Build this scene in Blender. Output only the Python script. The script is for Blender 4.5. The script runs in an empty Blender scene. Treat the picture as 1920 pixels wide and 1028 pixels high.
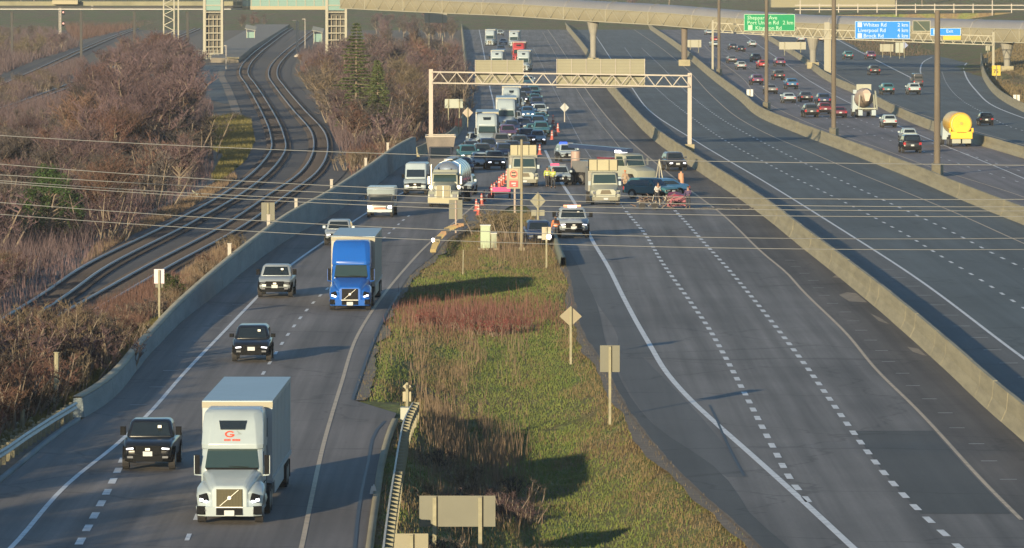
import bpy, math, random
import numpy as np
from mathutils import Vector, Matrix, Euler

R = math.radians
rnd = random.Random(7)
SC = bpy.context.scene
COL = SC.collection

# ---------------------------------------------------------------- camera
FPX, CAMH, YH = 14000.0, 19.5, -66.0        # focal length in photo pixels, camera height, horizon row
PITCH = math.atan((514 - YH) / FPX)
cam_d = bpy.data.cameras.new('camera')
cam = bpy.data.objects.new('camera', cam_d)
COL.objects.link(cam)
cam.location = (0, 0, CAMH)
cam.rotation_euler = (R(90) - PITCH, 0, 0)
cam_d.sensor_width = 36
cam_d.lens = FPX / 1920 * 36
cam_d.clip_start = 1.0
cam_d.clip_end = 20000
SC.camera = cam

# ---------------------------------------------------------------- light
SUN_EL, SUN_AZ = 8.0, 18.5                  # shadows run 18.5 degrees to the right of the view
SUN_STR, SKY_STR, EXPO = 4.9, 0.112, 1.0
HAZE = 0.00006
w = bpy.data.worlds.new('World')
SC.world = w
w.use_nodes = True
nt = w.node_tree
bg = nt.nodes['Background']
sky = nt.nodes.new('ShaderNodeTexSky')
sky.sky_type = 'NISHITA'
sky.sun_disc = False
sky.sun_elevation = R(SUN_EL)
sky.sun_rotation = R(180 + SUN_AZ)
sky.air_density = 1.0
sky.dust_density = 0.3
sky.ozone_density = 3.0
nt.links.new(sky.outputs[0], bg.inputs[0])
bg.inputs[1].default_value = SKY_STR
sun_d = bpy.data.lights.new('sun', 'SUN')
sun_d.energy = SUN_STR
sun_d.angle = R(0.5)
sun_d.color = (1.0, 0.80, 0.50)
sun = bpy.data.objects.new('sun', sun_d)
COL.objects.link(sun)
sd = Vector((math.sin(R(SUN_AZ)) * math.cos(R(SUN_EL)), math.cos(R(SUN_AZ)) * math.cos(R(SUN_EL)), -math.sin(R(SUN_EL))))
sun.rotation_euler = sd.to_track_quat('-Z', 'Y').to_euler()
sun.location = (-60, 100, 60)
SC.view_settings.view_transform = 'Standard'
SC.view_settings.look = 'None'
SC.view_settings.exposure = EXPO
SC.view_settings.gamma = 1.0
SC.view_settings.use_curve_mapping = False
SC.cycles.max_bounces = 5
SC.cycles.diffuse_bounces = 2
SC.cycles.glossy_bounces = 2
SC.cycles.transmission_bounces = 2
SC.cycles.transparent_max_bounces = 6
SC.cycles.volume_bounces = 0
SC.cycles.use_denoising = True

# ---------------------------------------------------------------- measuring helpers
CP, SP = math.cos(PITCH), math.sin(PITCH)
def ray(px, py):
    a, b = (px - 960), (514 - py)
    return Vector((a, CP * FPX + SP * b, -SP * FPX + CP * b))
def G(px, py, z=0.0):                       # where a photo point lies on the level z
    r = ray(px, py)
    t = (z - CAMH) / r.z
    return Vector((r.x * t, r.y * t, z))
def at(px, py, Y):                          # where a photo point lies at distance Y
    r = ray(px, py)
    t = Y / r.y
    return Vector((r.x * t, Y, CAMH + r.z * t))

class Curve:                                # px x as a smooth function of px y
    def __init__(self, pts):
        pts = sorted(pts, key=lambda p: p[1])
        self.y = np.array([p[1] for p in pts], float)
        self.x = np.array([p[0] for p in pts], float)
        d = np.diff(self.x) / np.diff(self.y)
        m = np.zeros(len(self.x))
        m[0], m[-1] = d[0], d[-1]
        for i in range(1, len(d)):
            h0, h1 = self.y[i] - self.y[i-1], self.y[i+1] - self.y[i]
            m[i] = (d[i-1] * h1 + d[i] * h0) / (h0 + h1)
        self.m = m
    def __call__(self, y):
        y0 = min(max(y, self.y[0]), self.y[-1])
        i = min(int(np.searchsorted(self.y, y0, 'right')) - 1, len(self.y) - 2)
        i = max(i, 0)
        h = self.y[i+1] - self.y[i]
        t = (y0 - self.y[i]) / h
        v = ((1 + 2*t) * (1-t)**2 * self.x[i] + t * (1-t)**2 * h * self.m[i]
             + t*t*(3-2*t) * self.x[i+1] + t*t*(t-1) * h * self.m[i+1])
        if y < self.y[0]: v += (y - self.y[0]) * self.m[0]
        if y > self.y[-1]: v += (y - self.y[-1]) * self.m[-1]
        return float(v)
    def G(self, y, z=0.0): return G(self(y), y, z)
    def heading(self, y):
        a, b = self.G(y + 4), self.G(y - 4)
        return math.atan2(b.x - a.x, b.y - a.y)     # angle from +Y towards +X

# ---------------------------------------------------------------- materials
MATS = {}
def mat(name, col, rough=0.7, metal=0.0, var=0.0, vscale=1.0, bump=0.0, emit=None, estr=0.0, spec=0.5, rand=0.0,
        col2=None, stretch=None, coat=0.0, detail=5.0, contrast=(0.35, 0.65), trans=0.0, world=False):
    if name in MATS: return MATS[name]
    m = bpy.data.materials.new(name); m.use_nodes = True
    n = m.node_tree.nodes; l = m.node_tree.links
    p = n['Principled BSDF']
    p.inputs['Base Color'].default_value = (*col, 1)
    p.inputs['Roughness'].default_value = rough
    p.inputs['Metallic'].default_value = metal
    p.inputs['Specular IOR Level'].default_value = spec
    if coat: p.inputs['Coat Weight'].default_value = coat
    if emit:
        p.inputs['Emission Color'].default_value = (*emit, 1)
        p.inputs['Emission Strength'].default_value = estr
    tc = n.new('ShaderNodeTexCoord'); mp = n.new('ShaderNodeMapping')
    if world:
        g = n.new('ShaderNodeNewGeometry'); l.new(g.outputs['Position'], mp.inputs[0])
    else:
        l.new(tc.outputs['Object'], mp.inputs[0])
    if stretch: mp.inputs['Scale'].default_value = stretch
    last = None
    if var > 0 or col2:
        ns = n.new('ShaderNodeTexNoise'); ns.inputs['Scale'].default_value = vscale
        ns.inputs['Detail'].default_value = detail
        ns.inputs['Roughness'].default_value = 0.65
        l.new(mp.outputs[0], ns.inputs['Vector'])
        cr = n.new('ShaderNodeValToRGB')
        cr.color_ramp.elements[0].position, cr.color_ramp.elements[1].position = contrast
        c2 = col2 if col2 else tuple(min(1, c * (1 + var)) for c in col)
        c1 = col if col2 else tuple(c * (1 - var) for c in col)
        cr.color_ramp.elements[0].color = (*c1, 1)
        cr.color_ramp.elements[1].color = (*c2, 1)
        l.new(ns.outputs['Fac'], cr.inputs[0])
        last = cr.outputs[0]
    if rand > 0:
        oi = n.new('ShaderNodeObjectInfo'); hs = n.new('ShaderNodeHueSaturation')
        mr = n.new('ShaderNodeMapRange')
        mr.inputs['To Min'].default_value = 1 - rand; mr.inputs['To Max'].default_value = 1 + rand
        l.new(oi.outputs['Random'], mr.inputs['Value'])
        l.new(mr.outputs[0], hs.inputs['Value'])
        mh = n.new('ShaderNodeMapRange')
        mh.inputs['To Min'].default_value = 0.5 + rand * 0.05; mh.inputs['To Max'].default_value = 0.5 - rand * 0.06
        mu = n.new('ShaderNodeMath'); mu.operation = 'FRACT'
        m2 = n.new('ShaderNodeMath'); m2.operation = 'MULTIPLY'; m2.inputs[1].default_value = 7.31
        l.new(oi.outputs['Random'], m2.inputs[0]); l.new(m2.outputs[0], mu.inputs[0]); l.new(mu.outputs[0], mh.inputs['Value'])
        l.new(mh.outputs[0], hs.inputs['Hue'])
        if last: l.new(last, hs.inputs['Color'])
        else: hs.inputs['Color'].default_value = (*col, 1)
        last = hs.outputs[0]
    if last: l.new(last, p.inputs['Base Color'])
    if bump > 0:
        nb = n.new('ShaderNodeTexNoise'); nb.inputs['Scale'].default_value = vscale * 6
        nb.inputs['Detail'].default_value = 4
        l.new(mp.outputs[0], nb.inputs['Vector'])
        b = n.new('ShaderNodeBump'); b.inputs['Strength'].default_value = bump; b.inputs['Distance'].default_value = 0.05
        l.new(nb.outputs['Fac'], b.inputs['Height']); l.new(b.outputs[0], p.inputs['Normal'])
    if trans > 0:                            # thin leaves and twigs let a little light through
        tr = n.new('ShaderNodeBsdfTranslucent'); mx = n.new('ShaderNodeMixShader'); mx.inputs[0].default_value = trans
        if last: l.new(last, tr.inputs[0])
        else: tr.inputs[0].default_value = (*col, 1)
        l.new(p.outputs[0], mx.inputs[1]); l.new(tr.outputs[0], mx.inputs[2])
        l.new(mx.outputs[0], n['Material Output'].inputs[0])
    MATS[name] = m
    return m

def asphalt(name, base, tint=(1, 1, 1), streak=0.25, blot=0.2):
    """Asphalt: grain, wheel tracks stretched along the road, blotches of wear."""
    m = bpy.data.materials.new(name); m.use_nodes = True
    n = m.node_tree.nodes; l = m.node_tree.links; p = n['Principled BSDF']
    p.inputs['Roughness'].default_value = 0.85
    p.inputs['Specular IOR Level'].default_value = 0.3
    g = n.new('ShaderNodeNewGeometry')
    def noise(scale, st, det=4, rough=0.6):
        mp = n.new('ShaderNodeMapping'); mp.inputs['Scale'].default_value = st
        l.new(g.outputs['Position'], mp.inputs[0])
        t = n.new('ShaderNodeTexNoise'); t.inputs['Scale'].default_value = scale; t.inputs['Detail'].default_value = det
        t.inputs['Roughness'].default_value = rough
        l.new(mp.outputs[0], t.inputs['Vector']); return t.outputs['Fac']
    def rng(v, a, b, lo=0.3, hi=0.7):
        r = n.new('ShaderNodeMapRange'); r.inputs['From Min'].default_value = lo; r.inputs['From Max'].default_value = hi
        r.inputs['To Min'].default_value = a; r.inputs['To Max'].default_value = b
        l.new(v, r.inputs['Value']); return r.outputs[0]
    def mul(a, b):
        k = n.new('ShaderNodeMath'); k.operation = 'MULTIPLY'; l.new(a, k.inputs[0]); l.new(b, k.inputs[1]); return k.outputs[0]
    v = mul(rng(noise(0.9, (1.2, 0.012, 1), 3), 1 - streak, 1 + streak), rng(noise(0.06, (1.6, 0.5, 1), 5), 1 - blot, 1 + blot))
    v = mul(v, rng(noise(6.0, (1, 0.4, 1), 6, 0.8), 0.90, 1.10))
    # tar-sealed cracks that wander across and along the lanes
    vo = n.new('ShaderNodeTexVoronoi'); vo.feature = 'DISTANCE_TO_EDGE'; vo.inputs['Scale'].default_value = 0.085
    mp = n.new('ShaderNodeMapping'); mp.inputs['Scale'].default_value = (0.9, 0.55, 1)
    nz = n.new('ShaderNodeTexNoise'); nz.inputs['Scale'].default_value = 0.25; nz.inputs['Detail'].default_value = 4
    ad = n.new('ShaderNodeVectorMath'); ad.operation = 'MULTIPLY_ADD'; ad.inputs[1].default_value = (5, 5, 0)
    l.new(g.outputs['Position'], nz.inputs['Vector']); l.new(nz.outputs['Color'], ad.inputs[0]); l.new(g.outputs['Position'], ad.inputs[2])
    l.new(ad.outputs[0], mp.inputs[0]); l.new(mp.outputs[0], vo.inputs['Vector'])
    v = mul(v, rng(vo.outputs['Distance'], 0.72, 1.0, 0.002, 0.012))
    mx = n.new('ShaderNodeMix'); mx.data_type = 'RGBA'; mx.blend_type = 'MULTIPLY'; mx.inputs[0].default_value = 1
    mx.inputs[6].default_value = (base * tint[0], base * tint[1], base * tint[2], 1)
    cc = n.new('ShaderNodeCombineColor')
    for i in range(3): l.new(v, cc.inputs[i])
    l.new(cc.outputs[0], mx.inputs[7]); l.new(mx.outputs[2], p.inputs['Base Color'])
    b = n.new('ShaderNodeBump'); b.inputs['Strength'].default_value = 0.35; b.inputs['Distance'].default_value = 0.02
    l.new(noise(14.0, (1, 1, 1), 4), b.inputs['Height']); l.new(b.outputs[0], p.inputs['Normal'])
    return m

# ---------------------------------------------------------------- mesh builder
class MB:
    def __init__(s): s.v = []; s.f = []
    def add(s, vs, fs):
        o = len(s.v); s.v += [tuple(v) for v in vs]; s.f += [tuple(i + o for i in f) for f in fs]; return s
    def box(s, c, d, rot=None, taper=(1, 1), sh=(0, 0)):
        x, y, z = d[0]/2, d[1]/2, d[2]/2
        vs = [(-x,-y,-z),(x,-y,-z),(x,y,-z),(-x,y,-z),
              (-x*taper[0]+sh[0],-y*taper[1]+sh[1],z),(x*taper[0]+sh[0],-y*taper[1]+sh[1],z),(x*taper[0]+sh[0],y*taper[1]+sh[1],z),(-x*taper[0]+sh[0],y*taper[1]+sh[1],z)]
        if rot is not None:
            M = rot if isinstance(rot, Matrix) else Euler(rot).to_matrix()
            vs = [M @ Vector(v) for v in vs]
        vs = [(v[0]+c[0], v[1]+c[1], v[2]+c[2]) for v in vs]
        return s.add(vs, [(0,3,2,1),(4,5,6,7),(0,1,5,4),(1,2,6,5),(2,3,7,6),(3,0,4,7)])
    def bar(s, a, b, w, h=None):            # square bar between two points
        a, b = Vector(a), Vector(b); h = h or w
        d = b - a; L = d.length
        if L < 1e-6: return s
        q = d.to_track_quat('Y', 'Z').to_matrix()
        return s.box((a + b) / 2, (w, L, h), q)
    def cyl(s, a, b, r, r2=None, n=10, caps=True):
        a, b = Vector(a), Vector(b); r2 = r if r2 is None else r2
        q = (b - a).to_track_quat('Z', 'Y').to_matrix()
        vs = []
        for p, rr in ((a, r), (b, r2)):
            for i in range(n):
                t = 2 * math.pi * i / n
                vs.append(p + q @ Vector((rr * math.cos(t), rr * math.sin(t), 0)))
        fs = [(i, (i+1) % n, n + (i+1) % n, n + i) for i in range(n)]
        if caps: fs += [tuple(range(n-1, -1, -1)), tuple(range(n, 2*n))]
        return s.add(vs, fs)
    def tube(s, pts, r, n=6, radii=None):
        pts = [Vector(p) for p in pts]; vs = []; fs = []
        for k, p in enumerate(pts):
            d = (pts[min(k+1, len(pts)-1)] - pts[max(k-1, 0)])
            q = d.to_track_quat('Z', 'Y').to_matrix(); rr = radii[k] if radii else r
            for i in range(n):
                t = 2 * math.pi * i / n
                vs.append(p + q @ Vector((rr * math.cos(t), rr * math.sin(t), 0)))
        for k in range(len(pts) - 1):
            for i in range(n):
                fs.append((k*n+i, k*n+(i+1) % n, (k+1)*n+(i+1) % n, (k+1)*n+i))
        fs += [tuple(range(n-1, -1, -1)), tuple(range((len(pts)-1)*n, len(pts)*n))]
        return s.add(vs, fs)
    def loft(s, loops, caps=True, closed=True):
        n = len(loops[0]); vs = [p for L in loops for p in L]; fs = []
        for k in range(len(loops) - 1):
            for i in range(n if closed else n - 1):
                fs.append((k*n+i, k*n+(i+1) % n, (k+1)*n+(i+1) % n, (k+1)*n+i))
        if caps: fs += [tuple(range(n-1, -1, -1)), tuple(range((len(loops)-1)*n, len(loops)*n))]
        return s.add(vs, fs)
    def prism(s, poly, x0, x1, bev=0.0, inset=0.0):   # side profile (y, z) extruded in x, with chamfered flanks
        poly = [Vector(p) for p in poly]
        if bev <= 0:
            return s.loft([[(x0, p.x, p.y) for p in poly], [(x1, p.x, p.y) for p in poly]])
        c = sum(poly, Vector((0, 0))) / len(poly)
        ins = []
        for i, p in enumerate(poly):
            a, b = poly[i-1], poly[(i+1) % len(poly)]
            d = (b - a); nrm = Vector((-d.y, d.x)).normalized()
            if (p + nrm * 0.01 - c).length > (p - c).length: nrm = -nrm
            ins.append(p + nrm * (inset or bev))
        return s.loft([[(x0, p.x, p.y) for p in ins], [(x0 + bev, p.x, p.y) for p in poly],
                       [(x1 - bev, p.x, p.y) for p in poly], [(x1, p.x, p.y) for p in ins]])
    def quad(s, a, b, c, d): return s.add([a, b, c, d], [(0, 1, 2, 3)])
    def mesh(s, name):
        me = bpy.data.meshes.new(name); me.from_pydata([tuple(v) for v in s.v], [], s.f); me.update(); return me
    def build(s, name, m, parent=None, smooth=False, loc=None, rot=None, bevel=0):
        me = s.mesh(name); me.materials.append(m)
        if smooth:
            for p in me.polygons: p.use_smooth = True
            try: me.set_sharp_from_angle(angle=R(38))
            except Exception: pass
        o = bpy.data.objects.new(name, me); COL.objects.link(o)
        if bevel:
            bv = o.modifiers.new('bevel', 'BEVEL'); bv.width = bevel; bv.segments = 2; bv.limit_method = 'ANGLE'; bv.angle_limit = R(25); bv.harden_normals = False
        if parent: o.parent = parent
        if loc is not None: o.location = loc
        if rot is not None: o.rotation_euler = rot
        return o

def np_mesh(name, verts, faces, m, parent=None):
    """Fast mesh out of numpy arrays; faces all triangles or all quads."""
    me = bpy.data.meshes.new(name)
    verts = np.asarray(verts, np.float32); faces = np.asarray(faces, np.int32)
    k = faces.shape[1]
    me.vertices.add(len(verts)); me.vertices.foreach_set('co', verts.ravel())
    me.loops.add(faces.size); me.loops.foreach_set('vertex_index', faces.ravel())
    me.polygons.add(len(faces)); me.polygons.foreach_set('loop_start', np.arange(0, faces.size, k, dtype=np.int32))
    me.update(calc_edges=True)
    me.materials.append(m)
    o = bpy.data.objects.new(name, me); COL.objects.link(o)
    if parent: o.parent = parent
    return o

def empty(name, label, cat, loc=(0, 0, 0), rz=0.0, group=None, scale=1.0):
    o = bpy.data.objects.new(name, None); COL.objects.link(o)
    o.location = loc; o.rotation_euler = (0, 0, rz); o.scale = (scale,) * 3
    o.empty_display_size = 0.3
    return tag(o, label, cat, group)
def tag(o, label=None, cat=None, group=None, kind=None):
    if label: o['label'] = label
    if cat: o['category'] = cat
    if group: o['group'] = group
    if kind: o['kind'] = kind
    return o
KIDS = {}
def kids(o):
    k = o.name
    if k not in KIDS: KIDS[k] = list(o.children)
    return KIDS[k]
def copy_tree(o, parent=None):
    c = o.copy(); COL.objects.link(c); c.parent = parent
    for ch in kids(o): copy_tree(ch, c)
    return c
def text_mesh(txt, size, name, m, parent, loc, rot=(R(90), 0, 0), align='LEFT', ext=0.01):
    cu = bpy.data.curves.new(name, 'FONT'); cu.body = txt; cu.size = size; cu.extrude = ext; cu.align_x = align
    cu.resolution_u = 2; cu.offset = size * 0.012
    t = bpy.data.objects.new('tmp', cu); COL.objects.link(t)
    dg = bpy.context.evaluated_depsgraph_get()
    me = bpy.data.meshes.new_from_object(t.evaluated_get(dg))
    bpy.data.objects.remove(t)
    me.materials.clear(); me.materials.append(m); me.name = name
    o = bpy.data.objects.new(name, me); COL.objects.link(o); o.parent = parent
    o.location = loc; o.rotation_euler = rot
    return o
# ================================================================ setting
A_MAIN = asphalt('asphalt_grey', 0.146, (1.03, 0.985, 0.93), 0.32, 0.26)
A_LEFT = asphalt('asphalt_worn', 0.142, (1.06, 0.96, 0.88), 0.32, 0.26)
A_TEAL = asphalt('asphalt_newer', 0.105, (0.78, 0.96, 1.0), 0.18)
A_PURP = asphalt('asphalt_old', 0.15, (1.05, 0.97, 0.98), 0.25)
A_DARK = asphalt('asphalt_patch', 0.075, (0.95, 1.0, 0.98), 0.12)
A_SHLD = asphalt('asphalt_shoulder', 0.085, (1.08, 0.98, 0.88), 0.35, 0.35)
A_MID = asphalt('asphalt_mid', 0.105, (1.0, 1.02, 1.0), 0.15)
M_WHITE = mat('road_paint_white', (0.30, 0.31, 0.31), 0.7, col2=(0.66, 0.67, 0.66), vscale=1.6, world=True, contrast=(0.28, 0.5), detail=9)
M_YELL = mat('road_paint_yellow', (0.28, 0.23, 0.16), 0.7, col2=(0.52, 0.41, 0.27), vscale=1.2, world=True, contrast=(0.28, 0.52), detail=9)
M_CONC = mat('concrete_tan', (0.165, 0.150, 0.098), 0.9, col2=(0.275, 0.25, 0.165), vscale=1.1, bump=0.3, world=True, stretch=(0.5, 0.12, 2.2), contrast=(0.25, 0.6), detail=8)
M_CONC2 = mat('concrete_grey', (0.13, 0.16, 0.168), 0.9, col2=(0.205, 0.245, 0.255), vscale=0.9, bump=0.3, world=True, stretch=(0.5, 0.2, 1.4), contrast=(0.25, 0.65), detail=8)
M_GALV = mat('galvanised_steel', (0.28, 0.29, 0.28), 0.5, metal=0.2, var=0.2, vscale=1.5)
M_STEELW = mat('pale_painted_steel', (0.29, 0.27, 0.24), 0.6, metal=0.0, var=0.1, vscale=0.7)
M_BLACK = mat('black_rubber', (0.018, 0.018, 0.02), 0.85)
M_POLE = mat('weathered_pole', (0.105, 0.088, 0.068), 0.9, var=0.2, vscale=0.6, stretch=(1, 1, 0.2))
M_SIGNBACK = mat('aluminium_sign_back', (0.098, 0.100, 0.076), 0.6, metal=0.0, var=0.06, vscale=0.8)
M_RUST = mat('rail_steel', (0.21, 0.19, 0.18), 0.5, metal=0.0, var=0.15, vscale=0.4)
M_BALLAST = mat('rail_ballast', (0.045, 0.040, 0.040), 0.95, var=0.3, vscale=0.5, bump=0.6, world=True)
M_SLEEP = mat('railway_tie_wood', (0.05, 0.042, 0.04), 0.9)

C_LWB = Curve([(-420,1250),(-165,1028),(0,905),(155,785),(182,769),(285,661),(342,603),(400,557),(478,493),(556,440),(614,408),(700,352),(765,305),(805,285),(850,262),(868,240),(876,200),(878,160),(875,112),(868,51),(864,20),(858,-20)])
C_LE = Curve([(660,1250),(686,1028),(700,930),(712,860),(733,795),(745,772)])
C_LE2 = Curve([(662,750),(678,700),(700,640),(735,570),(780,505),(815,478),(838,448),(870,430),(905,416),(935,400),(958,386)])
C_RE = Curve([(1640,1250),(1430,1028),(1400,1000),(1260,870),(1180,770),(1130,680),(1092,620),(1078,570),(1062,500),(1045,470),(1030,440),(1010,410),(985,386)])
C_B1 = Curve([(2300,1170),(1925,832),(1860,775),(1765,686),(1657,589),(1567,514),(1505,465),(1435,408),(1385,372),(1310,322),(1220,258),(1172,207),(1137,165),(1093,95),(1058,50),(1034,20),(1012,-10)])
C_B2 = Curve([(2700,735),(2200,535),(1925,424),(1815,380),(1722,340),(1575,281),(1494,250),(1424,220),(1385,187),(1337,150),(1300,118),(1282,102),(1207,47),(1172,20),(1135,-10)])
C_B3 = Curve([(2500,465),(2100,350),(1915,296),(1865,281),(1752,247),(1672,213),(1615,182),(1557,155),(1502,115),(1440,75),(1390,45),(1330,10),(1300,-10)])
C_B4 = Curve([(2300,330),(2000,243),(1925,213),(1877,187),(1847,154),(1838,128),(1836,106)])

def rows(y0, y1, step=0.03):
    """photo rows whose ground distances grow evenly"""
    out = [y0]; y = y0
    while y < y1:
        y = y + max(1.2, (y - YH) * step); out.append(min(y, y1))
    return out
def strip(name, xl, xr, y0, y1, z, m, nx=3, par=None, step=0.03):
    vs, fs = [], []
    ys = rows(y0, y1, step)
    for y in ys:
        a, b = G(xl(y), y, 0), G(xr(y), y, 0)
        for i in range(nx + 1):
            p = a.lerp(b, i / nx); vs.append((p.x, p.y, z))
    n = nx + 1
    for r in range(len(ys) - 1):
        for i in range(nx): fs.append((r*n+i, r*n+i+1, (r+1)*n+i+1, (r+1)*n+i)[::-1])
    o = np_mesh(name, vs, fs, m, par)
    if not par: tag(o, kind='structure')
    return o
def off(c, m):                              # a curve shifted sideways by m metres
    return lambda y: c(y) + m * (y - YH) / CAMH
const = lambda v: (lambda y: v)

# ---- ground with the ditch in the grass median
def ditch(x, Y):
    if Y < 150 or Y > 520: return 0.0
    py = YH + FPX * CAMH / Y
    xl, xr = (C_LE(py) if py > 772 else C_LE2(max(py, 386)) if py < 750 else 745), C_RE(max(py, 386))
    xl = (xl - 960) * Y / FPX + 1.2; xr = (xr - 960) * Y / FPX - 0.3
    if xr <= xl or x <= xl or x >= xr: return 0.0
    t = (x - xl) / (xr - xl)
    k = min(1, max(0, (430 - Y) / 110.0)); k = k*k*(3-2*k)
    return -1.5 * k * min(1.0, (math.sin(math.pi * t) ** 0.9) * 1.15) * (1.0 if t < 0.45 else 1 - 0.25 * (t - 0.45))
def bank(x, Y):
    z = 0.0
    if Y > 1000:
        e = 84 + (Y - 1300) * 0.02
        if x > e + 2: z += min(7.0, (x - e - 2) * 0.14)
    if Y > 2250: z += min(40, (Y - 2250) * 0.012)
    return z
def ground_z(x, Y):
    return ditch(x, Y) + bank(x, Y)
xs = sorted(set([-2500,-1500,-900,-600,-400,-300] + [-240 + 10*i for i in range(18)] + [-60 + 3*i for i in range(16)]
               + [round(-12 + 0.4*i, 2) for i in range(70)] + [17 + 4*i for i in range(12)] + [70 + 10*i for i in range(24)] + [400,600,900,1500,2500]))
ysg = [-50, 0, 80, 150, 190] + [200 + 2*i for i in range(125)] + [455 + 12*i for i in range(60)] + [1180 + 50*i for i in range(40)] + [3300, 3800, 4500, 5500, 7000, 9000]
gv = [(x, y, ground_z(x, y) - 0.09) for y in ysg for x in xs]
nx_ = len(xs)
gf = [(r*nx_+i, r*nx_+i+1, (r+1)*nx_+i+1, (r+1)*nx_+i) for r in range(len(ysg)-1) for i in range(nx_-1)]

def ground_material():
    m = bpy.data.materials.new('ground_grass_and_earth'); m.use_nodes = True
    n = m.node_tree.nodes; l = m.node_tree.links; p = n['Principled BSDF']
    p.inputs['Roughness'].default_value = 0.95; p.inputs['Specular IOR Level'].default_value = 0.1
    g = n.new('ShaderNodeNewGeometry')
    def ramp(scale, st, stops, det=6):
        mp = n.new('ShaderNodeMapping'); mp.inputs['Scale'].default_value = st; l.new(g.outputs['Position'], mp.inputs[0])
        t = n.new('ShaderNodeTexNoise'); t.inputs['Scale'].default_value = scale; t.inputs['Detail'].default_value = det
        t.inputs['Roughness'].default_value = 0.7; l.new(mp.outputs[0], t.inputs['Vector'])
        r = n.new('ShaderNodeValToRGB'); e = r.color_ramp.elements
        e[0].position, e[0].color = stops[0][0], (*stops[0][1], 1); e[1].position, e[1].color = stops[-1][0], (*stops[-1][1], 1)
        for s_ in stops[1:-1]:
            k = e.new(s_[0]); k.color = (*s_[1], 1)
        l.new(t.outputs['Fac'], r.inputs[0]); return r.outputs[0]
    a = ramp(0.16, (1, 0.35, 1), [(0.32, (0.12, 0.088, 0.055)), (0.44, (0.17, 0.135, 0.075)), (0.54, (0.14, 0.15, 0.055)), (0.66, (0.11, 0.155, 0.045))])
    b = ramp(1.6, (1, 0.3, 1), [(0.3, (0.55, 0.5, 0.5)), (0.7, (1.35, 1.35, 1.3))])
    mx = n.new('ShaderNodeMix'); mx.data_type = 'RGBA'; mx.blend_type = 'MULTIPLY'; mx.inputs[0].default_value = 1
    l.new(a, mx.inputs[6]); l.new(b, mx.inputs[7]); l.new(mx.outputs[2], p.inputs['Base Color'])
    bn = n.new('ShaderNodeTexNoise'); bn.inputs['Scale'].default_value = 2.5; bn.inputs['Detail'].default_value = 6
    l.new(g.outputs['Position'], bn.inputs['Vector'])
    bm_ = n.new('ShaderNodeBump'); bm_.inputs['Strength'].default_value = 0.9; bm_.inputs['Distance'].default_value = 0.25
    l.new(bn.outputs['Fac'], bm_.inputs['Height']); l.new(bm_.outputs[0], p.inputs['Normal'])
    return m
M_GROUND = ground_material()
ground = np_mesh('ground', gv, gf, M_GROUND)
tag(ground, kind='structure')
for p_ in ground.data.polygons: p_.use_smooth = True

# ---- road sheets
def left_edge(y): return C_LE(y) if y >= 772 else (662 + (745 - 662) * max(0, (y - 750)) / 22 if y >= 750 else C_LE2(y))
strip('road', C_LWB, left_edge, 386, 1250, 0.0, A_LEFT)
strip('road', C_RE, off(C_B1, 0.3), 386, 1250, 0.0, A_MAIN)
strip('road', C_LWB, off(C_B1, 0.3), -20, 386, 0.0, A_MAIN, 6)
strip('road', off(C_B1, 0.3), off(C_B2, 0.2), -20, 1150, 0.0, A_TEAL, 4)
strip('road', off(C_B2, 0.2), off(C_B3, 0.2), -20, 460, 0.0, A_PURP, 4)
strip('road', off(C_B3, 0.2), C_B4, 106, 330, 0.0, A_TEAL, 4)
C_R4 = Curve([(1700,108),(1655,104),(1600,84),(1570,72),(1530,50),(1480,20),(1440,-10)])
strip('road', off(C_B3, 0.2), C_R4, -10, 106.5, 0.005, A_TEAL, 3)
mb = MB(); pts = [(1660,113),(1690,107),(1745,103),(1800,93),(1880,80),(1960,66),(1960,92),(1890,98),(1850,104),(1842,113)]
mb.add([G(x, y, 0.011) for x, y in pts], [tuple(range(len(pts)))[::-1]])
tag(mb.build('road', A_TEAL), kind='structure')

# ---- patches, shoulders, kerb, cracks
C_W1 = Curve([(1850,1250),(1600,1028),(1500,935),(1400,845),(1340,792),(1290,745),(1247,695),(1219,648),(1194,605),(1170,560),(1140,500),(1110,450),(1080,385),(1050,338),(1022,282)])
C_Y1 = Curve([(2250,1290),(1920,980),(1850,910),(1740,790),(1720,769),(1640,690),(1590,629),(1500,540),(1477,514),(1435,479),(1350,399),(1290,354),(1237,312),(1172,256),(1100,170),(1062,107),(1017,42),(985,0)])
strip('road_shoulder', C_RE, Curve([(1640,1200),(1480,1028),(1400,955),(1380,920),(1345,880),(1230,800),(1145,670),(1115,560),(1090,510),(1068,470)]), 470, 1200, 0.006, A_DARK, 2)
strip('road_shoulder', Curve([(1100,700),(1145,670),(1115,560),(1090,510),(1068,470)]) , off(C_W1, -0.1), 470, 670, 0.005, A_MID, 2)
strip('road_shoulder', Curve([(1370,900),(1230,800),(1145,670)]) , Curve([(1400,890),(1330,800),(1270,735),(1205,670)]), 670, 895, 0.005, A_MID, 2)
strip('road_shoulder', off(C_Y1, 0.12), off(C_B1, 0.02), 150, 1200, 0.006, A_SHLD, 2)
mb = MB(); pts = [(1606,808),(1752,808),(1905,964),(1737,964)]
ys_ = np.linspace(808, 964, 9)
strip('road_patch', Curve([(1600,808),(1662,893),(1727,964)]), off(C_Y1, -0.15), 808, 964, 0.006, A_DARK, 1)
strip('road_patch', off(C_W1, 0.6), off(C_W1, 3.2), 232, 262, 0.006, A_MID, 1)
strip('road_shoulder', off(C_B1, 0.5), off(Curve([(1915,669),(1707,514),(1572,427),(1440,345),(1300,262),(1217,207),(1185,165)]), -0.1), 165, 1000, 0.006, A_MID, 1)

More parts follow.
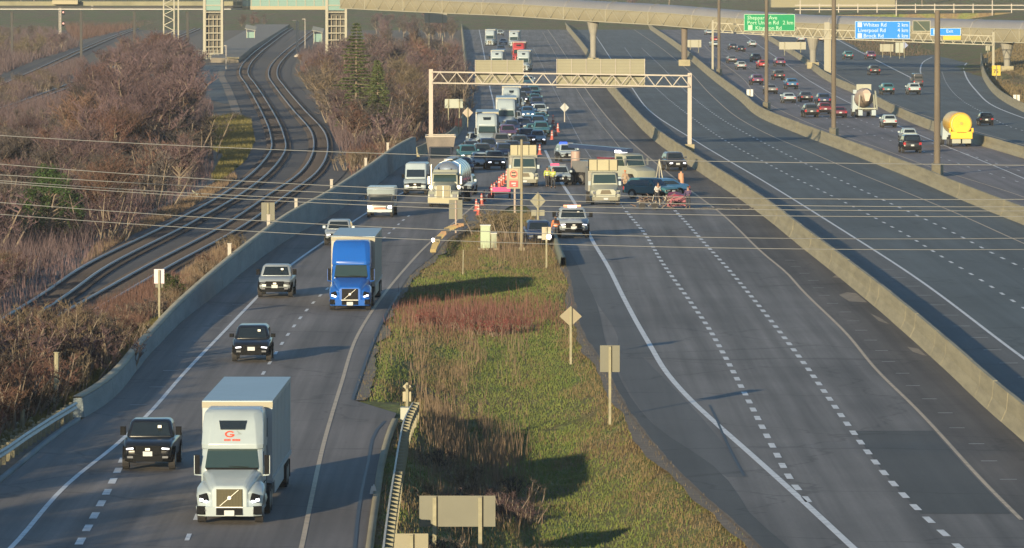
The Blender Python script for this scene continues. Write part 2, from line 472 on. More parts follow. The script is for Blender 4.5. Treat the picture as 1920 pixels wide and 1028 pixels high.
def line(c, y0, y1, wd, m, name='lane_line', z=0.012, step=0.02, par=None):
    return strip(name, off(c, -wd/2), off(c, wd/2), y0, y1, z, m, 1, par, step)
def dashes(c, y0, y1, L, gap, wd, m, name='lane_dashes', z=0.012):
    """painted dashes of length L metres from the near row y1 to the far row y0"""
    vs, fs = [], []
    Yn, Yf = G(0, y1).y, G(0, y0).y; Y = Yn
    row = lambda D: YH + FPX * CAMH / D * 1.0
    while Y + L < Yf:
        q = []
        for D in (Y, Y + L):
            y = 514 - FPX * math.tan(PITCH - math.atan2(CAMH, D)) * -1 if False else 514 + FPX * math.tan(math.atan2(CAMH, D) - PITCH)
            p = c.G(y); q += [(p.x - wd/2, p.y, z), (p.x + wd/2, p.y, z)]
        o = len(vs); vs += q; fs.append((o, o+1, o+3, o+2)); Y += L + gap
    o = np_mesh(name, vs, fs, m); tag(o, kind='structure'); return o

C_WL = Curve([(-150,1180),(20,1028),(130,905),(225,828),(275,780),(350,695),(420,622),(470,570),(537,504),(602,457),(682,403),(790,342),(860,300),(905,265),(924,235),(927,207),(918,161),(909,110),(897,50),(885,0)])
line(C_WL, 0, 1180, 0.19, M_WHITE)
C_LA = Curve([(260,1250),(351,1012),(430,830),(500,690),(595,560),(660,500),(725,442),(760,410),(795,385),(860,345),(905,310),(935,270)])
dashes(C_LA, 400, 1200, 3.0, 6.3, 0.16, M_WHITE)
dashes(Curve([(20,1250),(145,1026),(224,876),(238,845)]), 845, 1200, 3.0, 2.9, 0.28, M_WHITE)
C_LR = Curve([(500,1250),(565,1028),(583,940),(605,840),(640,720),(670,630),(700,580),(757,507),(802,459),(852,417),(893,383),(940,345)])
line(C_LR, 350, 1200, 0.17, M_YELL)
line(C_W1, 282, 1200, 0.27, M_WHITE)
line(C_Y1, 0, 975, 0.16, M_YELL)
C_R1 = Curve([(1540,985),(1515,940),(1490,910),(1450,840),(1400,745),(1360,670),(1325,610),(1290,560),(1240,490),(1210,440),(1173,395),(1130,330),(1090,268),(1050,190),(1010,110),(985,60)])
C_R2 = Curve([(1870,1090),(1780,1010),(1720,955),(1660,890),(1610,825),(1560,755),(1510,685),(1460,620),(1420,570),(1370,510),(1320,455),(1275,405),(1220,350),(1155,268),(1120,225),(1070,150),(1040,100),(1000,30)])
dashes(C_R1, 392, 942, 2.9, 3.2, 0.26, M_WHITE)
dashes(C_R2, 392, 1060, 2.9, 3.2, 0.26, M_WHITE)
dashes(C_R1, 90, 392, 2.0, 3.2, 0.10, M_WHITE)
line(C_R2, 60, 300, 0.08, M_YELL)
C_G0 = Curve([(2300,940),(1915,669),(1707,514),(1572,427),(1440,345),(1300,262),(1217,207),(1185,165),(1145,110),(1120,72),(1090,30)])
line(C_G0, 30, 900, 0.19, M_WHITE)
C_G1 = Curve([(2300,800),(1920,578),(1837,524),(1765,481),(1705,444),(1600,388),(1530,353),(1482,330),(1450,313),(1370,270),(1290,215),(1230,165),(1190,115),(1150,60)])
C_G2 = Curve([(2200,640),(1920,504),(1847,468),(1802,444),(1740,414),(1670,382),(1595,347),(1522,313),(1440,272),(1360,228),(1290,175),(1240,125),(1170,60)])
C_G3 = Curve([(2200,570),(1920,457),(1802,404),(1682,354),(1600,321),(1522,287),(1440,252),(1390,225),(1335,180),(1290,132),(1242,92),(1175,45),(1140,10)])
dashes(C_G1, 90, 700, 3.0, 6.4, 0.20, M_WHITE)
dashes(C_G2, 90, 600, 3.0, 6.4, 0.20, M_WHITE)
line(C_G3, 20, 560, 0.14, M_YELL)
C_P0 = Curve([(2100,450),(1920,370),(1740,312),(1640,275),(1560,248),(1480,215),(1425,185),(1395,150),(1345,110),(1320,85)])
line(C_P0, 85, 440, 0.12, M_YELL)
for dx, n_ in ((3.7, 0), (7.4, 1)):
    cc = Curve([(C_P0(y) + dx * (y - YH) / CAMH, y) for y in (440, 370, 312, 275, 248, 215, 185, 150, 110, 85)])
    dashes(cc, 90, 430, 3.0, 9.0, 0.14, M_WHITE)
line(Curve([(2100,420),(1920,335),(1700,243),(1554,173),(1500,140),(1484,128),(1430,90),(1380,55)]), 55, 400, 0.16, M_WHITE)
C_F0 = Curve([(2200,340),(1920,272),(1780,232),(1700,205),(1640,178),(1570,140),(1530,112)])
line(C_F0, 112, 330, 0.12, M_YELL)
dashes(Curve([(1990,262),(1900,240),(1850,215),(1802,187),(1775,157),(1766,135)]), 135, 262, 3.0, 6.0, 0.16, M_WHITE)
line(Curve([(1710,147),(1647,115),(1580,80),(1545,60)]), 62, 147, 0.30, M_WHITE)
line(Curve([(1990,245),(1915,220),(1865,200),(1830,170),(1810,140),(1808,124),(1818,113)]), 113, 245, 0.24, M_WHITE)
line(Curve([(1727,142),(1726,128),(1733,115),(1748,107)]), 107, 142, 0.24, M_WHITE)
# rumble strips / joint ticks painted across the shoulders
def ticks(c, ds, y0, y1, gap, wd, m):
    vs, fs = [], []
    Y, Yf = G(0, y1).y, G(0, y0).y
    while Y < Yf:
        y = 514 + FPX * math.tan(math.atan2(CAMH, Y) - PITCH); p = c.G(y); o = len(vs)
        j = rnd.uniform(-0.15, 0.15)
        vs += [(p.x + ds[0] + j, p.y, 0.013), (p.x + ds[1] + j, p.y, 0.013), (p.x + ds[1] + j, p.y + wd, 0.013), (p.x + ds[0] + j, p.y + wd, 0.013)]
        fs.append((o, o+1, o+2, o+3)); Y += gap
    tag(np_mesh('painted_ticks', vs, fs, m), kind='structure')
M_TICK = mat('faded_road_paint', (0.30, 0.30, 0.29), 0.7, var=0.3, vscale=1, world=True)
ticks(C_Y1, (0.75, 1.4), 480, 900, 10.5, 0.30, M_TICK)
ticks(C_G0, (-1.4, -0.5), 500, 800, 12.5, 0.35, M_TICK)
ticks(C_WL, (-1.1, -0.35), 560, 760, 14.0, 0.28, M_TICK)

M_PP = mat('pale_worn_concrete', (0.22, 0.19, 0.15), 0.9, var=0.3, vscale=1.5, world=True)
for pts in ([(1573,553),(1588,548),(1605,550),(1626,567),(1592,565)], [(1632,588),(1650,596),(1668,608),(1648,602)], [(1700,650),(1722,654),(1738,668),(1712,660)], [(1560,520),(1572,514),(1580,522)]):
    mb = MB(); mb.add([G(x, y, 0.013) for x, y in pts], [tuple(range(len(pts)))[::-1]]); tag(mb.build('pale_patch', M_PP), kind='structure')
# kerb along the merge edge and the dark seam in the asphalt
def ribbon3(name, c, y0, y1, offs, m, par=None, kind='structure', step=0.02, zf=None):
    """extrude a cross-section (list of (dx, z)) along a curve"""
    ys = rows(y0, y1, step); n = len(offs); vs, fs = [], []
    for y in ys:
        p = c.G(y); z0 = zf(p.x, p.y) if zf else 0
        vs += [(p.x + a, p.y, z0 + b) for a, b in offs]
    for r in range(len(ys) - 1):
        for i in range(n): fs.append((r*n+i, r*n+(i+1) % n, (r+1)*n+(i+1) % n, (r+1)*n+i))
    o = np_mesh(name, vs, fs, m, par)
    if kind: tag(o, kind=kind)
    return o
ribbon3('kerb', C_LE, 790, 1250, [(0, 0.0), (0, 0.12), (0.25, 0.12), (0.25, -0.2)], M_CONC)
M_TAR = mat('tar_seam', (0.015, 0.016, 0.02), 0.6)
line(Curve([(640,1250),(665,1028),(672,960),(690,870),(712,800),(722,790)]), 790, 1250, 0.13, M_TAR, 'asphalt_seam', 0.014)
line(Curve([(660,752),(678,700),(700,640),(735,570),(752,545)]), 545, 750, 0.16, M_TAR, 'asphalt_seam', 0.014)
line(off_ := Curve([(1395,893),(1362,830),(1345,790),(1330,760)]), 760, 893, 0.10, M_TAR, 'asphalt_seam', 0.014)

# ---- concrete barriers, cast in sections
JERSEY = [(-0.05, 0.0), (0.02, 0.10), (0.20, 0.42), (0.26, 1.0), (0.44, 1.0), (0.50, 0.42), (0.66, 0.10), (0.70, 0.0)]
def barrier(label, c, y0, y1, h, m, sect=9.0, group=None, profile=JERSEY, cat='barrier', lims=None, base=None):
    b = empty('concrete_barrier', label, cat, c.G(y1), group=group)
    Y, Yf = c.G(y1).y, c.G(y0).y; k = 0
    while Y < Yf:
        L = sect if Y < 900 else sect * 3
        vs, fs = [], []; n = len(profile)
        dz = rnd.uniform(-0.012, 0.012); dxx = rnd.uniform(-0.01, 0.01)
        for j in range(4):
            D = min(Y + 0.025 + (L - 0.05) * j / 3, Yf + 1)
            y = 514 + FPX * math.tan(math.atan2(CAMH, D) - PITCH); p = c.G(y)
            hh = h(y) if callable(h) else h
            vs += [(p.x + a + dxx - b.location.x, D - b.location.y, z * (hh + dz)) for a, z in profile]
        for r in range(3):
            for i in range(n): fs.append((r*n+i, r*n+(i+1) % n, (r+1)*n+(i+1) % n, (r+1)*n+i))
        mbx = MB(); mbx.add(vs, fs + [tuple(range(n)), tuple(range(3*n, 4*n))[::-1]])
        mbx.build('barrier_section', m, b); Y += L
    return b
G_B = 'concrete barriers between the carriageways'
b1 = barrier('long tan concrete barrier on the near side of the closed empty lanes', C_B1, 0, 900, 1.25, M_CONC, group=G_B)
b2 = barrier('tan concrete barrier with the tall bare poles standing along it', C_B2, 5, 560, 1.22, M_CONC, group=G_B)
b3 = barrier('concrete barrier behind the yellow tank truck and the mixer truck', C_B3, 15, 380, 1.1, M_CONC, group=G_B)
b4 = barrier('curved low concrete barrier at the foot of the grass bank at the far right', C_B4, 108, 260, 1.0, M_CONC, group=G_B)
WALLP = [(0.0, 0.0), (-0.10, 0.97), (-0.16, 1.0), (-0.46, 1.0), (-0.5, 0.97), (-0.5, 0.0)]
hts = Curve([(0.85, 800), (0.95, 600), (1.22, 557), (1.38, 493), (1.66, 440), (1.75, 408), (1.95, 352), (2.1, 300)])
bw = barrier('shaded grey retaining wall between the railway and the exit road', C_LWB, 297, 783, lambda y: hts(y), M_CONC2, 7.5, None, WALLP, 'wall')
M_COPE = mat('sunlit_tone_coping', (0.30, 0.28, 0.2), 0.8, var=0.15, vscale=0.5, world=True)  # sunlit look of the wall top put into the coping's paler colour
cp_ = ribbon3('coping', C_LWB, 297, 783, [(-0.52, 0.0), (-0.52, 0.05), (-0.12, 0.05), (-0.12, 0.0)], M_COPE, None, None)
_o = cp_.data
ys_ = rows(297, 783, 0.02)
co = np.zeros(len(_o.vertices) * 3, np.float32); _o.vertices.foreach_get('co', co); co = co.reshape(-1, 3)
for i, y in enumerate(ys_): co[i*4:(i+1)*4, 2] += hts(y) + 0.004
_o.vertices.foreach_set('co', co.ravel()); cp_.parent = bw; cp_.location = -bw.location
barrier('low tan concrete parapet at the left edge of the road behind the gantry leg', C_LWB, 20, 294, 0.95, M_CONC, 9.0, G_B, [(-a, z) for a, z in JERSEY][::-1])
# short posts behind the retaining wall
for i, (x, y0, y1) in enumerate([(570, 380, 393), (525, 417, 433), (638, 333, 346), (700, 292, 305), (743, 263, 274), (451, 460, 479)]):
    p = C_LWB.G({570: 431, 525: 462, 638: 394, 700: 352, 743: 321, 451: 515}[x])
    hh = hts({570: 431, 525: 462, 638: 394, 700: 352, 743: 321, 451: 515}[x])
    o = MB().box((0, 0, hh/2 + 0.3), (0.22, 0.22, hh + 0.6)).box((0, 0, hh + 0.63), (0.28, 0.28, 0.06)).build('wall_post', M_STEELW, loc=(p.x - 0.66, p.y, 0))
    tag(o, 'short pale post behind the shaded retaining wall, %s' % ['in line with the blue semi', 'just right of the blank sign', 'where the cube van passes', 'beside the inner track bend', 'highest along the wall', 'lowest along the wall at its kink'][i], 'post', 'posts along the retaining wall')
# barrier bulges round the pole feet
for x, y in ((1437, 222), (1563, 281), (1757, 352)):
    p = G(x, y)

# ---- steel guardrails
def guardrail(label, c, y0, y1, side, mpost, double=False):
    """W-beam on posts; side +1: beam on the +x side of the posts"""
    g = empty('guardrail', label, 'guardrail', c.G(y1), group='steel guardrails')
    base = g.location.copy()
    D0, D1 = c.G(y1).y, c.G(y0).y
    prof = [(0.03, 0.42), (0.10, 0.48), (0.03, 0.56), (0.03, 0.60), (0.10, 0.67), (0.03, 0.74)]
    prof2 = [(a - 0.012, z) for a, z in prof][::-1]
    pr = [(side * a, z) for a, z in prof + prof2]
    Y = D0; n = len(pr)
    def P(D):
        y = 514 + FPX * math.tan(math.atan2(CAMH, D) - PITCH); return c.G(y)
    while Y < D1 - 1:
        L = min(7.6, D1 - Y); vs = []; fs = []
        for j in range(5):
            p = P(Y + L * j / 4); vs += [(p.x + a - base.x, p.y - base.y, z + 0.01) for a, z in pr]
        for r in range(4):
            for i in range(n): fs.append((r*n+i, r*n+(i+1) % n, (r+1)*n+(i+1) % n, (r+1)*n+i))
        m_ = MB(); m_.add(vs, fs); m_.build('rail', M_GALV, g); Y += L
    Y = D0; me = None
    while Y < D1:
        p = P(Y)
        if me is None:
            m_ = MB().box((-side*0.16, 0, 0.17), (0.16, 0.16, 1.15)).box((-side*0.03, 0, 0.58), (0.12, 0.16, 0.34))
            o = m_.build('post', mpost, g); me = o.data
        else:
            o = bpy.data.objects.new('post', me); COL.objects.link(o); o.parent = g
        o.location = (p.x - base.x, p.y - base.y, 0); Y += 1.9
    return g
M_WPOST = mat('weathered_timber_post', (0.20, 0.19, 0.13), 0.85, var=0.2, vscale=2)
C_GRL = Curve([(-520,1250),(-190,1000),(-80,922),(0,880),(50,845),(100,812),(142,786)])
guardrail('blue-shaded steel guardrail at the left roadside joining the retaining wall', C_GRL, 786, 1200, 1, M_WPOST)
C_GRM = Curve([(706,1250),(727,1028),(735,968),(744,910),(752,860),(762,815),(776,786)])
gm = guardrail('steel guardrail on close timber posts along the grass median, curling away at its far end', C_GRM, 786, 1200, -1, M_WPOST)

# ---- railway
def world_pts(c, y0, y1, step):
    return [c.G(y) for y in rows(y0, y1, step)]
def offset_pts(pts, d):
    out = []
    for i, p in enumerate(pts):
        a, b = pts[max(i-1, 0)], pts[min(i+1, len(pts)-1)]
        t = (b - a).normalized(); out.append(Vector((p.x + t.y * d, p.y - t.x * d, p.z)))
    return out
T = {1: Curve([(-150,690),(0,620),(105,556),(165,513),(348,418),(450,358),(505,310),(522,282),(519,255),(497,205),(470,160),(457,140),(462,122),(476,106),(505,82),(552,50),(600,28)]),
     2: Curve([(-100,730),(60,640),(200,560),(290,508),(437,428),(520,370),(580,325),(601,284),(598,255),(557,205),(525,165),(512,145),(513,130),(533,104),(562,80),(602,50),(640,30)]),
     3: Curve([(-150,225),(0,165),(90,125),(165,90),(260,53),(375,22),(430,4)]),
     4: Curve([(-150,275),(-10,212),(60,188),(120,166),(200,130),(300,85),(380,50),(430,25)])}
def poly_strip(name, L, Rr, z, m, kind='structure', par=None):
    n = min(len(L), len(Rr)); vs = []; fs = []
    for i in range(n): vs += [(L[i].x, L[i].y, z), (Rr[i].x, Rr[i].y, z)]
    for i in range(n - 1): fs.append((2*i, 2*i+1, 2*i+3, 2*i+2))
    o = np_mesh(name, vs, fs, m, par)
    if kind: tag(o, kind=kind)
    return o
for k, c in T.items():
    y0, y1 = float(c.y[0]), float(c.y[-1])
    pts = world_pts(c, y0, y1, 0.012)
    t = empty('railway_track', {1: 'railway track curving past the platform, outer of the two beside the retaining wall', 2: 'railway track nearest the exit road, inner of the two that curve past the platform',
             3: 'straight railway track at the upper left, nearest the parked white cars', 4: 'straight railway track at the upper left running behind the big bare trees'}[k], 'railway track', pts[-1])
    for s in (-0.75, 0.75):
        q = offset_pts(pts, s); vs, fs = [], []
        w_ = 0.075 if k < 3 else 0.08
        a, b = offset_pts(pts, s - w_), offset_pts(pts, s + w_)
        for i in range(len(q)):
            for p_, z in ((a[i], 0.10), (a[i], 0.24), (b[i], 0.24), (b[i], 0.10)):
                vs.append((p_.x - t.location.x, p_.y - t.location.y, z))
        for r in range(len(q) - 1):
            for i in range(4): fs.append((r*4+i, r*4+(i+1) % 4, (r+1)*4+(i+1) % 4, (r+1)*4+i))
        np_mesh('rail', vs, fs, M_RUST, t)
    # ties, joined: far more than can be told apart
    vs, fs = [], []
    acc = 0.0
    for i in range(len(pts) - 1):
        d = pts[i] - pts[i+1]; L = d.length; u = d / L if L > 0 else d
        sp = 0.65 if k < 3 else 1.3
        while acc < L:
            p_ = pts[i+1] + u * acc; nrm = Vector((u.y, -u.x, 0)); o_ = len(vs)
            for aa, bb in ((-1.3, -0.12), (1.3, -0.12), (1.3, 0.12), (-1.3, 0.12)):
                v = p_ + nrm * aa + u * bb - t.location; vs.append((v.x, v.y, 0.115))
            for aa, bb in ((-1.3, -0.12), (1.3, -0.12), (1.3, 0.12), (-1.3, 0.12)):
                v = p_ + nrm * aa + u * bb - t.location; vs.append((v.x, v.y, -0.02))
            fs += [(o_, o_+1, o_+2, o_+3), (o_, o_+4, o_+5, o_+1), (o_+1, o_+5, o_+6, o_+2), (o_+3, o_+2, o_+6, o_+7)]
            acc += sp
        acc -= L
    tag(np_mesh('railway_ties', vs, fs, M_SLEEP, t), kind='stuff')
    poly_strip('ballast', offset_pts(pts, -3.3 if k != 1 else -3.6), offset_pts(pts, 3.3), -0.03 + 0.005 * k, M_BALLAST)
# pale service path edges beside the tracks
M_PATH = mat('dry_gravel_path', (0.20, 0.155, 0.11), 0.95, var=0.25, vscale=0.8, world=True)
pts1 = world_pts(T[1], 130, 520, 0.012)
poly_strip('path', offset_pts(pts1, 3.4), offset_pts(pts1, 4.6), 0.0, M_PATH)
# ================================================================ vehicles
def paint(name, c, rough=0.35, metal=0.0, coat=0.3, rand=0.0): return mat(name, c, rough, metal, spec=0.5, coat=coat*0.5, var=0.06, vscale=0.8, rand=rand)
P_ = {
 'white': paint('paint_white', (0.275, 0.335, 0.37), 0.35, 0, 0.2), 'silver': paint('paint_silver', (0.26, 0.30, 0.33), 0.4, 0.2, 0.2),
 'black': paint('paint_black', (0.008, 0.010, 0.014), 0.28, 0, 0.25), 'charcoal': paint('paint_charcoal', (0.045, 0.047, 0.055), 0.25),
 'navy': paint('paint_navy', (0.02, 0.035, 0.085)), 'blue': paint('paint_blue', (0.03, 0.10, 0.22)), 'teal': paint('paint_teal', (0.035, 0.12, 0.15)),
 'red': paint('paint_red', (0.30, 0.035, 0.04)), 'maroon': paint('paint_maroon', (0.11, 0.02, 0.035)), 'purple': paint('paint_dusk_purple', (0.09, 0.05, 0.11)),
 'grey': paint('paint_grey', (0.13, 0.135, 0.14)), 'cream': paint('paint_cream', (0.26, 0.275, 0.225), 0.5, 0, 0.1), 'royal': paint('paint_royal_blue', (0.010, 0.085, 0.36), 0.3),
 'yellow': paint('paint_yellow', (0.62, 0.36, 0.015), 0.4), 'tan': paint('paint_tan', (0.25, 0.2, 0.14)),
}
M_GLASS = mat('tinted_window_glass', (0.012, 0.018, 0.022), 0.06, spec=0.8, coat=0.5)
M_GLASSG = mat('greenish_windscreen_glass', (0.022, 0.040, 0.040), 0.08, spec=0.8, coat=0.5)
M_TRIM = mat('black_plastic_trim', (0.007, 0.008, 0.010), 0.8, spec=0.12)
M_CHROME = mat('bright_chrome', (0.42, 0.43, 0.42), 0.3, metal=0.8)
M_RIM = mat('alloy_rim', (0.30, 0.30, 0.29), 0.35, metal=0.6)
M_PLATE = mat('licence_plate_white', (0.33, 0.36, 0.38), 0.5)
M_LAMPON = mat('headlamp_lit', (0.7, 0.7, 0.75), 0.3, emit=(0.85, 0.88, 1.0), estr=1.6)
M_LAMPWARM = mat('headlamp_lit_warm', (0.7, 0.7, 0.7), 0.3, emit=(1.0, 0.93, 0.8), estr=1.3)
M_LAMP = mat('headlamp_clear', (0.11, 0.12, 0.14), 0.2)
M_TAIL = mat('tail_lamp_red', (0.28, 0.01, 0.015), 0.25)
M_BLUEL = mat('police_blue_light', (0.01, 0.03, 0.3), 0.3, emit=(0.03, 0.09, 1.0), estr=1.1)
M_REDL = mat('police_red_light', (0.15, 0.01, 0.02), 0.3, emit=(1.0, 0.10, 0.18), estr=0.9)
M_AMBER = mat('amber_beacon', (0.2, 0.07, 0.02), 0.3, emit=(1.0, 0.42, 0.2), estr=0.9)
M_WHITEL = mat('white_scene_lamp', (0.9, 0.9, 0.9), 0.3, emit=(1.0, 0.94, 0.92), estr=3.0)
M_TRUNDER = mat('truck_chassis_black', (0.02, 0.02, 0.02), 0.7)
M_TROOF = mat('trailer_roof_sky_tint', (0.26, 0.335, 0.37), 0.45, var=0.06, vscale=0.4)  # white roof with the blue sky reflection mixed into its colour
M_TSIDE = mat('trailer_side_white', (0.27, 0.31, 0.34), 0.5, var=0.06, vscale=0.5)
M_TSIDEB = mat('trailer_side_grey', (0.30, 0.28, 0.24), 0.5, var=0.08, vscale=0.5)
M_TRIMY = mat('trailer_front_trim', (0.20, 0.19, 0.14), 0.5)

def frustum(mb, levels, ch=0.12, rear_ch=0.0):
    """levels: (z, y_front, y_rear, half width) -> chamfered box tapering upward"""
    loops = []
    for L in levels:
        z, y0, y1, w = L[:4]; c = L[4] if len(L) > 4 else ch; rc = rear_ch
        lp = [(-w, y1 - rc, z), (-w, y0 + c, z), (-w + c, y0, z), (w - c, y0, z), (w, y0 + c, z), (w, y1 - rc, z)]
        if rc: lp += [(w - rc, y1, z), (-w + rc, y1, z)]
        loops.append(lp)
    return mb.loft(loops)
def panel(mb, a, b, c, d, t=0.015):
    """thin slab from four corners, pushed outward along its normal"""
    a, b, c, d = map(Vector, (a, b, c, d)); n = (b - a).cross(d - a).normalized() * t
    return mb.add([a, b, c, d, a + n, b + n, c + n, d + n], [(0,3,2,1),(4,5,6,7),(0,1,5,4),(1,2,6,5),(2,3,7,6),(3,0,4,7)])
WH = {}
def wheel(par, x, y, r, wd, sx, rim=M_RIM, dual=False):
    key = (round(r, 3), round(wd, 3), rim.name)
    if key not in WH:
        a = MB().cyl((-wd/2, 0, 0), (wd/2, 0, 0), r, n=18); 
        b = MB().cyl((-wd/2 - 0.012, 0, 0), (wd/2 + 0.012, 0, 0), r * 0.6, n=12)
        WH[key] = (a.mesh('wheel'), b.mesh('rim')); WH[key][0].materials.append(M_BLACK); WH[key][1].materials.append(rim)
    o = bpy.data.objects.new('wheel', WH[key][0]); COL.objects.link(o); o.parent = par
    o.location = (sx * x, y, r)
    q = bpy.data.objects.new('rim', WH[key][1]); COL.objects.link(q); q.parent = o
    return o

SPEC = {  # L, W, hood z, cowl y, belt z, roof z, roof y0, roof y1, rear base y, deck z, wheel r
 'sedan':  (4.75, 1.82, 0.78, 1.35, 0.98, 1.45, 2.15, 3.35, 4.15, 1.02, 0.33),
 'hatch':  (4.2, 1.78, 0.85, 1.1, 1.02, 1.55, 1.75, 3.55, 4.1, 1.05, 0.33),
 'suv':    (4.75, 1.92, 1.00, 1.25, 1.12, 1.72, 1.95, 4.15, 4.68, 1.12, 0.37),
 'bigsuv': (5.2, 2.02, 1.12, 1.45, 1.25, 1.90, 2.05, 4.75, 5.12, 1.25, 0.40),
 'pickup': (5.85, 2.03, 1.13, 1.55, 1.24, 1.86, 2.15, 3.55, 3.95, 1.32, 0.42),
 'minivan':(5.1, 1.98, 1.05, 0.95, 1.15, 1.75, 1.75, 4.55, 5.03, 1.15, 0.35),
 'van':    (6.2, 2.05, 1.20, 0.80, 1.40, 2.72, 1.55, 6.12, 6.18, 1.40, 0.38),
}
def car(kind, color, label, lights='on', detail=1, extra=None, cat=None, grp=None, scale=1.0, glass=None, plate=True):
    L, W, hz, cy, bz, rz_, ry0, ry1, yb, dz, wr = SPEC[kind]
    nm = {'pickup': 'pickup_truck', 'van': 'cargo_van', 'bigsuv': 'suv', 'hatch': 'hatchback'}.get(kind, kind)
    if extra == 'police': nm = 'police_suv'
    t = empty(nm, label, cat or {'pickup': 'pickup truck', 'van': 'van', 'suv': 'car', 'bigsuv': 'car'}.get(kind, 'car'), group=grp)
    P = P_[color]; w = W / 2; glass = glass or M_GLASS
    lo = 0.30 if kind in ('sedan', 'hatch') else 0.40
    nose = hz - 0.12
    prof = [(0.06, lo + 0.1), (0.0, lo + 0.22), (0.02, nose - 0.12), (0.14, nose), (0.45, hz), (cy, hz + 0.08), (cy + 0.3, bz - 0.02), (yb if kind != 'pickup' else yb, bz)]
    prof += [(yb + 0.12, dz), (L - 0.12, dz - 0.03), (L - 0.02, dz - 0.18), (L, lo + 0.3), (L - 0.06, lo + 0.05), (L - 0.5, lo), (0.5, lo)]
    body = MB(); body.prism(prof, -w, w, 0.14, 0.07)
    for i, v in enumerate(body.v):          # plan view: nose and tail drawn in, sills tucked under
        x, y, z = v; k = 1.0
        if y < 1.0: k -= (0.15 if kind != 'van' else 0.10) * ((1.0 - y) / 1.0) ** 2
        if y > L - 0.8: k -= (0.09 if kind != 'pickup' else 0.03) * ((y - L + 0.8) / 0.8) ** 2
        if z < 0.5: k -= 0.03
        body.v[i] = (x * k, y, z)
    body.build('body', P, t, smooth=True, bevel=0.07)
    # greenhouse
    wb, wt = w - 0.09, w - (0.27 if kind != 'van' else 0.17)
    cab = MB(); frustum(cab, [(bz - 0.04, cy + 0.06, yb + 0.02, wb, 0.10), (rz_ - 0.10, ry0 - 0.06, ry1 + 0.10, wt + 0.05, 0.14), (rz_, ry0 + 0.12, ry1 - 0.05, wt - 0.06, 0.12)], rear_ch=0.10)
    cab.build('cabin', P, t, smooth=True, bevel=0.05)
    z0, z1 = bz + 0.02, rz_ - 0.13
    f = lambda k: (cy + 0.06) + (ry0 - 0.06 - cy - 0.06) * k
    r_ = lambda k: (yb + 0.02) + (ry1 + 0.10 - yb - 0.02) * k
    ww = lambda k: wb + (wt + 0.05 - wb) * k
    k0, k1 = 0.08, 0.95
    zz = lambda k: (bz - 0.04) + (rz_ - 0.10 - bz + 0.04) * k
    if kind == 'van': k0, k1 = 0.12, 0.62
    ws = MB(); panel(ws, (-ww(k0) + 0.14, f(k0), zz(k0)), (ww(k0) - 0.14, f(k0), zz(k0)), (ww(k1) - 0.15, f(k1), zz(k1)), (-ww(k1) + 0.15, f(k1), zz(k1)))
    ws.build('windshield', glass, t)
    rw = MB(); kk0, kk1 = (0.22, 0.9) if kind != 'van' else (0.3, 0.62)
    panel(rw, (ww(kk0) - 0.16, r_(kk0), zz(kk0)), (-ww(kk0) + 0.16, r_(kk0), zz(kk0)), (-ww(kk1) + 0.17, r_(kk1), zz(kk1)), (ww(kk1) - 0.17, r_(kk1), zz(kk1)))
    rw.build('rear_window', glass, t)
    for s in (-1, 1):
        sw = MB(); e = 1.9 if kind == 'van' else None
        yr = (lambda k: cy + 1.9) if kind == 'van' else (lambda k: r_(k) - 0.28)
        q = [(s * ww(0.12), f(0.12) + 0.3, zz(0.12)), (s * ww(0.12), yr(0.12), zz(0.12)), (s * ww(k1 - 0.07), yr(k1 - 0.07), zz(k1 - 0.07)), (s * ww(k1 - 0.07), f(k1 - 0.07) + 0.26, zz(k1 - 0.07))]
        if s < 0: q = q[::-1]
        panel(sw, *q); sw.build('side_window', glass, t)
    # ends
    hl = {'on': M_LAMPON, 'warm': M_LAMPWARM}.get(lights, M_LAMP)
    hy = -0.012
    for s in (-1, 1):
        MB().box((s * (w - 0.36), hy + 0.095, nose - 0.16), (0.44, 0.26, 0.15), (0, s * 0.10, s * 0.42)).build('headlight_housing', M_TRIM, t)
        h = MB().box((s * (w - 0.37), hy + 0.055, nose - 0.155), (0.30, 0.22, 0.055) if detail == 2 else (0.30, 0.22, 0.09), (0, s * 0.10, s * 0.42))
        h.build('headlight', hl, t)
        q = MB().box((s * (w - 0.20), L - 0.06, dz - 0.26), (0.26, 0.12, 0.26 if kind not in ('sedan', 'hatch') else 0.17)); q.build('taillight', M_TAIL, t)
        m_ = MB(); frustum(m_, [(bz + 0.02, cy + 0.38, cy + 0.56, 0.11, 0.03), (bz + 0.20 + (0.15 if kind in ('pickup', 'van') else 0), cy + 0.38, cy + 0.54, 0.11, 0.03)])
        for i, v in enumerate(m_.v): m_.v[i] = (v[0] + s * (w + 0.06 + (0.10 if extra == 'amber' else 0)), v[1], v[2])
        m_.box((s * (w + 0.0), cy + 0.47, bz + 0.06), (0.12, 0.06, 0.05)); m_.build('mirror', P if detail < 2 else M_TRIM, t)
    gz = nose - 0.16
    g = MB().box((0, hy, gz - 0.05), (W * 0.50, 0.06, 0.20 if kind in ('sedan', 'hatch') else 0.32))
    if detail >= 2:
        for k in range(4): g.box((0, hy - 0.035, gz - 0.16 + k * 0.075), (W * 0.48, 0.02, 0.02))
    g.build('grille', M_TRIM, t)
    b = MB(); frustum(b, [(lo - 0.05, -0.03, 0.6, w - 0.12, 0.34), (lo + 0.20, -0.06, 0.6, w - 0.06, 0.34)]); b.build('front_bumper', M_TRIM if kind != 'sedan' else P, t)
    b = MB().box((0, L - 0.02, lo + 0.18), (W - 0.12, 0.16, 0.24)); b.build('rear_bumper', M_TRIM, t)
    if plate:
        MB().box((0, -0.075, lo + 0.26), (0.36, 0.03, 0.18)).build('licence_plate', M_PLATE, t)
        MB().box((0, L + 0.065, lo + 0.42), (0.34, 0.03, 0.17)).build('licence_plate', M_PLATE, t)
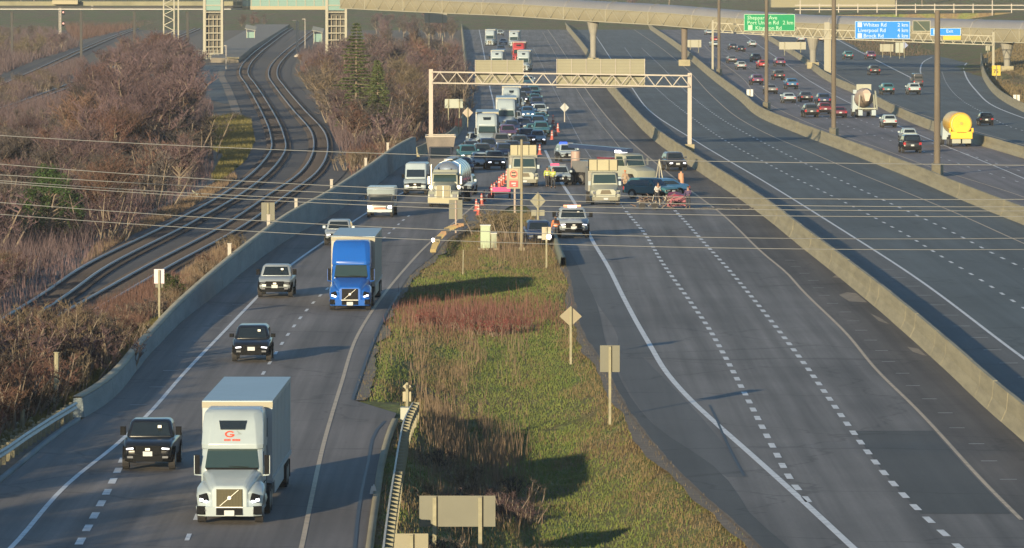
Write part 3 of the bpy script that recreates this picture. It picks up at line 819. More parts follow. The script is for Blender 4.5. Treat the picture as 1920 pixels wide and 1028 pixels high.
    for s in (-1, 1):
        for y in (0.92, L - 1.02 if kind != 'van' else L - 1.3):
            wheel(t, w - 0.125, y, wr, 0.25, s)
            if detail >= 1:
                a = MB(); n = 9; pts = []
                for i in range(n):
                    th = math.pi * i / (n - 1); pts.append((y + (wr + 0.07) * math.cos(th), wr + (wr + 0.07) * math.sin(th)))
                pts2 = [(y + (wr + 0.0) * math.cos(math.pi * i / (n - 1)), wr + (wr + 0.0) * math.sin(math.pi * i / (n - 1))) for i in range(n)][::-1]
                a.prism(pts + pts2, s * (w - 0.02) - 0.012, s * (w - 0.02) + 0.03); a.build('wheel_arch', M_TRIM, t)
    MB().box((0, L / 2, lo - 0.02), (W - 0.5, L - 0.9, 0.12)).build('underbody', M_TRIM, t)
    if kind == 'pickup':
        MB().box((0, (yb + L) / 2 + 0.1, dz + 0.01), (W - 0.34, L - yb - 0.35, 0.05)).build('bed_liner', M_TRIM, t)
    if detail >= 2:
        MB().box((0, hy - 0.05, gz - 0.02), (0.18, 0.03, 0.09)).build('badge', M_CHROME, t)
        MB().box((w * 0.35, ry0 - 0.35, bz + 0.36), (0.14, 0.1, 0.1)).build('interior_mirror', M_CHROME, t)
        for s in (-1, 1): MB().box((s * (w - 0.34), hy - 0.03, lo + 0.13), (0.22, 0.05, 0.08)).build('fog_lamp', M_LAMP, t)
    if extra == 'police':
        MB().box((-0.32, ry0 + 0.55, rz_ + 0.07), (0.72, 0.30, 0.22)).build('light_bar', M_BLUEL if lights == 'blue' else M_REDL, t)
        MB().box((0.36, ry0 + 0.55, rz_ + 0.06), (0.58, 0.26, 0.12)).build('light_bar', M_LAMP, t)
        for s in (-1, 1):
            MB().box((s * (w + 0.004), 2.4, bz - 0.38), (0.02, 2.0, 0.5)).build('door_panel', P_['black'], t)
        bb = MB(); 
        for s in (-1, 1): bb.bar((s * 0.35, -0.14, lo + 0.05), (s * 0.35, -0.14, nose + 0.02), 0.07)
        bb.bar((-0.5, -0.14, nose - 0.1), (0.5, -0.14, nose - 0.1), 0.07); bb.build('push_bar', M_TRIM, t)
    if extra == 'amber':
        MB().box((0, ry0 + 0.5, rz_ + 0.09), (1.1, 0.3, 0.14)).build('beacon_bar', M_AMBER, t)
        MB().box((0.0, ry0 + 0.3, rz_ + 0.07), (0.55, 0.1, 0.12)).build('beacon', M_WHITEL, t)
    return t, L

# ---- heavy trucks
def trailer(t, y0, L, side, roof, hgt=4.08, bot=1.15, w=1.29, skirt=True, trim=True):
    b = MB().box((0, y0 + L/2, (hgt + bot)/2), (2*w, L, hgt - bot - 0.0)); b.build('trailer_box', side, t)
    MB().box((0, y0 + L/2, hgt + 0.012), (2*w + 0.02, L + 0.02, 0.03)).build('trailer_roof', roof, t)
    if trim:
        MB().box((0, y0 - 0.02, hgt - 0.12), (2*w + 0.03, 0.07, 0.20)).build('front_trim', M_TRIMY, t)
    fr = MB()
    for s in (-1, 1):
        fr.box((s * (w + 0.01), y0 + L/2, bot + 0.03), (0.05, L, 0.14))
        for k in range(int(L / 1.2)): fr.box((s * (w + 0.006), y0 + 0.6 + 1.2 * k, (hgt + bot)/2), (0.02, 0.05, hgt - bot - 0.3))
    fr.build('side_rail', M_TSIDE, t)
    if skirt:
        for s in (-1, 1): MB().box((s * (w - 0.08), y0 + L * 0.45, 0.80), (0.05, L * 0.48, 0.66)).build('side_skirt', side, t)
    ax = MB().box((0, y0 + L/2, 0.98), (1.0, L - 0.6, 0.24))
    ax.build('trailer_frame', M_TRUNDER, t)
    for s in (-1, 1):
        for y in (y0 + L - 2.9, y0 + L - 1.6): wheel(t, w - 0.28, y, 0.51, 0.52, s)
        MB().box((s * (w - 0.28), y0 + L - 0.95, 0.62), (0.6, 0.03, 0.7)).build('mud_flap', M_BLACK, t)
        MB().box((s * 0.7, y0 + 2.6, 0.6), (0.14, 0.14, 0.8)).build('landing_leg', M_TRUNDER, t)
    for s in (-1, 1): MB().box((s * 0.95, y0 + L + 0.03, 1.0), (0.3, 0.06, 0.12)).build('taillight', M_TAIL, t)

def semi(label, color, style='sleeper', logo=False, side=None, roof=None, tl=16.1, detail=2, lights='on', grp=None, trail='box', roofwin=True, winw=0.95):
    t = empty('semi_truck', label, 'truck', group=grp)
    P = P_[color]; side = side or M_TSIDE; roof = roof or M_TROOF
    # bonnet, narrow at the grille and swelling toward the cab
    hd = MB(); hd.loft([[(-0.66, 0.08, 0.50), (-0.64, 0.04, 1.22), (-0.52, 0.06, 1.36), (0.52, 0.06, 1.36), (0.64, 0.04, 1.22), (0.66, 0.08, 0.50)],
                        [(-0.78, 0.45, 0.52), (-0.76, 0.40, 1.36), (-0.60, 0.42, 1.50), (0.60, 0.42, 1.50), (0.76, 0.40, 1.36), (0.78, 0.45, 0.52)],
                        [(-0.90, 1.2, 0.55), (-0.90, 1.2, 1.54), (-0.72, 1.2, 1.70), (0.72, 1.2, 1.70), (0.90, 1.2, 1.54), (0.90, 1.2, 0.55)],
                        [(-1.08, 2.1, 0.6), (-1.08, 2.1, 1.72), (-0.92, 2.1, 1.88), (0.92, 2.1, 1.88), (1.08, 2.1, 1.72), (1.08, 2.1, 0.6)]])
    hd.build('hood', P, t, smooth=True, bevel=0.06)
    MB().box((0, 2.0, 1.885), (1.9, 0.22, 0.05), (R(8), 0, 0)).build('cowl', M_TRIM, t)
    for s in (-1, 1):
        for z in (1.2, 2.2, 3.2): MB().box((s * 1.145, 4.3 + z * 0.2, z), (0.02, 0.05, 0.7)).build('cab_seam', M_TRIM, t)
        MB().box((s * 1.15, 2.9, 1.35), (0.02, 1.3, 0.03)).build('cab_seam', M_TRIM, t)
    for s in (-1, 1):
        fd = MB(); X = lambda a: s * a
        lo = [[(X(0.60), 0.12, 0.42), (X(0.60), 0.12, 1.12), (X(0.80), 0.16, 1.16), (X(1.04), 0.30, 1.00), (X(1.16), 0.42, 0.45)],
              [(X(0.66), 0.5, 0.95), (X(0.66), 0.5, 1.30), (X(0.90), 0.5, 1.32), (X(1.16), 0.55, 1.14), (X(1.24), 0.6, 0.95)],
              [(X(0.72), 1.1, 1.0), (X(0.74), 1.1, 1.46), (X(0.98), 1.1, 1.44), (X(1.22), 1.1, 1.26), (X(1.25), 1.1, 1.0)],
              [(X(0.9), 2.0, 0.62), (X(0.92), 2.0, 1.50), (X(1.06), 2.0, 1.46), (X(1.2), 2.0, 1.28), (X(1.22), 2.0, 0.6)]]
        if s < 0: lo = [l_[::-1] for l_ in lo]
        fd.loft(lo); fd.build('fender', P, t, smooth=True, bevel=0.05)
        hl = MB().box((X(0.94), 0.14, 0.84), (0.26, 0.14, 0.10), (R(-14), s * -0.2, s * 0.35)); hl.build('headlight', M_LAMPON if lights == 'on' else M_LAMP, t)
        MB().box((X(0.93), 0.165, 0.94), (0.30, 0.14, 0.26), (R(-14), s * 0.3, s * 0.35)).build('headlight_housing', M_TRIM, t)
        MB().box((X(1.02), 0.02, 0.50), (0.30, 0.12, 0.30), (0, 0, s * 0.4)).build('bumper_corner', M_TRIM, t)
        MB().box((X(0.93), 0.0, 0.50), (0.16, 0.08, 0.06)).build('fog_lamp', M_LAMP, t)
    bp = MB(); frustum(bp, [(0.28, 0.03, 0.7, 1.16, 0.3), (0.62, -0.02, 0.7, 1.22, 0.3)]); bp.build('bumper', P if style != 'classic' else M_CHROME, t)
    MB().box((0, -0.03, 0.46), (0.95, 0.06, 0.26)).build('bumper_intake', M_TRIM, t)
    MB().box((0.0, -0.075, 0.40), (0.36, 0.03, 0.2)).build('licence_plate', M_PLATE, t)
    gm_ = mat('grille_mesh_bronze' if color == 'white' else 'grille_mesh_black', (0.07, 0.066, 0.042) if color == 'white' else (0.006, 0.006, 0.008), 0.7, spec=0.2)
    g = MB().box((0, 0.045, 0.94), (0.94, 0.06, 0.64))
    for k in range(9): g.box((-0.43 + k * 0.108, 0.005, 0.94), (0.022, 0.03, 0.62))
    for k in range(6): g.box((0, 0.0, 0.68 + k * 0.105), (0.93, 0.03, 0.018))
    go = g.build('grille', gm_, t)
    MB().bar((-0.34, -0.025, 0.66), (0.34, -0.025, 1.24), 0.045, 0.02).build('grille_bar', M_CHROME, go)
    MB().cyl((0, -0.055, 0.95), (0, -0.01, 0.95), 0.07, n=16).build('emblem', M_CHROME, go)
    MB().box((0, 0.0, 0.60), (0.98, 0.08, 0.05)).build('grille_sill', M_CHROME, t)
    # cab
    cb = MB(); frustum(cb, [(0.85, 2.0, 4.2, 1.12, 0.14), (1.86, 1.98, 4.2, 1.13, 0.14), (2.58, 2.42, 4.2, 1.10, 0.18)]); cb.build('cab', P, t, smooth=True, bevel=0.04)
    ws = MB(); panel(ws, (-0.98, 1.985, 1.90), (0.98, 1.985, 1.90), (0.90, 2.39, 2.54), (-0.90, 2.39, 2.54), 0.02); wo = ws.build('windshield', M_GLASSG, t)
    if detail >= 2:
        MB().box((0.25, 1.96, 1.95), (0.7, 0.02, 0.02), (0, 0.05, 0)).build('wiper', M_TRIM, wo)
        MB().box((0.05, 2.34, 2.46), (1.5, 0.03, 0.13), (R(-32), 0, 0)).build('sun_visor', P_['cream'] if color == 'white' else P_['teal'], wo)
        MB().box((0.5, 2.17, 2.16), (0.26, 0.03, 0.2), (R(-32), 0, 0)).build('seat_back', P_['tan'], wo)
    for s in (-1, 1):
        sw = MB(); q = [(s * 1.135, 2.45, 1.95), (s * 1.135, 3.35, 1.95), (s * 1.115, 3.35, 2.46), (s * 1.115, 2.68, 2.46)]
        if s < 0: q = q[::-1]
        panel(sw, *q); sw.build('side_window', M_GLASS, t)
        MB().box((s * 1.27, 2.05, 2.02), (0.18, 0.10, 0.70)).build('mirror', M_TRIM, t)
        MB().box((s * 1.37, 2.04, 2.02), (0.022, 0.10, 0.66)).build('mirror_frame', P, t)
        MB().bar((s * 1.1, 2.2, 1.62), (s * 1.36, 2.02, 1.66), 0.06).build('mirror_arm', P, t)
        MB().cyl((s * 0.86, 3.1, 0.62), (s * 0.86, 4.9, 0.62), 0.30, n=14).build('fuel_tank', M_CHROME, t)
        MB().box((s * 1.06, 3.7, 0.62), (0.08, 2.5, 0.62)).build('side_fairing', P, t)
        wheel(t, 1.04, 1.02, 0.51, 0.30, s)
        for y in (5.5, 6.8): wheel(t, 0.96, y, 0.51, 0.54, s)
    if style == 'sleeper':
        fa = MB(); frustum(fa, [(2.56, 2.30, 5.7, 1.12, 0.22), (2.75, 2.26, 5.7, 1.13, 0.25), (3.45, 2.72, 5.7, 1.11, 0.30), (3.84, 3.06, 5.7, 1.06, 0.32), (3.95, 3.3, 5.6, 0.96, 0.3)], rear_ch=0.05)
        fa.build('roof_fairing', P, t, smooth=True, bevel=0.10)
        MB().box((0, 5.0, 1.8), (2.2, 1.5, 1.9)).build('sleeper_box', P, t)
        if roofwin:
            rw = MB(); panel(rw, (-winw/2 + .03, 2.575, 3.25), (winw/2 - .03, 2.575, 3.25), (winw/2 + .03, 2.80, 3.55), (-winw/2 - .03, 2.80, 3.55), 0.05); rw.build('roof_window', M_GLASS, t)
        else:
            MB().box((0, 2.52, 2.66), (1.5, 0.5, 0.06)).build('sun_visor', P, t)
    elif style == 'day':
        MB().box((0, 3.6, 2.72), (2.1, 1.1, 0.2)).build('cab_roof', P, t)
    if logo:
        lg = empty('logo', None, None); 
        lm = mat('logo_red_print', (0.48, 0.06, 0.03), 0.6); lg2 = mat('logo_grey_print', (0.2, 0.24, 0.25), 0.6)
        bpy.data.objects.remove(lg)
        sl = math.atan2(2.72 - 2.26, 0.70)
        def on(z): return 2.26 + (z - 2.75) * (2.72 - 2.26) / 0.70 - 0.016
        m_ = MB()
        for i in range(20):                      # open ring, like a letter G
            a0, a1 = R(35 + i * 15.5), R(35 + (i + 1) * 15.5)
            q = []
            for a_, rr in ((a0, 0.115), (a1, 0.115), (a1, 0.185), (a0, 0.185)):
                z = 3.10 + rr * 0.62 * math.sin(a_); q.append((-0.10 + rr * math.cos(a_), on(z), z))
            m_.add(q, [(0, 1, 2, 3)])
        m_.add([(-0.1, on(3.10), 3.10), (0.06, on(3.10), 3.10), (0.06, on(3.06), 3.06), (-0.1, on(3.06), 3.06)], [(0, 1, 2, 3)])
        m_.build('logo_mark', lm, t)
        m_ = MB(); 
        m_.add([(0.14, on(3.24), 3.24), (0.34, on(3.10), 3.10), (0.14, on(3.08), 3.08), (0.22, on(3.10), 3.10)], [(0, 1, 2, 3)]); m_.build('logo_mark', lg2, t)
        m_ = MB(); x = -0.30
        for wdt in (0.055, 0.03, 0.055, 0.05, 0, 0.055, 0.03, 0.05, 0.055, 0.04):   # a word too small to read
            if wdt: m_.add([(x, on(2.86), 2.86), (x + wdt, on(2.86), 2.86), (x + wdt, on(2.93), 2.93), (x, on(2.93), 2.93)], [(0, 1, 2, 3)])
            x += wdt + (0.014 if wdt else 0.05)
        m_.build('logo_lettering', lm, t)
    MB().box((0, 4.6, 0.72), (0.9, 5.6, 0.26)).build('chassis', M_TRUNDER, t)
    MB().box((0, 5.9, 0.98), (1.0, 1.4, 0.14)).build('fifth_wheel', M_TRUNDER, t)
    if trail == 'box': trailer(t, 6.05, tl, side, roof)
    L = 6.05 + tl
    return t, L

def kenworth(label):
    """long-nosed chrome truck pulling a polished bulk tank"""
    t = empty('semi_truck', label, 'truck')
    P = P_['cream']
    hd = MB(); hd.loft([[(-0.62, 0.0, 0.62), (-0.60, 0.0, 1.66), (-0.5, 0.02, 1.74), (0.5, 0.02, 1.74), (0.60, 0.0, 1.66), (0.62, 0.0, 0.62)],
                        [(-0.95, 1.9, 0.7), (-0.92, 1.9, 1.86), (-0.75, 1.9, 1.98), (0.75, 1.9, 1.98), (0.92, 1.9, 1.86), (0.95, 1.9, 0.7)]]); hd.build('hood', P, t, smooth=True)
    g = MB().box((0, -0.05, 1.20), (1.06, 0.08, 1.06))
    for k in range(14): g.box((-0.47 + k * 0.072, -0.10, 1.20), (0.022, 0.03, 1.0))
    g.build('grille', mat('polished_grille', (0.15, 0.14, 0.09), 0.5, metal=0.2), t)
    MB().box((0, -0.10, 1.20), (0.04, 0.05, 1.04)).build('grille_divider', M_CHROME, t)
    MB().box((0, -0.22, 0.52), (2.45, 0.10, 0.44)).build('bumper', mat('polished_bumper', (0.18, 0.17, 0.11), 0.5, metal=0.2), t)
    for s in (-1, 1):
        fd = MB(); pts = [(0.0, 0.7), (0.02, 1.0), (0.3, 1.24), (1.0, 1.3), (1.7, 1.05), (1.8, 0.7), (1.5, 0.95), (0.9, 1.12), (0.35, 1.0)]
        fd.prism(pts, s * 0.62 if s > 0 else -1.22, 1.22 if s > 0 else -0.62); fd.build('fender', P, t)
        MB().box((s * 0.92, -0.02, 0.92), (0.34, 0.16, 0.24)).build('headlight', M_LAMP, t)
        MB().cyl((s * 1.16, 3.0, 0.9), (s * 1.16, 3.0, 3.35), 0.09, n=10).build('exhaust_stack', M_CHROME, t)
        MB().cyl((s * 1.12, 1.75, 1.55), (s * 1.12, 2.1, 1.55), 0.17, n=12).build('air_cleaner', M_CHROME, t)
        MB().box((s * 1.30, 2.0, 2.1), (0.14, 0.08, 0.62)).build('mirror', M_CHROME, t)
        wheel(t, 1.04, 0.95, 0.51, 0.30, s)
        for y in (4.9, 6.2): wheel(t, 0.96, y, 0.51, 0.54, s)
        for y in (15.4, 16.7): wheel(t, 0.96, y, 0.51, 0.54, s)
        sw = MB(); q = [(s * 1.075, 2.15, 1.98), (s * 1.075, 2.95, 1.98), (s * 1.065, 2.95, 2.5), (s * 1.065, 2.35, 2.5)]
        if s < 0: q = q[::-1]
        panel(sw, *q); sw.build('side_window', M_GLASS, t)
    cb = MB(); frustum(cb, [(0.9, 1.9, 3.2, 1.06, 0.08), (1.92, 1.88, 3.2, 1.07, 0.08), (2.62, 2.16, 3.2, 1.03, 0.12), (2.95, 2.5, 3.2, 0.95, 0.2)]); cb.build('cab', P, t, smooth=True)
    ws = MB(); panel(ws, (-0.94, 1.88, 1.98), (0.94, 1.88, 1.98), (0.88, 2.12, 2.55), (-0.88, 2.12, 2.55), 0.02); ws.build('windshield', M_GLASSG, t)
    MB().box((0, 1.95, 2.66), (1.9, 0.5, 0.06), (R(14), 0, 0)).build('sun_visor', P, t)
    for k in (-0.5, 0.5): MB().box((k, 2.5, 2.99), (0.13, 0.1, 0.09)).build('marker_light', M_AMBER if False else M_TRIM, t)
    MB().box((0, 4.4, 0.75), (0.9, 8.0, 0.26)).build('chassis', M_TRUNDER, t)
    tk = MB(); n = 20; loops = []
    for y, r in ((4.6, 0.55), (4.75, 0.95), (5.1, 1.18), (5.8, 1.25), (11.0, 1.25), (16.5, 1.25), (17.2, 1.15), (17.5, 0.7)):
        loops.append([(r * math.cos(2*math.pi*i/n), y, 2.35 + r * 0.98 * math.sin(2*math.pi*i/n)) for i in range(n)])
    tk.loft(loops); to = tk.build('tank', mat('polished_tank', (0.42, 0.47, 0.50), 0.26, metal=0.75), t, smooth=True)
    for y in (7.2, 9.8, 12.4, 15.0):
        r_ = MB(); r_.loft([[(1.275 * math.cos(2*math.pi*i/n), y + d, 2.35 + 1.25 * math.sin(2*math.pi*i/n)) for i in range(n)] for d in (0, 0.09)]); r_.build('tank_band', M_CHROME, to)
    MB().box((0, 11, 3.68), (0.7, 9.5, 0.06)).build('walkway', M_GALV, to)
    MB().box((0, 11, 0.98), (1.0, 12, 0.24)).build('trailer_frame', M_TRUNDER, t)
    return t, 17.6

def dump_truck(label):
    t = empty('dump_truck', label, 'truck')
    P = P_['charcoal']
    cb = MB(); frustum(cb, [(0.5, 0, 2.4, 1.15, 0.15), (1.5, 0.0, 2.4, 1.15, 0.15), (2.6, 0.9, 2.4, 1.05, 0.15)]); cb.build('cab', P, t)
    ws = MB(); panel(ws, (-0.95, 0.08, 1.6), (0.95, 0.08, 1.6), (0.88, 0.82, 2.5), (-0.88, 0.82, 2.5), 0.02); ws.build('windshield', M_GLASS, t)
    MB().box((0, 5.2, 0.95), (0.9, 8, 0.3)).build('chassis', M_TRUNDER, t)
    b = MB()      # flared open body
    out = [(-1.02, 1.25), (-1.38, 3.45), (-1.30, 3.45), (-0.95, 1.35), (0.95, 1.35), (1.30, 3.45), (1.38, 3.45), (1.02, 1.25)]
    b.loft([[(x, 2.75, z) for x, z in out], [(x, 9.3, z) for x, z in out]])
    b.add([(-1.3, 2.78, 3.45), (-0.95, 2.78, 1.35), (0.95, 2.78, 1.35), (1.3, 2.78, 3.45)], [(0, 1, 2, 3)])
    b.build('dump_body', mat('weathered_brown_steel', (0.10, 0.085, 0.075), 0.6, var=0.2, vscale=1), t)
    rm = mat('pale_rim_steel', (0.28, 0.25, 0.21), 0.5)
    for s in (-1, 1): MB().box((s * 1.36, 6.0, 3.50), (0.14, 6.7, 0.12)).build('body_rim', rm, t)
    MB().box((0, 2.72, 3.52), (2.8, 0.14, 0.12)).build('body_rim', rm, t)
    MB().box((0, 9.3, 3.52), (2.8, 0.14, 0.12)).build('body_rim', rm, t)
    for s in (-1, 1):
        for y in (1.0, 6.6, 7.9): wheel(t, 1.0, y, 0.51, 0.4, s)
        MB().box((s * 0.9, -0.02, 0.95), (0.3, 0.08, 0.2)).build('headlight', M_LAMP, t)
    return t, 9.4

def work_truck(label, color='cream', box=True):
    """medium truck with sloped bonnet and a tall pale body behind the cab"""
    t = empty('work_truck', label, 'truck', group='pale work trucks at the closure')
    P = P_[color]
    hd = MB(); hd.loft([[(-0.78, 0.05, 0.6), (-0.80, 0.0, 1.10), (-0.62, 0.10, 1.26), (0.62, 0.10, 1.26), (0.80, 0.0, 1.10), (0.78, 0.05, 0.6)],
                        [(-1.10, 1.6, 0.6), (-1.08, 1.6, 1.52), (-0.9, 1.6, 1.66), (0.9, 1.6, 1.66), (1.08, 1.6, 1.52), (1.10, 1.6, 0.6)]]); hd.build('hood', P, t, smooth=True)
    g = MB(); panel(g, (-0.46, 0.0, 0.88), (0.46, 0.0, 0.88), (0.34, 0.06, 1.20), (-0.34, 0.06, 1.20), 0.03); g.build('grille', mat('brown_grille', (0.09, 0.075, 0.045), 0.6), t)
    b = MB(); frustum(b, [(0.36, -0.08, 0.5, 1.12, 0.15), (0.66, -0.12, 0.5, 1.16, 0.15)]); b.build('bumper', mat('dull_bumper', (0.16, 0.16, 0.13), 0.5), t)
    MB().box((0, -0.14, 0.50), (0.36, 0.04, 0.16)).build('licence_plate', M_PLATE, t)
    cb = MB(); frustum(cb, [(0.7, 1.55, 3.4, 1.06, 0.1), (1.66, 1.5, 3.4, 1.07, 0.1), (2.48, 1.92, 3.4, 0.98, 0.14), (2.58, 2.1, 3.3, 0.9, 0.14)]); cb.build('cab', P, t, smooth=True)
    ws = MB(); panel(ws, (-0.93, 1.51, 1.72), (0.93, 1.51, 1.72), (0.86, 1.88, 2.40), (-0.86, 1.88, 2.40), 0.02); ws.build('windshield', M_GLASSG, t)
    for s in (-1, 1):
        MB().box((s * 0.93, 0.10, 1.0), (0.24, 0.18, 0.20)).build('headlight', M_LAMP, t)
        MB().box((s * 1.24, 1.6, 1.72), (0.2, 0.12, 0.34)).build('mirror', P_['white'], t)
        fd = MB(); frustum(fd, [(0.55, 0.25, 1.7, 0.2, 0.08), (1.16, 0.3, 1.6, 0.18, 0.08)])
        for i, v in enumerate(fd.v): fd.v[i] = (v[0] + s * 1.02, v[1], v[2])
        fd.build('fender', P, t)
        wheel(t, 1.02, 0.98, 0.46, 0.28, s); wheel(t, 0.98, 6.2, 0.46, 0.5, s)
        sw = MB(); q = [(s * 1.075, 1.95, 1.72), (s * 1.075, 2.9, 1.72), (s * 1.0, 2.9, 2.34), (s * 1.0, 2.15, 2.34)]
        if s < 0: q = q[::-1]
        panel(sw, *q); sw.build('side_window', M_GLASS, t)
    MB().box((0, 4.2, 0.8), (0.9, 7.0, 0.24)).build('chassis', M_TRUNDER, t)
    MB().box((0, 5.6, 1.95), (2.44, 3.9, 1.9)).build('body_box', mat('grey_body_side', (0.2, 0.2, 0.18), 0.6), t)
    pm = mat('cream_panel', (0.27, 0.25, 0.16), 0.55, var=0.05, vscale=1)
    bk = MB().box((0, 3.58, 3.14), (2.42, 0.10, 0.98)); bk.build('header_frame', M_TRIM, t)
    for k, (x, wd) in enumerate(((-0.83, 0.62), (0.0, 0.92), (0.83, 0.62))):
        MB().box((x, 3.50, 3.14), (wd, 0.08, 0.88)).build('header_panel', pm, t)
    MB().box((0, 3.46, 2.64), (2.46, 0.08, 0.06)).build('header_rail', P_['cream'], t)
    return t, 7.6

def cube_van(label):
    t = empty('cube_van', label, 'van')
    P = P_['charcoal']
    prof = [(0.0, 0.45), (0.0, 0.95), (0.2, 1.12), (1.0, 1.20), (1.6, 1.72), (2.2, 1.80), (2.6, 1.8), (2.6, 0.45)]
    b = MB(); b.prism(prof, -0.98, 0.98, 0.15, 0.08); b.build('cab', P, t, smooth=True)
    ws = MB(); panel(ws, (-0.82, 1.04, 1.26), (0.82, 1.04, 1.26), (0.78, 1.54, 1.69), (-0.78, 1.54, 1.69), 0.03); ws.build('windshield', M_GLASS, t)
    bx = MB(); frustum(bx, [(0.75, 2.1, 6.0, 1.02, 0.1), (1.7, 1.75, 6.0, 1.06, 0.12), (2.10, 1.35, 6.0, 1.08, 0.15), (2.30, 1.5, 5.9, 1.02, 0.2)]); bx.build('cargo_box', P_['white'], t, smooth=True)
    MB().box((0, -0.02, 0.66), (0.9, 0.06, 0.14)).build('grille', mat('orange_grille', (0.35, 0.09, 0.03), 0.5), t)
    MB().box((0, -0.05, 0.50), (1.9, 0.12, 0.2)).build('bumper', P_['white'], t)
    MB().box((0.0, -0.02, 0.83), (1.0, 0.05, 0.12)).build('grille_surround', P_['white'], t)
    MB().box((0, -0.12, 0.46), (0.36, 0.03, 0.16)).build('licence_plate', M_PLATE, t)
    for s in (-1, 1):
        MB().box((s * 0.78, -0.02, 0.80), (0.30, 0.10, 0.22)).build('headlight', M_LAMPON, t)
        MB().box((s * 1.14, 1.4, 1.5), (0.16, 0.1, 0.3)).build('mirror', M_TRIM, t)
        wheel(t, 0.88, 0.9, 0.38, 0.25, s); wheel(t, 0.9, 5.0, 0.38, 0.4, s)
    return t, 6.4

def mixer(label):
    t = empty('mixer_truck', label, 'truck'); W_ = P_['cream']
    cb = MB(); frustum(cb, [(0.6, 0, 2.2, 1.15, 0.1), (2.7, 0.2, 2.2, 1.1, 0.1)]); cb.build('cab', P_['white'], t)
    MB().box((0, 4.9, 0.95), (1.0, 9.0, 0.3)).build('chassis', M_TRUNDER, t)
    MB().box((-0.22, 3.0, 3.0), (1.9, 0.5, 2.3)).build('headboard', P_['cream'], t)
    n = 18; loops = []
    for y, r, z in ((3.4, 0.7, 2.15), (4.2, 1.15, 2.3), (6.0, 1.22, 2.5), (7.8, 0.9, 2.85), (8.9, 0.5, 3.05)):
        loops.append([(r * math.cos(2*math.pi*i/n), y, z + r * math.sin(2*math.pi*i/n)) for i in range(n)])
    d = MB().loft(loops); do = d.build('drum', mat('cement_drum', (0.30, 0.24, 0.20), 0.6, var=0.2, vscale=1.2), t, smooth=True)
    hp = MB(); frustum(hp, [(2.1, 8.9, 9.7, 0.22, 0.05), (3.1, 8.7, 9.8, 0.48, 0.1)]); hp.build('hopper', mat('pinkish_hopper', (0.42, 0.33, 0.28), 0.6), t)
    fr = MB()
    for s in (-1, 1): fr.bar((s * 1.0, 9.2, 0.9), (s * 0.9, 9.0, 2.9), 0.12)
    fr.bar((-1.2, 9.5, 1.15), (1.2, 9.5, 1.15), 0.16); fr.build('rear_frame', W_, t)
    ch = MB().bar((-1.3, 9.4, 1.0), (-1.1, 9.0, 3.4), 0.14); ch.build('chute', P_['cream'], t)
    for s in (-1, 1):
        MB().box((s * 0.85, 9.65, 0.62), (0.55, 0.05, 0.7)).build('mud_flap', P_['white'], t)
        for y in (1.0, 6.4, 7.7): wheel(t, 1.0, y, 0.5, 0.4, s)
    MB().box((1.05, 4.2, 3.2), (0.45, 0.6, 0.5)).build('water_tank', P_['white'], t)
    return t, 9.8

def tanker(label):
    t = empty('tank_truck', label, 'truck'); Y_ = P_['yellow']
    cb = MB(); frustum(cb, [(0.6, 0, 2.2, 1.1, 0.1), (2.5, 0.2, 2.2, 1.05, 0.1)]); cb.build('cab', P_['white'], t)
    MB().box((0, 5.5, 0.95), (1.0, 10.0, 0.3)).build('chassis', M_TRUNDER, t)
    n = 24; loops = []
    for y, r in ((2.6, 0.6), (2.9, 1.1), (3.4, 1.24), (10.2, 1.24), (10.45, 1.18), (10.6, 1.0)):
        loops.append([(r * math.cos(2*math.pi*i/n), y, 2.45 + r * math.sin(2*math.pi*i/n)) for i in range(n)])
    tk = MB().loft(loops); tk.build('tank', Y_, t, smooth=True)
    rg = MB(); rg.loft([[(r * math.cos(2*math.pi*i/n), y, 2.45 + r * math.sin(2*math.pi*i/n)) for i in range(n)] for r, y in ((1.10, 10.56), (1.10, 10.66), (1.02, 10.68), (1.02, 10.58))], caps=False); rg.build('end_ring', mat('ring_tan_yellow', (0.42, 0.30, 0.08), 0.5), t)
    MB().cyl((0, 10.6, 2.5), (0, 10.72, 2.5), 0.17, n=12).build('hatch', mat('hatch_ochre', (0.4, 0.24, 0.03), 0.5), t)
    MB().box((0, 10.75, 1.25), (2.3, 0.35, 0.75)).build('rear_cabinet', Y_, t)
    MB().box((0, 10.95, 1.55), (1.0, 0.04, 0.05)).build('cabinet_handle', M_TRIM, t)
    for s in (-1, 1):
        MB().box((s * 1.2, 10.3, 1.75), (0.2, 0.6, 0.5)).build('corner_box', P_['yellow'], t)
        MB().box((s * 0.55, 10.8, 0.6), (0.95, 0.05, 0.45)).build('mud_flap', P_['cream'], t)
        for y in (1.0, 7.6, 8.9): wheel(t, 1.0, y, 0.5, 0.4, s)
    return t, 10.9

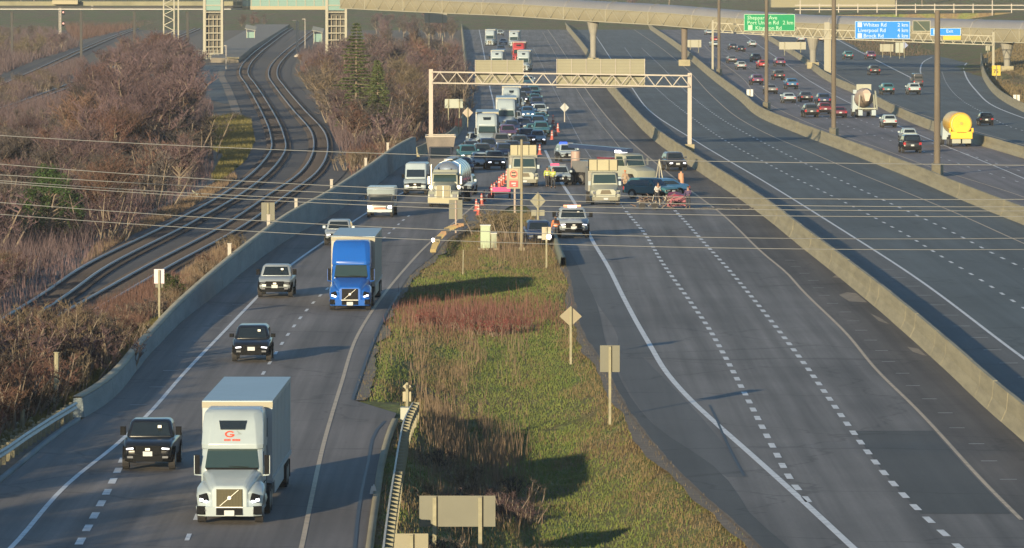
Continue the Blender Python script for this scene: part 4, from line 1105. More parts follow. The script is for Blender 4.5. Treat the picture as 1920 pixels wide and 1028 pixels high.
def heavy_tow(label):
    """broadside recovery truck: pale cab, long dark boom raked up over the body"""
    t = empty('recovery_truck', label, 'truck'); P = P_['cream']
    prof = [(0.0, 0.55), (0.0, 1.35), (0.35, 1.55), (1.35, 1.75), (1.75, 2.70), (2.1, 2.85), (3.0, 2.85), (3.0, 0.9), (1.95, 0.75), (1.55, 1.05), (0.6, 1.05), (0.25, 0.6)]
    b = MB(); b.prism(prof, -1.12, 1.12, 0.1, 0.05); b.build('cab', P, t, smooth=True)
    for s in (-1, 1):
        q = [(s * 1.10, 1.62, 1.78), (s * 1.10, 2.75, 1.78), (s * 1.10, 2.75, 2.6), (s * 1.10, 1.95, 2.6)]
        if s < 0: q = q[::-1]
        m_ = MB(); panel(m_, *q, t=0.04); m_.build('side_window', M_GLASSG, t)
        MB().box((s * 1.11, 2.3, 0.72), (0.08, 1.3, 0.16)).build('step', P_['white'], t)
        MB().box((s * 1.3, 1.35, 2.15), (0.12, 0.12, 0.62)).build('mirror', M_CHROME, t)
        for y in (1.05, 7.4, 8.7): wheel(t, 1.05, y, 0.54, 0.34, s)
    m_ = MB(); panel(m_, (-0.95, 1.36, 1.80), (0.95, 1.36, 1.80), (0.9, 1.72, 2.64), (-0.9, 1.72, 2.64), 0.03); m_.build('windshield', M_GLASSG, t)
    MB().box((0, 6.6, 1.0), (1.0, 7.4, 0.34)).build('chassis', M_TRUNDER, t)
    MB().box((0, 4.4, 1.75), (2.3, 1.9, 1.5)).build('tool_body', P_['maroon'], t)
    MB().box((0, 7.3, 1.6), (2.3, 3.0, 1.0)).build('deck_body', P_['grey'], t)
    bm_ = MB(); bm_.bar((0, 2.2, 3.10), (0, 10.2, 3.40), 0.7, 0.34); bm_.build('boom', P_['navy'], t)
    MB().box((0, 3.4, 3.0), (0.9, 0.7, 0.22)).build('lamp_bar', M_WHITEL, t)
    MB().cyl((0, 9.6, 1.2), (0, 9.6, 2.9), 0.42, n=12).build('hose_reel', mat('pinkish_tan_drum', (0.30, 0.22, 0.19), 0.6), t)
    MB().cyl((-0.4, 3.15, 0.9), (-0.4, 3.15, 2.9), 0.12, n=8).build('exhaust_stack', M_CHROME, t)
    return t, 10.4

def place(tl, px, py, facing=0, head=0.0, scale=1.0):
    """facing 0: nose toward the camera at the photo point; 1: tail toward it. head: turn in degrees"""
    t, L = tl; p = G(px, py)
    a = R(head)
    if facing == 0:
        t.location = (p.x, p.y, 0.02); t.rotation_euler = (0, 0, a)
    else:
        t.rotation_euler = (0, 0, a + math.pi)
        d = Vector((-math.sin(a), math.cos(a), 0)); q = p + d * L * scale
        t.location = (q.x, q.y, 0.02)
    t.scale = (scale,) * 3
    return t
def hd(c, y): return -math.degrees(c.heading(y))

GQ = 'cars and trucks held in the queue'
GR = 'cars driving away on the busy lanes'
GM = 'vehicles coming down the exit road'
place(semi('white sleeper tractor with red logo and roof window pulling a white trailer, nearest the camera', 'white', logo=True, grp=GM), 430, 984, 0, -0.7, 0.965)
place(semi('bright blue sleeper tractor pulling a grey-sided box trailer with lit headlights', 'royal', side=M_TSIDEB, grp=GM, tl=14.6, roofwin=False), 656, 583, 0, -0.6, 0.965)
place(car('pickup', 'black', 'black pickup truck with lit headlights at the bottom left beside the white semi', detail=2, grp=GM), 277, 884, 0, hd(C_WL, 850) * 0.5)
place(car('suv', 'black', 'dark SUV with lit headlights driving behind the big white semi', detail=2, grp=GM), 471, 680, 0, hd(C_LA, 650))
place(car('pickup', 'silver', 'pale silver pickup with dark grille passing the shaded retaining wall', 'off', detail=2, grp=GM), 515, 559, 0, hd(C_LA, 560))
place(car('suv', 'silver', 'silver car half hidden behind the trailer of the blue semi', 'on', grp=GM), 633, 461, 0, hd(C_LA, 470))
place(cube_van('small cube van with pale box over the dark cab and an orange grille'), 712, 408, 0, hd(C_LA, 400))
place(car('van', 'white', 'high white cargo van beside the long-nosed tank truck', 'off', grp=GM, detail=2), 778, 366, 0, hd(C_LA, 370), 0.98)
place(kenworth('long-nosed pale truck with tall ribbed grille pulling a polished silver tank'), 831, 389, 0, hd(C_LA, 380) - 1.0)
place(dump_truck('dark open-topped dump truck with pale rim behind the silver tank'), 826, 329, 0, 0.5)
place(car('suv', 'white', 'white car emerging from behind the silver tank truck next to the orange cones', 'off', grp=GQ), 865, 367, 0, hd(C_LA, 360) - 3)
# queue of trucks
for lab, col, x, y, rw, ww_ in (
    ('white sleeper semi with wide dark roof window, foremost big truck of the queue', 'white', 913, 281, True, 0.85),
    ('white cab-over style truck with tall blank front, second in the truck queue', 'white', 949, 247, False, 0.6),
    ('white semi with small roof window directly under the left gantry sign back', 'white', 959, 220, True, 0.6),
    ('white semi whose roof shows just above the left gantry sign back', 'white', 931, 135, True, 0.6),
    ('white semi behind the right edge of the left gantry sign back', 'white', 981, 135, True, 0.6),
    ('farthest white truck of the queue close under the footbridge on the left', 'white', 918, 86, False, 0.6),
    ('farthest white truck of the queue close under the footbridge on the right', 'white', 963, 89, True, 0.6)):
    place(semi(lab, col, 'sleeper', roofwin=rw, winw=ww_, detail=1, lights='off', grp=GQ, tl=15.5), x, y, 0, 0.0 if y > 200 else -1.5, 0.94)
place(semi('red and white semi in the far queue near the footbridge', 'red', detail=1, lights='off', grp=GQ, side=P_['red'], roof=P_['red']), 972, 118, 0, -1.5)
# queue of cars
QC = [('sedan','navy',996,173,'dark'),('suv','teal',1001,184,'blue-green'),('sedan','teal',1004,196,'blue-green'),('suv','navy',1008,207,'dark blue'),('suv','white',1013,221,'white'),
      ('sedan','teal',1014,234,'teal'),('suv','blue',1010,245,'blue'),('sedan','teal',1001,257,'teal'),('suv','navy',990,272,'dark blue'),('hatch','white',1010,272,'white'),('suv','teal',1016,258,'blue-green'),('sedan','navy',984,246,'navy'),('suv','charcoal',978,286,'charcoal'),('hatch','navy',948,299,'navy'),('suv','silver',896,280,'silver'),('sedan','blue',990,222,'blue'),('suv','navy',986,186,'navy'),('sedan','white',992,160,'white'),('suv','charcoal',978,196,'charcoal'),('suv','navy',940,100,'navy'),('sedan','silver',944,84,'silver'),('suv','teal',985,164,'teal'),('sedan','navy',926,112,'navy'),('suv','white',938,68,'white'),('sedan','charcoal',985,104,'charcoal'),
      ('suv','white',971,208,'white'),('sedan','charcoal',968,222,'dark grey'),('suv','silver',966,236,'silver'),('sedan','navy',961,250,'dark blue'),('suv','purple',955,264,'purplish'),
      ('suv','grey',943,282,'grey'),('suv','charcoal',908,303,'dark grey'),('hatch','white',903,318,'white'),('suv','teal',880,306,'dark teal'),('sedan','navy',872,326,'navy'),
      ('suv','black',931,319,'black'),('sedan','charcoal',887,292,'charcoal'),('suv','navy',918,292,'navy'),('sedan','charcoal',964,292,'charcoal')]
PLC = {173:'first below the right end of the left gantry sign back',184:'second below the gantry truss in the right file of the queue',196:'third in the right file of the queue',207:'just ahead of the white car in the right file',
 221:'right file of the queue beside the white diamond sign',234:'right behind the pink traffic cones',245:'level with the topmost orange cones',257:'near the head of the right file',272:'at the head of the right file',
 208:'squeezed between the white trucks and the right file',222:'narrow gap beside the blank-fronted truck',236:'beside the nose of the blank-fronted truck',250:'left of the orange cones, between truck and right file',264:'just right of the foremost semi trailer',
 282:'right beside the nose of the foremost semi',303:'directly in front of the foremost semi',318:'in front of the foremost semi, with pale hood',306:'right of the dump truck rim',326:'partly behind the silver tank',
 319:'with lit headlights before the crash cushion',292:'beside the foremost semi cab'}
for k, (kd, c, x, y, cn) in enumerate(QC):
    pl = PLC.get(y, 'in the queue')
    pl = {1016: 'beside the lowest orange cones by the queue', 984: 'in the middle file left of the orange cones', 978: 'in the middle file by the work truck header' if y == 286 else 'in the middle file under the gantry', 948: 'in front of the silver SUV by the nose of the foremost semi', 896: 'between the gantry leg and the foremost semi', 990: 'in the middle file level with the white car', 986: 'in the middle file beneath the gantry truss', 992: 'right below the gantry truss', 940: 'far up the queue left of the red semi', 944: 'far up the queue beyond the red semi', 985: 'hard under the left gantry sign' if y == 164 else 'right beside the red semi', 926: 'just above the left gantry sign', 938: 'farthest up the queue near the footbridge'}.get(x, pl)
    if (kd, y) == ('hatch', 272): pl = 'nearest the cones at the head of the right file'
    if x == 887: pl = 'between the foremost semi and the gantry leg'
    if x == 964: pl = 'right behind the work truck header panels'
    place(car(kd, c, '%s %s %s' % (cn, {'hatch': 'hatchback', 'suv': 'SUV', 'sedan': 'sedan'}[kd], pl), 'on' if k % 3 == 0 or x == 931 else 'off', grp=GQ), x, y, 0, 2.0 if y < 260 else 5.0)
# closure and crash
place(car('suv', 'white', 'police SUV with blue flashing roof light, upper of the two police cars', 'blue', extra='police', detail=1), 1069, 304, 0, 8)
place(car('suv', 'white', 'police SUV with pink-red roof light beside the officers in vests', 'off', extra='police', detail=1), 1053, 349, 0, 6)
place(car('suv', 'charcoal', 'dark unmarked car with white lamps stopped against the tan barrier', 'on', detail=1), 1271, 321, 0, 8)
place(car('pickup', 'silver', 'silver pickup with amber roof beacons and wide mirrors blocking the closed lanes', 'on', 2, extra='amber'), 1076, 447, 0, 2, 1.12)
place(work_truck('pale work truck with three cream header panels, stopped right of the police cars'), 1136, 385, 0, 3)
place(work_truck('pale work truck with cream header panels half hidden behind the round-bordered orange sign'), 984, 351, 0, 2)
place(car('suv', 'navy', 'dark blue SUV stopped between the median bushes and the pickup with beacons', 'off', 1), 1013, 463, 0, 3)
ht, hL = heavy_tow('broadside heavy recovery truck with long dark boom and cream cab door')
p = G(1212, 350); ht.location = (p.x, p.y, 0.02); ht.rotation_euler = (0, 0, R(40))
# crashed car and wreckage
wt, wl = car('sedan', 'blue', 'crumpled blue car lying broadside in front of the recovery truck', 'off', 1)
p = G(1192, 368); wt.location = (p.x, p.y, 0.02); wt.rotation_euler = (0, R(3), R(-62))
place(car('suv', 'teal', 'damaged dark teal car with its roof buckled, right of the crumpled blue car', 'off', 1), 1262, 374, 0, 48)

# rear-facing traffic on the busy lanes
RC = [('suv','black',1711,288,'black boxy off-roader with spare wheel following the white hatchback',3,'bigsuv'),('hatch','white',1706,268,'white hatchback just ahead of the black off-roader',3,0),
 ('hatch','white',1669,240,'white hatchback right behind the mixer truck',3,0),('sedan','white',1481,194,'white sedan alone in the left lane beyond the third tall pole',4,0),
 ('suv','charcoal',1522,221,'dark SUV with bright plate nearest the third tall pole on its left',4,0),('hatch','maroon',1548,215,'dark red car beside the third tall pole',4,0),('sedan','maroon',1576,222,'maroon sedan just right of the third tall pole',4,0),
 ('sedan','charcoal',1513,192,'small dark sedan right of the white sedan',4,0),('suv','navy',1546,199,'navy SUV above the dark red car',4,0),('suv','blue',1486,168,'blue SUV right of the second tall pole',4,0),
 ('suv','purple',1421,160,'purplish dark SUV left of the second tall pole',5,0),('sedan','grey',1448,177,'grey sedan right of the second tall pole, lower',5,0),('suv','charcoal',1462,151,'charcoal SUV between the two pole tops and the blue SUV',5,0),
 ('hatch','silver',1391,131,'silver car near the white post, lower of a close pair',5,0),('sedan','grey',1374,119,'grey sedan near the white post in the bridge shadow',5,0),('suv','grey',1419,117,'grey SUV in the bridge shadow left of the second pole',5,0),
 ('suv','red',1432,130,'red SUV half hidden by the second tall pole',5,0),('suv','purple',1464,125,'purple SUV in the bridge shadow right of the second pole',5,0),('sedan','charcoal',1376,94,'dark sedan just beyond the bridge shadow, left of a pair',6,0),
 ('sedan','black',1391,98,'black sedan just beyond the bridge shadow, right of a pair',6,0),('hatch','white',1412,89,'white hatchback just beyond the bridge shadow',6,0),('sedan','red',1343,80,'dark red sedan behind the first tall pole',6,0),
 ('sedan','white',1330,66,'white sedan far away left of the first tall pole',6,0),('sedan','white',1341,89,'white car passing between the two leftmost posts',6,0),('hatch','white',1503,79,'white car under the footbridge above the wide blank sign',5,0),('suv','tan',1541,80,'beige car under the footbridge beside the thick gantry leg',5,0),
 ('suv','teal',1592,112,'dark teal SUV on the far right lanes near the ramp fork',4,0),('suv','purple',1634,112,'dark purple SUV next to the ramp fork line',4,0),('suv','charcoal',1641,141,'charcoal SUV on the far right lanes above the mixer',4,0),
 ('suv','teal',1666,178,'dark teal SUV right above the mixer truck',4,0),('suv','white',1715,178,'white SUV ahead of the dark van on the far right lanes',3,0),('van','charcoal',1722,164,'dark van just beyond the white SUV on the far right lanes',3,0),
 ('hatch','black',1850,236,'black hatchback with pale bumper alone at the far right',2,0)]
for kd, c, x, y, lab, h_, alt in RC:
    place(car(alt or kd, c, lab, 'off', 1, grp=GR), x, y, 1, h_, 0.8 if kd == 'van' else 1.0)
o = MB().cyl((0, 0, 0), (0, 0.22, 0), 0.36, n=16)
place(mixer('cement mixer truck with tall cream headboard and pale drum'), 1626, 221, 1, 3)
place(tanker('bright yellow tank truck with round tank end'), 1803, 276, 1, 3)
# ================================================================ structures
def row_of(Y, z=0.0): return 514 + FPX * math.tan(math.atan2(CAMH - z, Y) - PITCH)
M_BRIDGE = mat('bridge_cladding_tan', (0.235, 0.215, 0.15), 0.5, metal=0.1, var=0.10, vscale=0.12, stretch=(1, 1, 0.4))
M_BROOF = mat('bridge_roof_grey', (0.22, 0.22, 0.225), 0.45, metal=0.2, var=0.08, vscale=0.1)
M_BTRUSS = mat('bridge_truss_pale', (0.27, 0.26, 0.20), 0.5)
M_BEAM = mat('bridge_edge_beam', (0.21, 0.185, 0.11), 0.5)
M_TEALG = mat('teal_station_glass', (0.10, 0.20, 0.19), 0.25, spec=0.6)
M_CREAMS = mat('cream_steel', (0.21, 0.205, 0.16), 0.5)

# ---- footbridge over the highway and the railway
BX = lambda x: 1494 - 1.62 * x
zb_pts = [(-125, 11.6), (-115, 11.2), (-60, 10.9), (-35, 10.4), (-18, 9.75), (0, 9.2), (17, 8.3), (30, 7.7), (41, 6.9), (56, 6.0), (90, 5.4), (125, 5.0), (180, 4.8)]
def zb(x): return float(np.interp(x, [p[0] for p in zb_pts], [p[1] for p in zb_pts]))
fb = empty('footbridge', 'long enclosed tan footbridge crossing the whole highway and the railway in the distance', 'footbridge', (0, BX(0), 0))
u = Vector((1, -1.62, 0)).normalized()
def bridge_pt(x, o, z):      # along, toward the camera (+o), height over the floor line
    n = Vector((-u.y, u.x, 0)) * -1      # toward the camera side
    return Vector((x + n.x * o, BX(x) + n.y * o - BX(0), zb(x) + z))
xsb = [-34 + 2.7 * i for i in range(80)]
sec = [(1.6, 0.0), (1.75, 0.35), (1.95, 1.5), (1.85, 2.6), (1.35, 3.55), (0.4, 4.15), (-0.6, 4.2), (-1.7, 3.5), (-1.9, 1.5), (-1.6, 0.0)]
def sweep(name, s_, m, x0=0, x1=None, par=fb, smooth=True):
    xs_ = [x for x in xsb if x >= x0 and (x1 is None or x <= x1)]
    mb = MB(); mb.loft([[bridge_pt(x, o, z) for o, z in s_] for x in xs_])
    return mb.build(name, m, par, smooth=smooth)
sweep('deck_shell', [(1.6, 0.0), (1.78, 0.35), (1.95, 1.2), (1.97, 2.0), (1.8, 2.55), (-1.8, 2.55), (-1.9, 1.5), (-1.6, 0.0)], M_BRIDGE, -40)
sweep('roof_shell', [(1.86, 2.56), (1.68, 3.0), (1.3, 3.55), (0.4, 4.0), (-0.6, 4.05), (-1.6, 3.5), (-1.75, 2.56)], M_BROOF, -40)
tr = MB()
for i, x in enumerate(xsb[:-2]):
    if x > 150: break
    a, b, c = bridge_pt(x, 2.02, 0.25), bridge_pt(x + 1.35, 2.08, 2.45), bridge_pt(x + 2.7, 2.02, 0.25)
    tr.bar(a, b, 0.10); tr.bar(b, c, 0.10)
for k in range(0, len(xsb) - 1):
    if xsb[k] > 160: break
    tr.bar(bridge_pt(xsb[k], 2.06, 0.15), bridge_pt(xsb[k+1], 2.06, 0.15), 0.18)
    tr.bar(bridge_pt(xsb[k], 2.02, 2.55), bridge_pt(xsb[k+1], 2.02, 2.55), 0.12)
tr.build('truss', M_BTRUSS, fb)
for k in range(2, 62, 3):                       # vertical cladding joints
    x = xsb[k]; MB().bar(bridge_pt(x, 2.04, 0.1), bridge_pt(x, 2.06, 2.5), 0.16).build('cladding_rib', M_BTRUSS, fb)
    MB().tube([bridge_pt(x, 1.92, 2.6), bridge_pt(x, 1.36, 3.6), bridge_pt(x, 0.4, 4.06), bridge_pt(x, -0.6, 4.1)], 0.06, 4).build('roof_seam', M_BROOF, fb)
# piers with flared heads
for px, py in ((1112, 118), (1524, 126), (1888, 136), (1283, 108)):
    p = G(px, py); x = p.x
    # slide onto the bridge line
    x = (px - 960) * BX(0) / FPX / (1 + 1.62 * (px - 960) / FPX)
    y = BX(x); top = zb(x)
    m_ = MB(); m_.cyl((x, y - BX(0), -0.1), (x, y - BX(0), top - 2.6), 0.52, 0.62, 14).cyl((x, y - BX(0), top - 2.6), (x, y - BX(0), top), 0.62, 1.25, 14)
    if px == 1283: m_ = MB().cyl((x, y - BX(0), -0.1), (x, y - BX(0), top), 0.55, 0.6, 14)
    m_.build('pier', mat('pier_concrete', (0.20, 0.195, 0.17), 0.8, var=0.1, vscale=0.5) if px != 1283 else mat('pier_brown', (0.12, 0.10, 0.08), 0.8), fb)
    MB().box((x, y - BX(0), 0.55), (2.2, 2.2, 1.3)).build('pier_plinth', M_CONC, fb)
# station link on the left: glazed walkway over the railway
lk = empty('station_walkway', 'glazed station walkway with a bright yellow edge beam between the two lift towers', 'walkway', (0, 0, 0))
def xat(px, Y): return (px - 960) * Y / FPX
YL = 1575
def zat(py, Y): return at(960, py, Y).z
xl, xr = xat(455, YL), xat(640, YL)
MB().box(((xl + xr)/2, YL, zat(15, YL)), (xr - xl, 3.4, 0.75)).build('edge_beam', M_BEAM, lk)
MB().box(((xl + xr)/2, YL, zat(7, YL) + 0.25), (xr - xl, 3.0, 1.7)).build('glazed_wall', M_TEALG, lk)
for k in range(12): MB().box((xl + (xr - xl) * k / 11, YL - 1.56, zat(7, YL) + 0.2), (0.16, 0.12, 1.8)).build('mullion', M_CREAMS, lk)
xl2 = xat(-60, YL)
wk = empty('covered_walkway', 'long covered walkway reaching to the upper left corner past the lattice mast', 'walkway', (0, 0, 0))
MB().box(((xl2 + xl)/2, YL + 5, zat(7, YL)), (xl - xl2, 3.0, 0.9)).build('walkway_deck', mat('walkway_olive', (0.15, 0.145, 0.09), 0.7, var=0.2, vscale=0.3), wk)
MB().box(((xl2 + xl)/2, YL + 5, zat(14, YL)), (xl - xl2, 3.2, 0.28)).build('dark_beam', M_TRUNDER, wk)  # near-black beam below the walkway deck
MB().box(((xl2 + xl)/2, YL + 4, zat(17.5, YL)), (xl - xl2, 3.2, 0.2)).build('lower_rail', M_BROOF, wk)
MB().box((xat(122, YL), YL + 2, zat(4.5, YL)), (5.4, 3.0, 0.85)).build('yellow_fascia', M_BEAM, wk)
for px in (20, 150, 250, 350): MB().box((xat(px, YL), YL + 5, 4.8), (0.5, 0.5, 9.6)).build('walkway_post', M_TRUNDER, wk)
for px0, px1, yb_, lab in ((384, 417, 100, 'open-framed lift tower with teal glass, left end of the yellow beam'), (613, 649, 62, 'open-framed lift tower with teal glass, right end of the yellow beam')):
    Y = 1560; xa, xb_ = xat(px0, Y), xat(px1, Y); z0 = max(0, zat(yb_, Y)) if px0 > 500 else 0
    t = empty('lift_tower', lab, 'tower', ((xa + xb_)/2, Y, 0), group='lift towers of the station'); hw = (xb_ - xa)/2; topz = 14.5
    for sx in (-1, 1):
        for sy in (-1, 1): MB().box((sx * hw, sy * 1.8, topz/2), (0.5, 0.5, topz)).build('corner_column', M_CREAMS, t)
    for k in range(10):
        MB().box((0, -1.8, 0.9 + 1.45 * k), (2 * hw - 0.5, 0.24, 0.2)).build('cross_beam', M_CREAMS, t)
    MB().box((0, 0, 12.2), (2 * hw - 0.6, 3.2, 4.4)).build('glass_box', M_TEALG, t)
    for k in (-0.5, 0, 0.45): MB().box((k * hw, -1.0, 4.5), (0.16, 0.16, 8.8)).build('guide_rail', mat('brown_guide', (0.2, 0.17, 0.12), 0.6), t)
    MB().box((0, 0.6, 5), (2 * hw - 0.6, 2.0, 9.6)).build('shaft_core', mat('shaft_dark', (0.06, 0.06, 0.05), 0.8), t)  # near-black core box inside the tower frame
# lattice mast
Y = 1500; t = empty('lattice_mast', 'pale lattice mast rising behind the bare trees left of the lift towers', 'mast', (xat(317, Y), Y, 0)); hw = 1.05
for s in (-1, 1):
    for q in (-1, 1): MB().box((s * hw, q * 0.7, 7), (0.20, 0.20, 14)).build('chord', M_CREAMS, t)
br = MB()
for k in range(13):
    a = -1 if k % 2 else 1; br.bar((a * hw, -0.72, k * 1.05), (-a * hw, -0.72, (k + 1) * 1.05), 0.13)
br.build('bracing', M_CREAMS, t); MB().box((1.9, 0, 7), (0.28, 0.28, 14)).build('side_pole', M_CREAMS, t)
# railway signals
for px, y0, y1, lab, heads in ((113, 12, 88, 'tall white signal mast with two pinkish heads left of the straight tracks', (24, 45)), (173, 6, 40, 'short cream signal post with a pink head beside the reeds', (10,))):
    p = G(px, y1); t = empty('railway_signal', lab, 'signal', p)
    h = at(px, y0, p.y).z; m_ = MB().box((-0.25, 0, h/2), (0.16, 0.2, h)).box((0.15, 0, h/2), (0.16, 0.2, h))
    for k in range(int(h / 0.8)): m_.box((-0.05, 0, 0.4 + 0.8 * k), (0.36, 0.12, 0.08))
    m_.build('mast', M_STEELW, t)
    for hy in heads:
        z = at(px, hy, p.y).z; MB().box((0.75, -0.1, z), (0.55, 0.3, 1.1)).build('signal_head', M_TRIM, t)
        MB().cyl((0.75, -0.45, z + 0.1), (0.75, -0.26, z + 0.1), 0.24, n=10).build('signal_lens', mat('pink_lens', (0.45, 0.2, 0.22), 0.4), t)
p = G(123, 89); o = MB().box((0, 0, 0.65), (0.45, 0.4, 1.3)).box((0, 0, 1.34), (0.55, 0.5, 0.1)).build('track_cabinet', M_STEELW, loc=p)
tag(o, 'small white trackside cabinet at the foot of the signal mast', 'cabinet')
# platform
pl = empty('station_platform', 'tan railway platform end with a pale edge strip below the left lift tower', 'platform', G(450, 112))
a = [G(395, 117), G(447, 118), G(474, 95), G(520, 66), G(560, 40), G(500, 40), G(410, 92)]
mb = MB(); mb.loft([[(q.x - pl.location.x, q.y - pl.location.y, z) for q in a] for z in (-0.2, 0.9)]); mb.build('platform_slab', mat('platform_paving', (0.17, 0.15, 0.12), 0.85, var=0.1, vscale=0.3), pl)
mb = MB(); mb.bar(G(425, 117.5) - pl.location + Vector((0, -0.1, 1.0)), G(447, 118.5) - pl.location + Vector((0, -0.1, 1.0)), 0.3, 0.25); mb.build('edge_strip', M_BEAM, pl)
M_FENCE = mat('hazy_grey_fence', (0.20, 0.21, 0.19), 0.7)
fn = empty('fence', 'grey mesh fence round the foot of the left lift tower', 'fence', G(380, 112))
for k in range(9):
    x = -3.2 + k * 0.8; MB().box((x, 0, 1.0), (0.1, 0.1, 2.0)).build('fence_post', M_FENCE, fn)
for z in (0.2, 0.6, 1.0, 1.4, 1.9): MB().box((0, 0, z), (6.4, 0.04, 0.05)).build('fence_rail', M_FENCE, fn)
# station lamps and shelter
def lamp(px, y0, y1, lab, arm=0.5, w=0.16, twin=False, col=M_STEELW, grp='station lamp posts'):
    p = G(px, y1); t = empty('lamp_post', lab, 'lamp post', p, group=grp); h = at(px, y0, p.y).z
    MB().cyl((0, 0, 0), (0, 0, h), w, w * 0.7, 8).build('pole', col, t)
    if twin: MB().cyl((0.35, 0, 0), (0.35, 0, h), w * 0.8, w * 0.6, 8).build('pole', col, t)
    MB().box((-arm * 0.6, 0, h), (arm * 1.6, 0.3, 0.14)).build('lamp_head', col, t); return t
lamp(556, 39, 104, 'tall pale twin lamp post on a white round base beside the inner track', 0.6, 0.14, True)
lamp(572, 36, 91, 'slender pale lamp post just right of the twin lamp post', 0.5, 0.12)
lamp(424, 86, 130, 'white signal-like post with round lamp left of the curving tracks', 0.3, 0.12)
o = MB().cyl((0, 0, 0), (0, 0, 0.35), 0.8, 0.75, 14).cyl((0, 0, 0.35), (0, 0, 0.6), 0.45, 0.4, 14).build('round_plinth', M_STEELW, loc=G(558, 107)); tag(o, 'round white base pad in front of the twin lamp post', 'plinth')
for px, y0, y1 in ((470, 24, 78), (596, 30, 82)):
    p = G(px, y1); t = empty('platform_shelter', 'small platform shelter with sloped pale roof ' + ('left of the tracks under the yellow beam' if px < 500 else 'beside the right lift tower'), 'shelter', p)
    for s in (-1, 1): MB().box((s * 1.0, 0, 1.6), (0.16, 0.16, 3.2)).build('post', M_CREAMS, t)
    MB().box((0, 0.6, 3.5), (2.8, 3.2, 0.16), (R(18), R(12), 0)).build('roof', M_FENCE, t); MB().box((0, 1.2, 1.4), (2.0, 0.1, 2.0)).build('glass_wall', M_TEALG, t)
# parked cars at the upper left
for k, (px, py, c, lab) in enumerate(((72, 40, 'white', 'white parked car at the upper left corner, nearest the straight tracks'), (88, 36, 'silver', 'silver parked car just behind the nearest white one at the upper left'), (50, 37, 'teal', 'teal parked car left of the white one at the upper left'), (95, 25, 'white', 'white parked car in the farther row at the upper left'), (30, 28, 'grey', 'grey parked car in the farther row at the upper left'))):
    place(car('suv', c, lab, 'off', 1, grp='cars parked beyond the railway'), px, py, 0, 60 + 10 * k)
lot = MB(); lot.add([G(-100, 60, 0.02), G(60, 48, 0.02), G(160, 52, 0.02), G(330, 40, 0.02), G(420, 20, 0.02), G(120, 14, 0.02), G(-100, 14, 0.02)], [tuple(range(7))[::-1]])
tag(lot.build('parking_lot', A_TEAL), kind='structure')
mb = MB(); mb.add([G(350, 128, -.045), G(380, 122, -.045), G(446, 122, -.045), G(452, 165, -.045), G(470, 190, -.045), G(420, 195, -.045), G(370, 180, -.045)], [tuple(range(7))[::-1]]); tag(mb.build('service_yard', A_TEAL), kind='structure')

# ---- sign gantry over the main lanes
Yg = 778.0
g = empty('sign_gantry', 'wide white lattice gantry carrying two blank sign backs over the main lanes', 'gantry', (0, Yg, 0), group='sign gantries')
xa, xb_ = xat(808, Yg), xat(1293, Yg)
za, zb2 = at(808, 135, Yg).z, at(1293, 142, Yg).z
def gz(x, dz=0): return za + (zb2 - za) * (x - xa) / (xb_ - xa) + dz
for x, w_, top in ((xa, 0.42, at(0, 130, Yg).z), (xb_, 0.42, at(0, 137, Yg).z)):
    MB().box((x, 0, top/2), (w_, w_, top)).build('gantry_leg', mat('pinkish_white_steel', (0.31, 0.27, 0.24), 0.55), g)
    MB().box((x, 0, 0.35), (1.0, 1.0, 0.9)).build('leg_base', M_CONC, g)
h_t = 1.15; n = 30; step = (xb_ - xa) / n
for q, yo in ((0, -0.5), (1, 0.5)):
    for dz in (0, -h_t): MB().bar((xa, yo, gz(xa, dz)), (xb_, yo, gz(xb_, dz)), 0.13).build('chord', M_STEELW, g)
br = MB()
for k in range(n):
    x0, x1 = xa + k * step, xa + (k + 1) * step
    for yo in (-0.5, 0.5):
        if k % 2: br.bar((x0, yo, gz(x0)), (x1, yo, gz(x1, -h_t)), 0.075)
        else: br.bar((x0, yo, gz(x0, -h_t)), (x1, yo, gz(x1)), 0.075)
br.build('lattice', M_STEELW, g)
for px0, px1, y0, y1, nn, lab in ((891, 981, 113, 159, 3, 'blank cream back of the smaller sign on the lattice gantry'), (1044, 1209, 111, 163, 6, 'blank cream back of the wide sign on the lattice gantry')):
    x0, x1 = xat(px0, Yg), xat(px1, Yg); z0, z1 = at(0, y1, Yg).z, at(0, y0, Yg).z
    t = empty('gantry_sign', lab, 'sign', ((x0 + x1)/2, Yg + 0.75, (z0 + z1)/2), group='blank sign backs on the lattice gantry')
    wd = (x1 - x0) / nn
    for k in range(nn): MB().box((-(x1 - x0)/2 + wd * (k + .5), 0, 0), (wd - 0.05, 0.06, z1 - z0)).build('sign_panel', mat('gantry_sign_cream', (0.165, 0.162, 0.112), 0.6, var=0.05, vscale=0.8), t)
    rb = MB()
    for k in range(9): rb.box((0, -0.06, -(z1 - z0)/2 + 0.15 + (z1 - z0 - 0.3) * k / 8), (x1 - x0, 0.04, 0.035))
    rb.build('stiffener', mat('stiffener_cream', (0.14, 0.135, 0.095), 0.6), t)
    for k in range(nn + 1): MB().box((-(x1 - x0)/2 + wd * k, -0.10, 0), (0.06, 0.06, z1 - z0 + 0.05)).build('sign_bracket', M_STEELW, t)
    MB().box((0, -0.25, -(z1 - z0)/2 - 0.05), (x1 - x0 + 0.1, 0.5, 0.08)).build('light_shelf', M_STEELW, t)

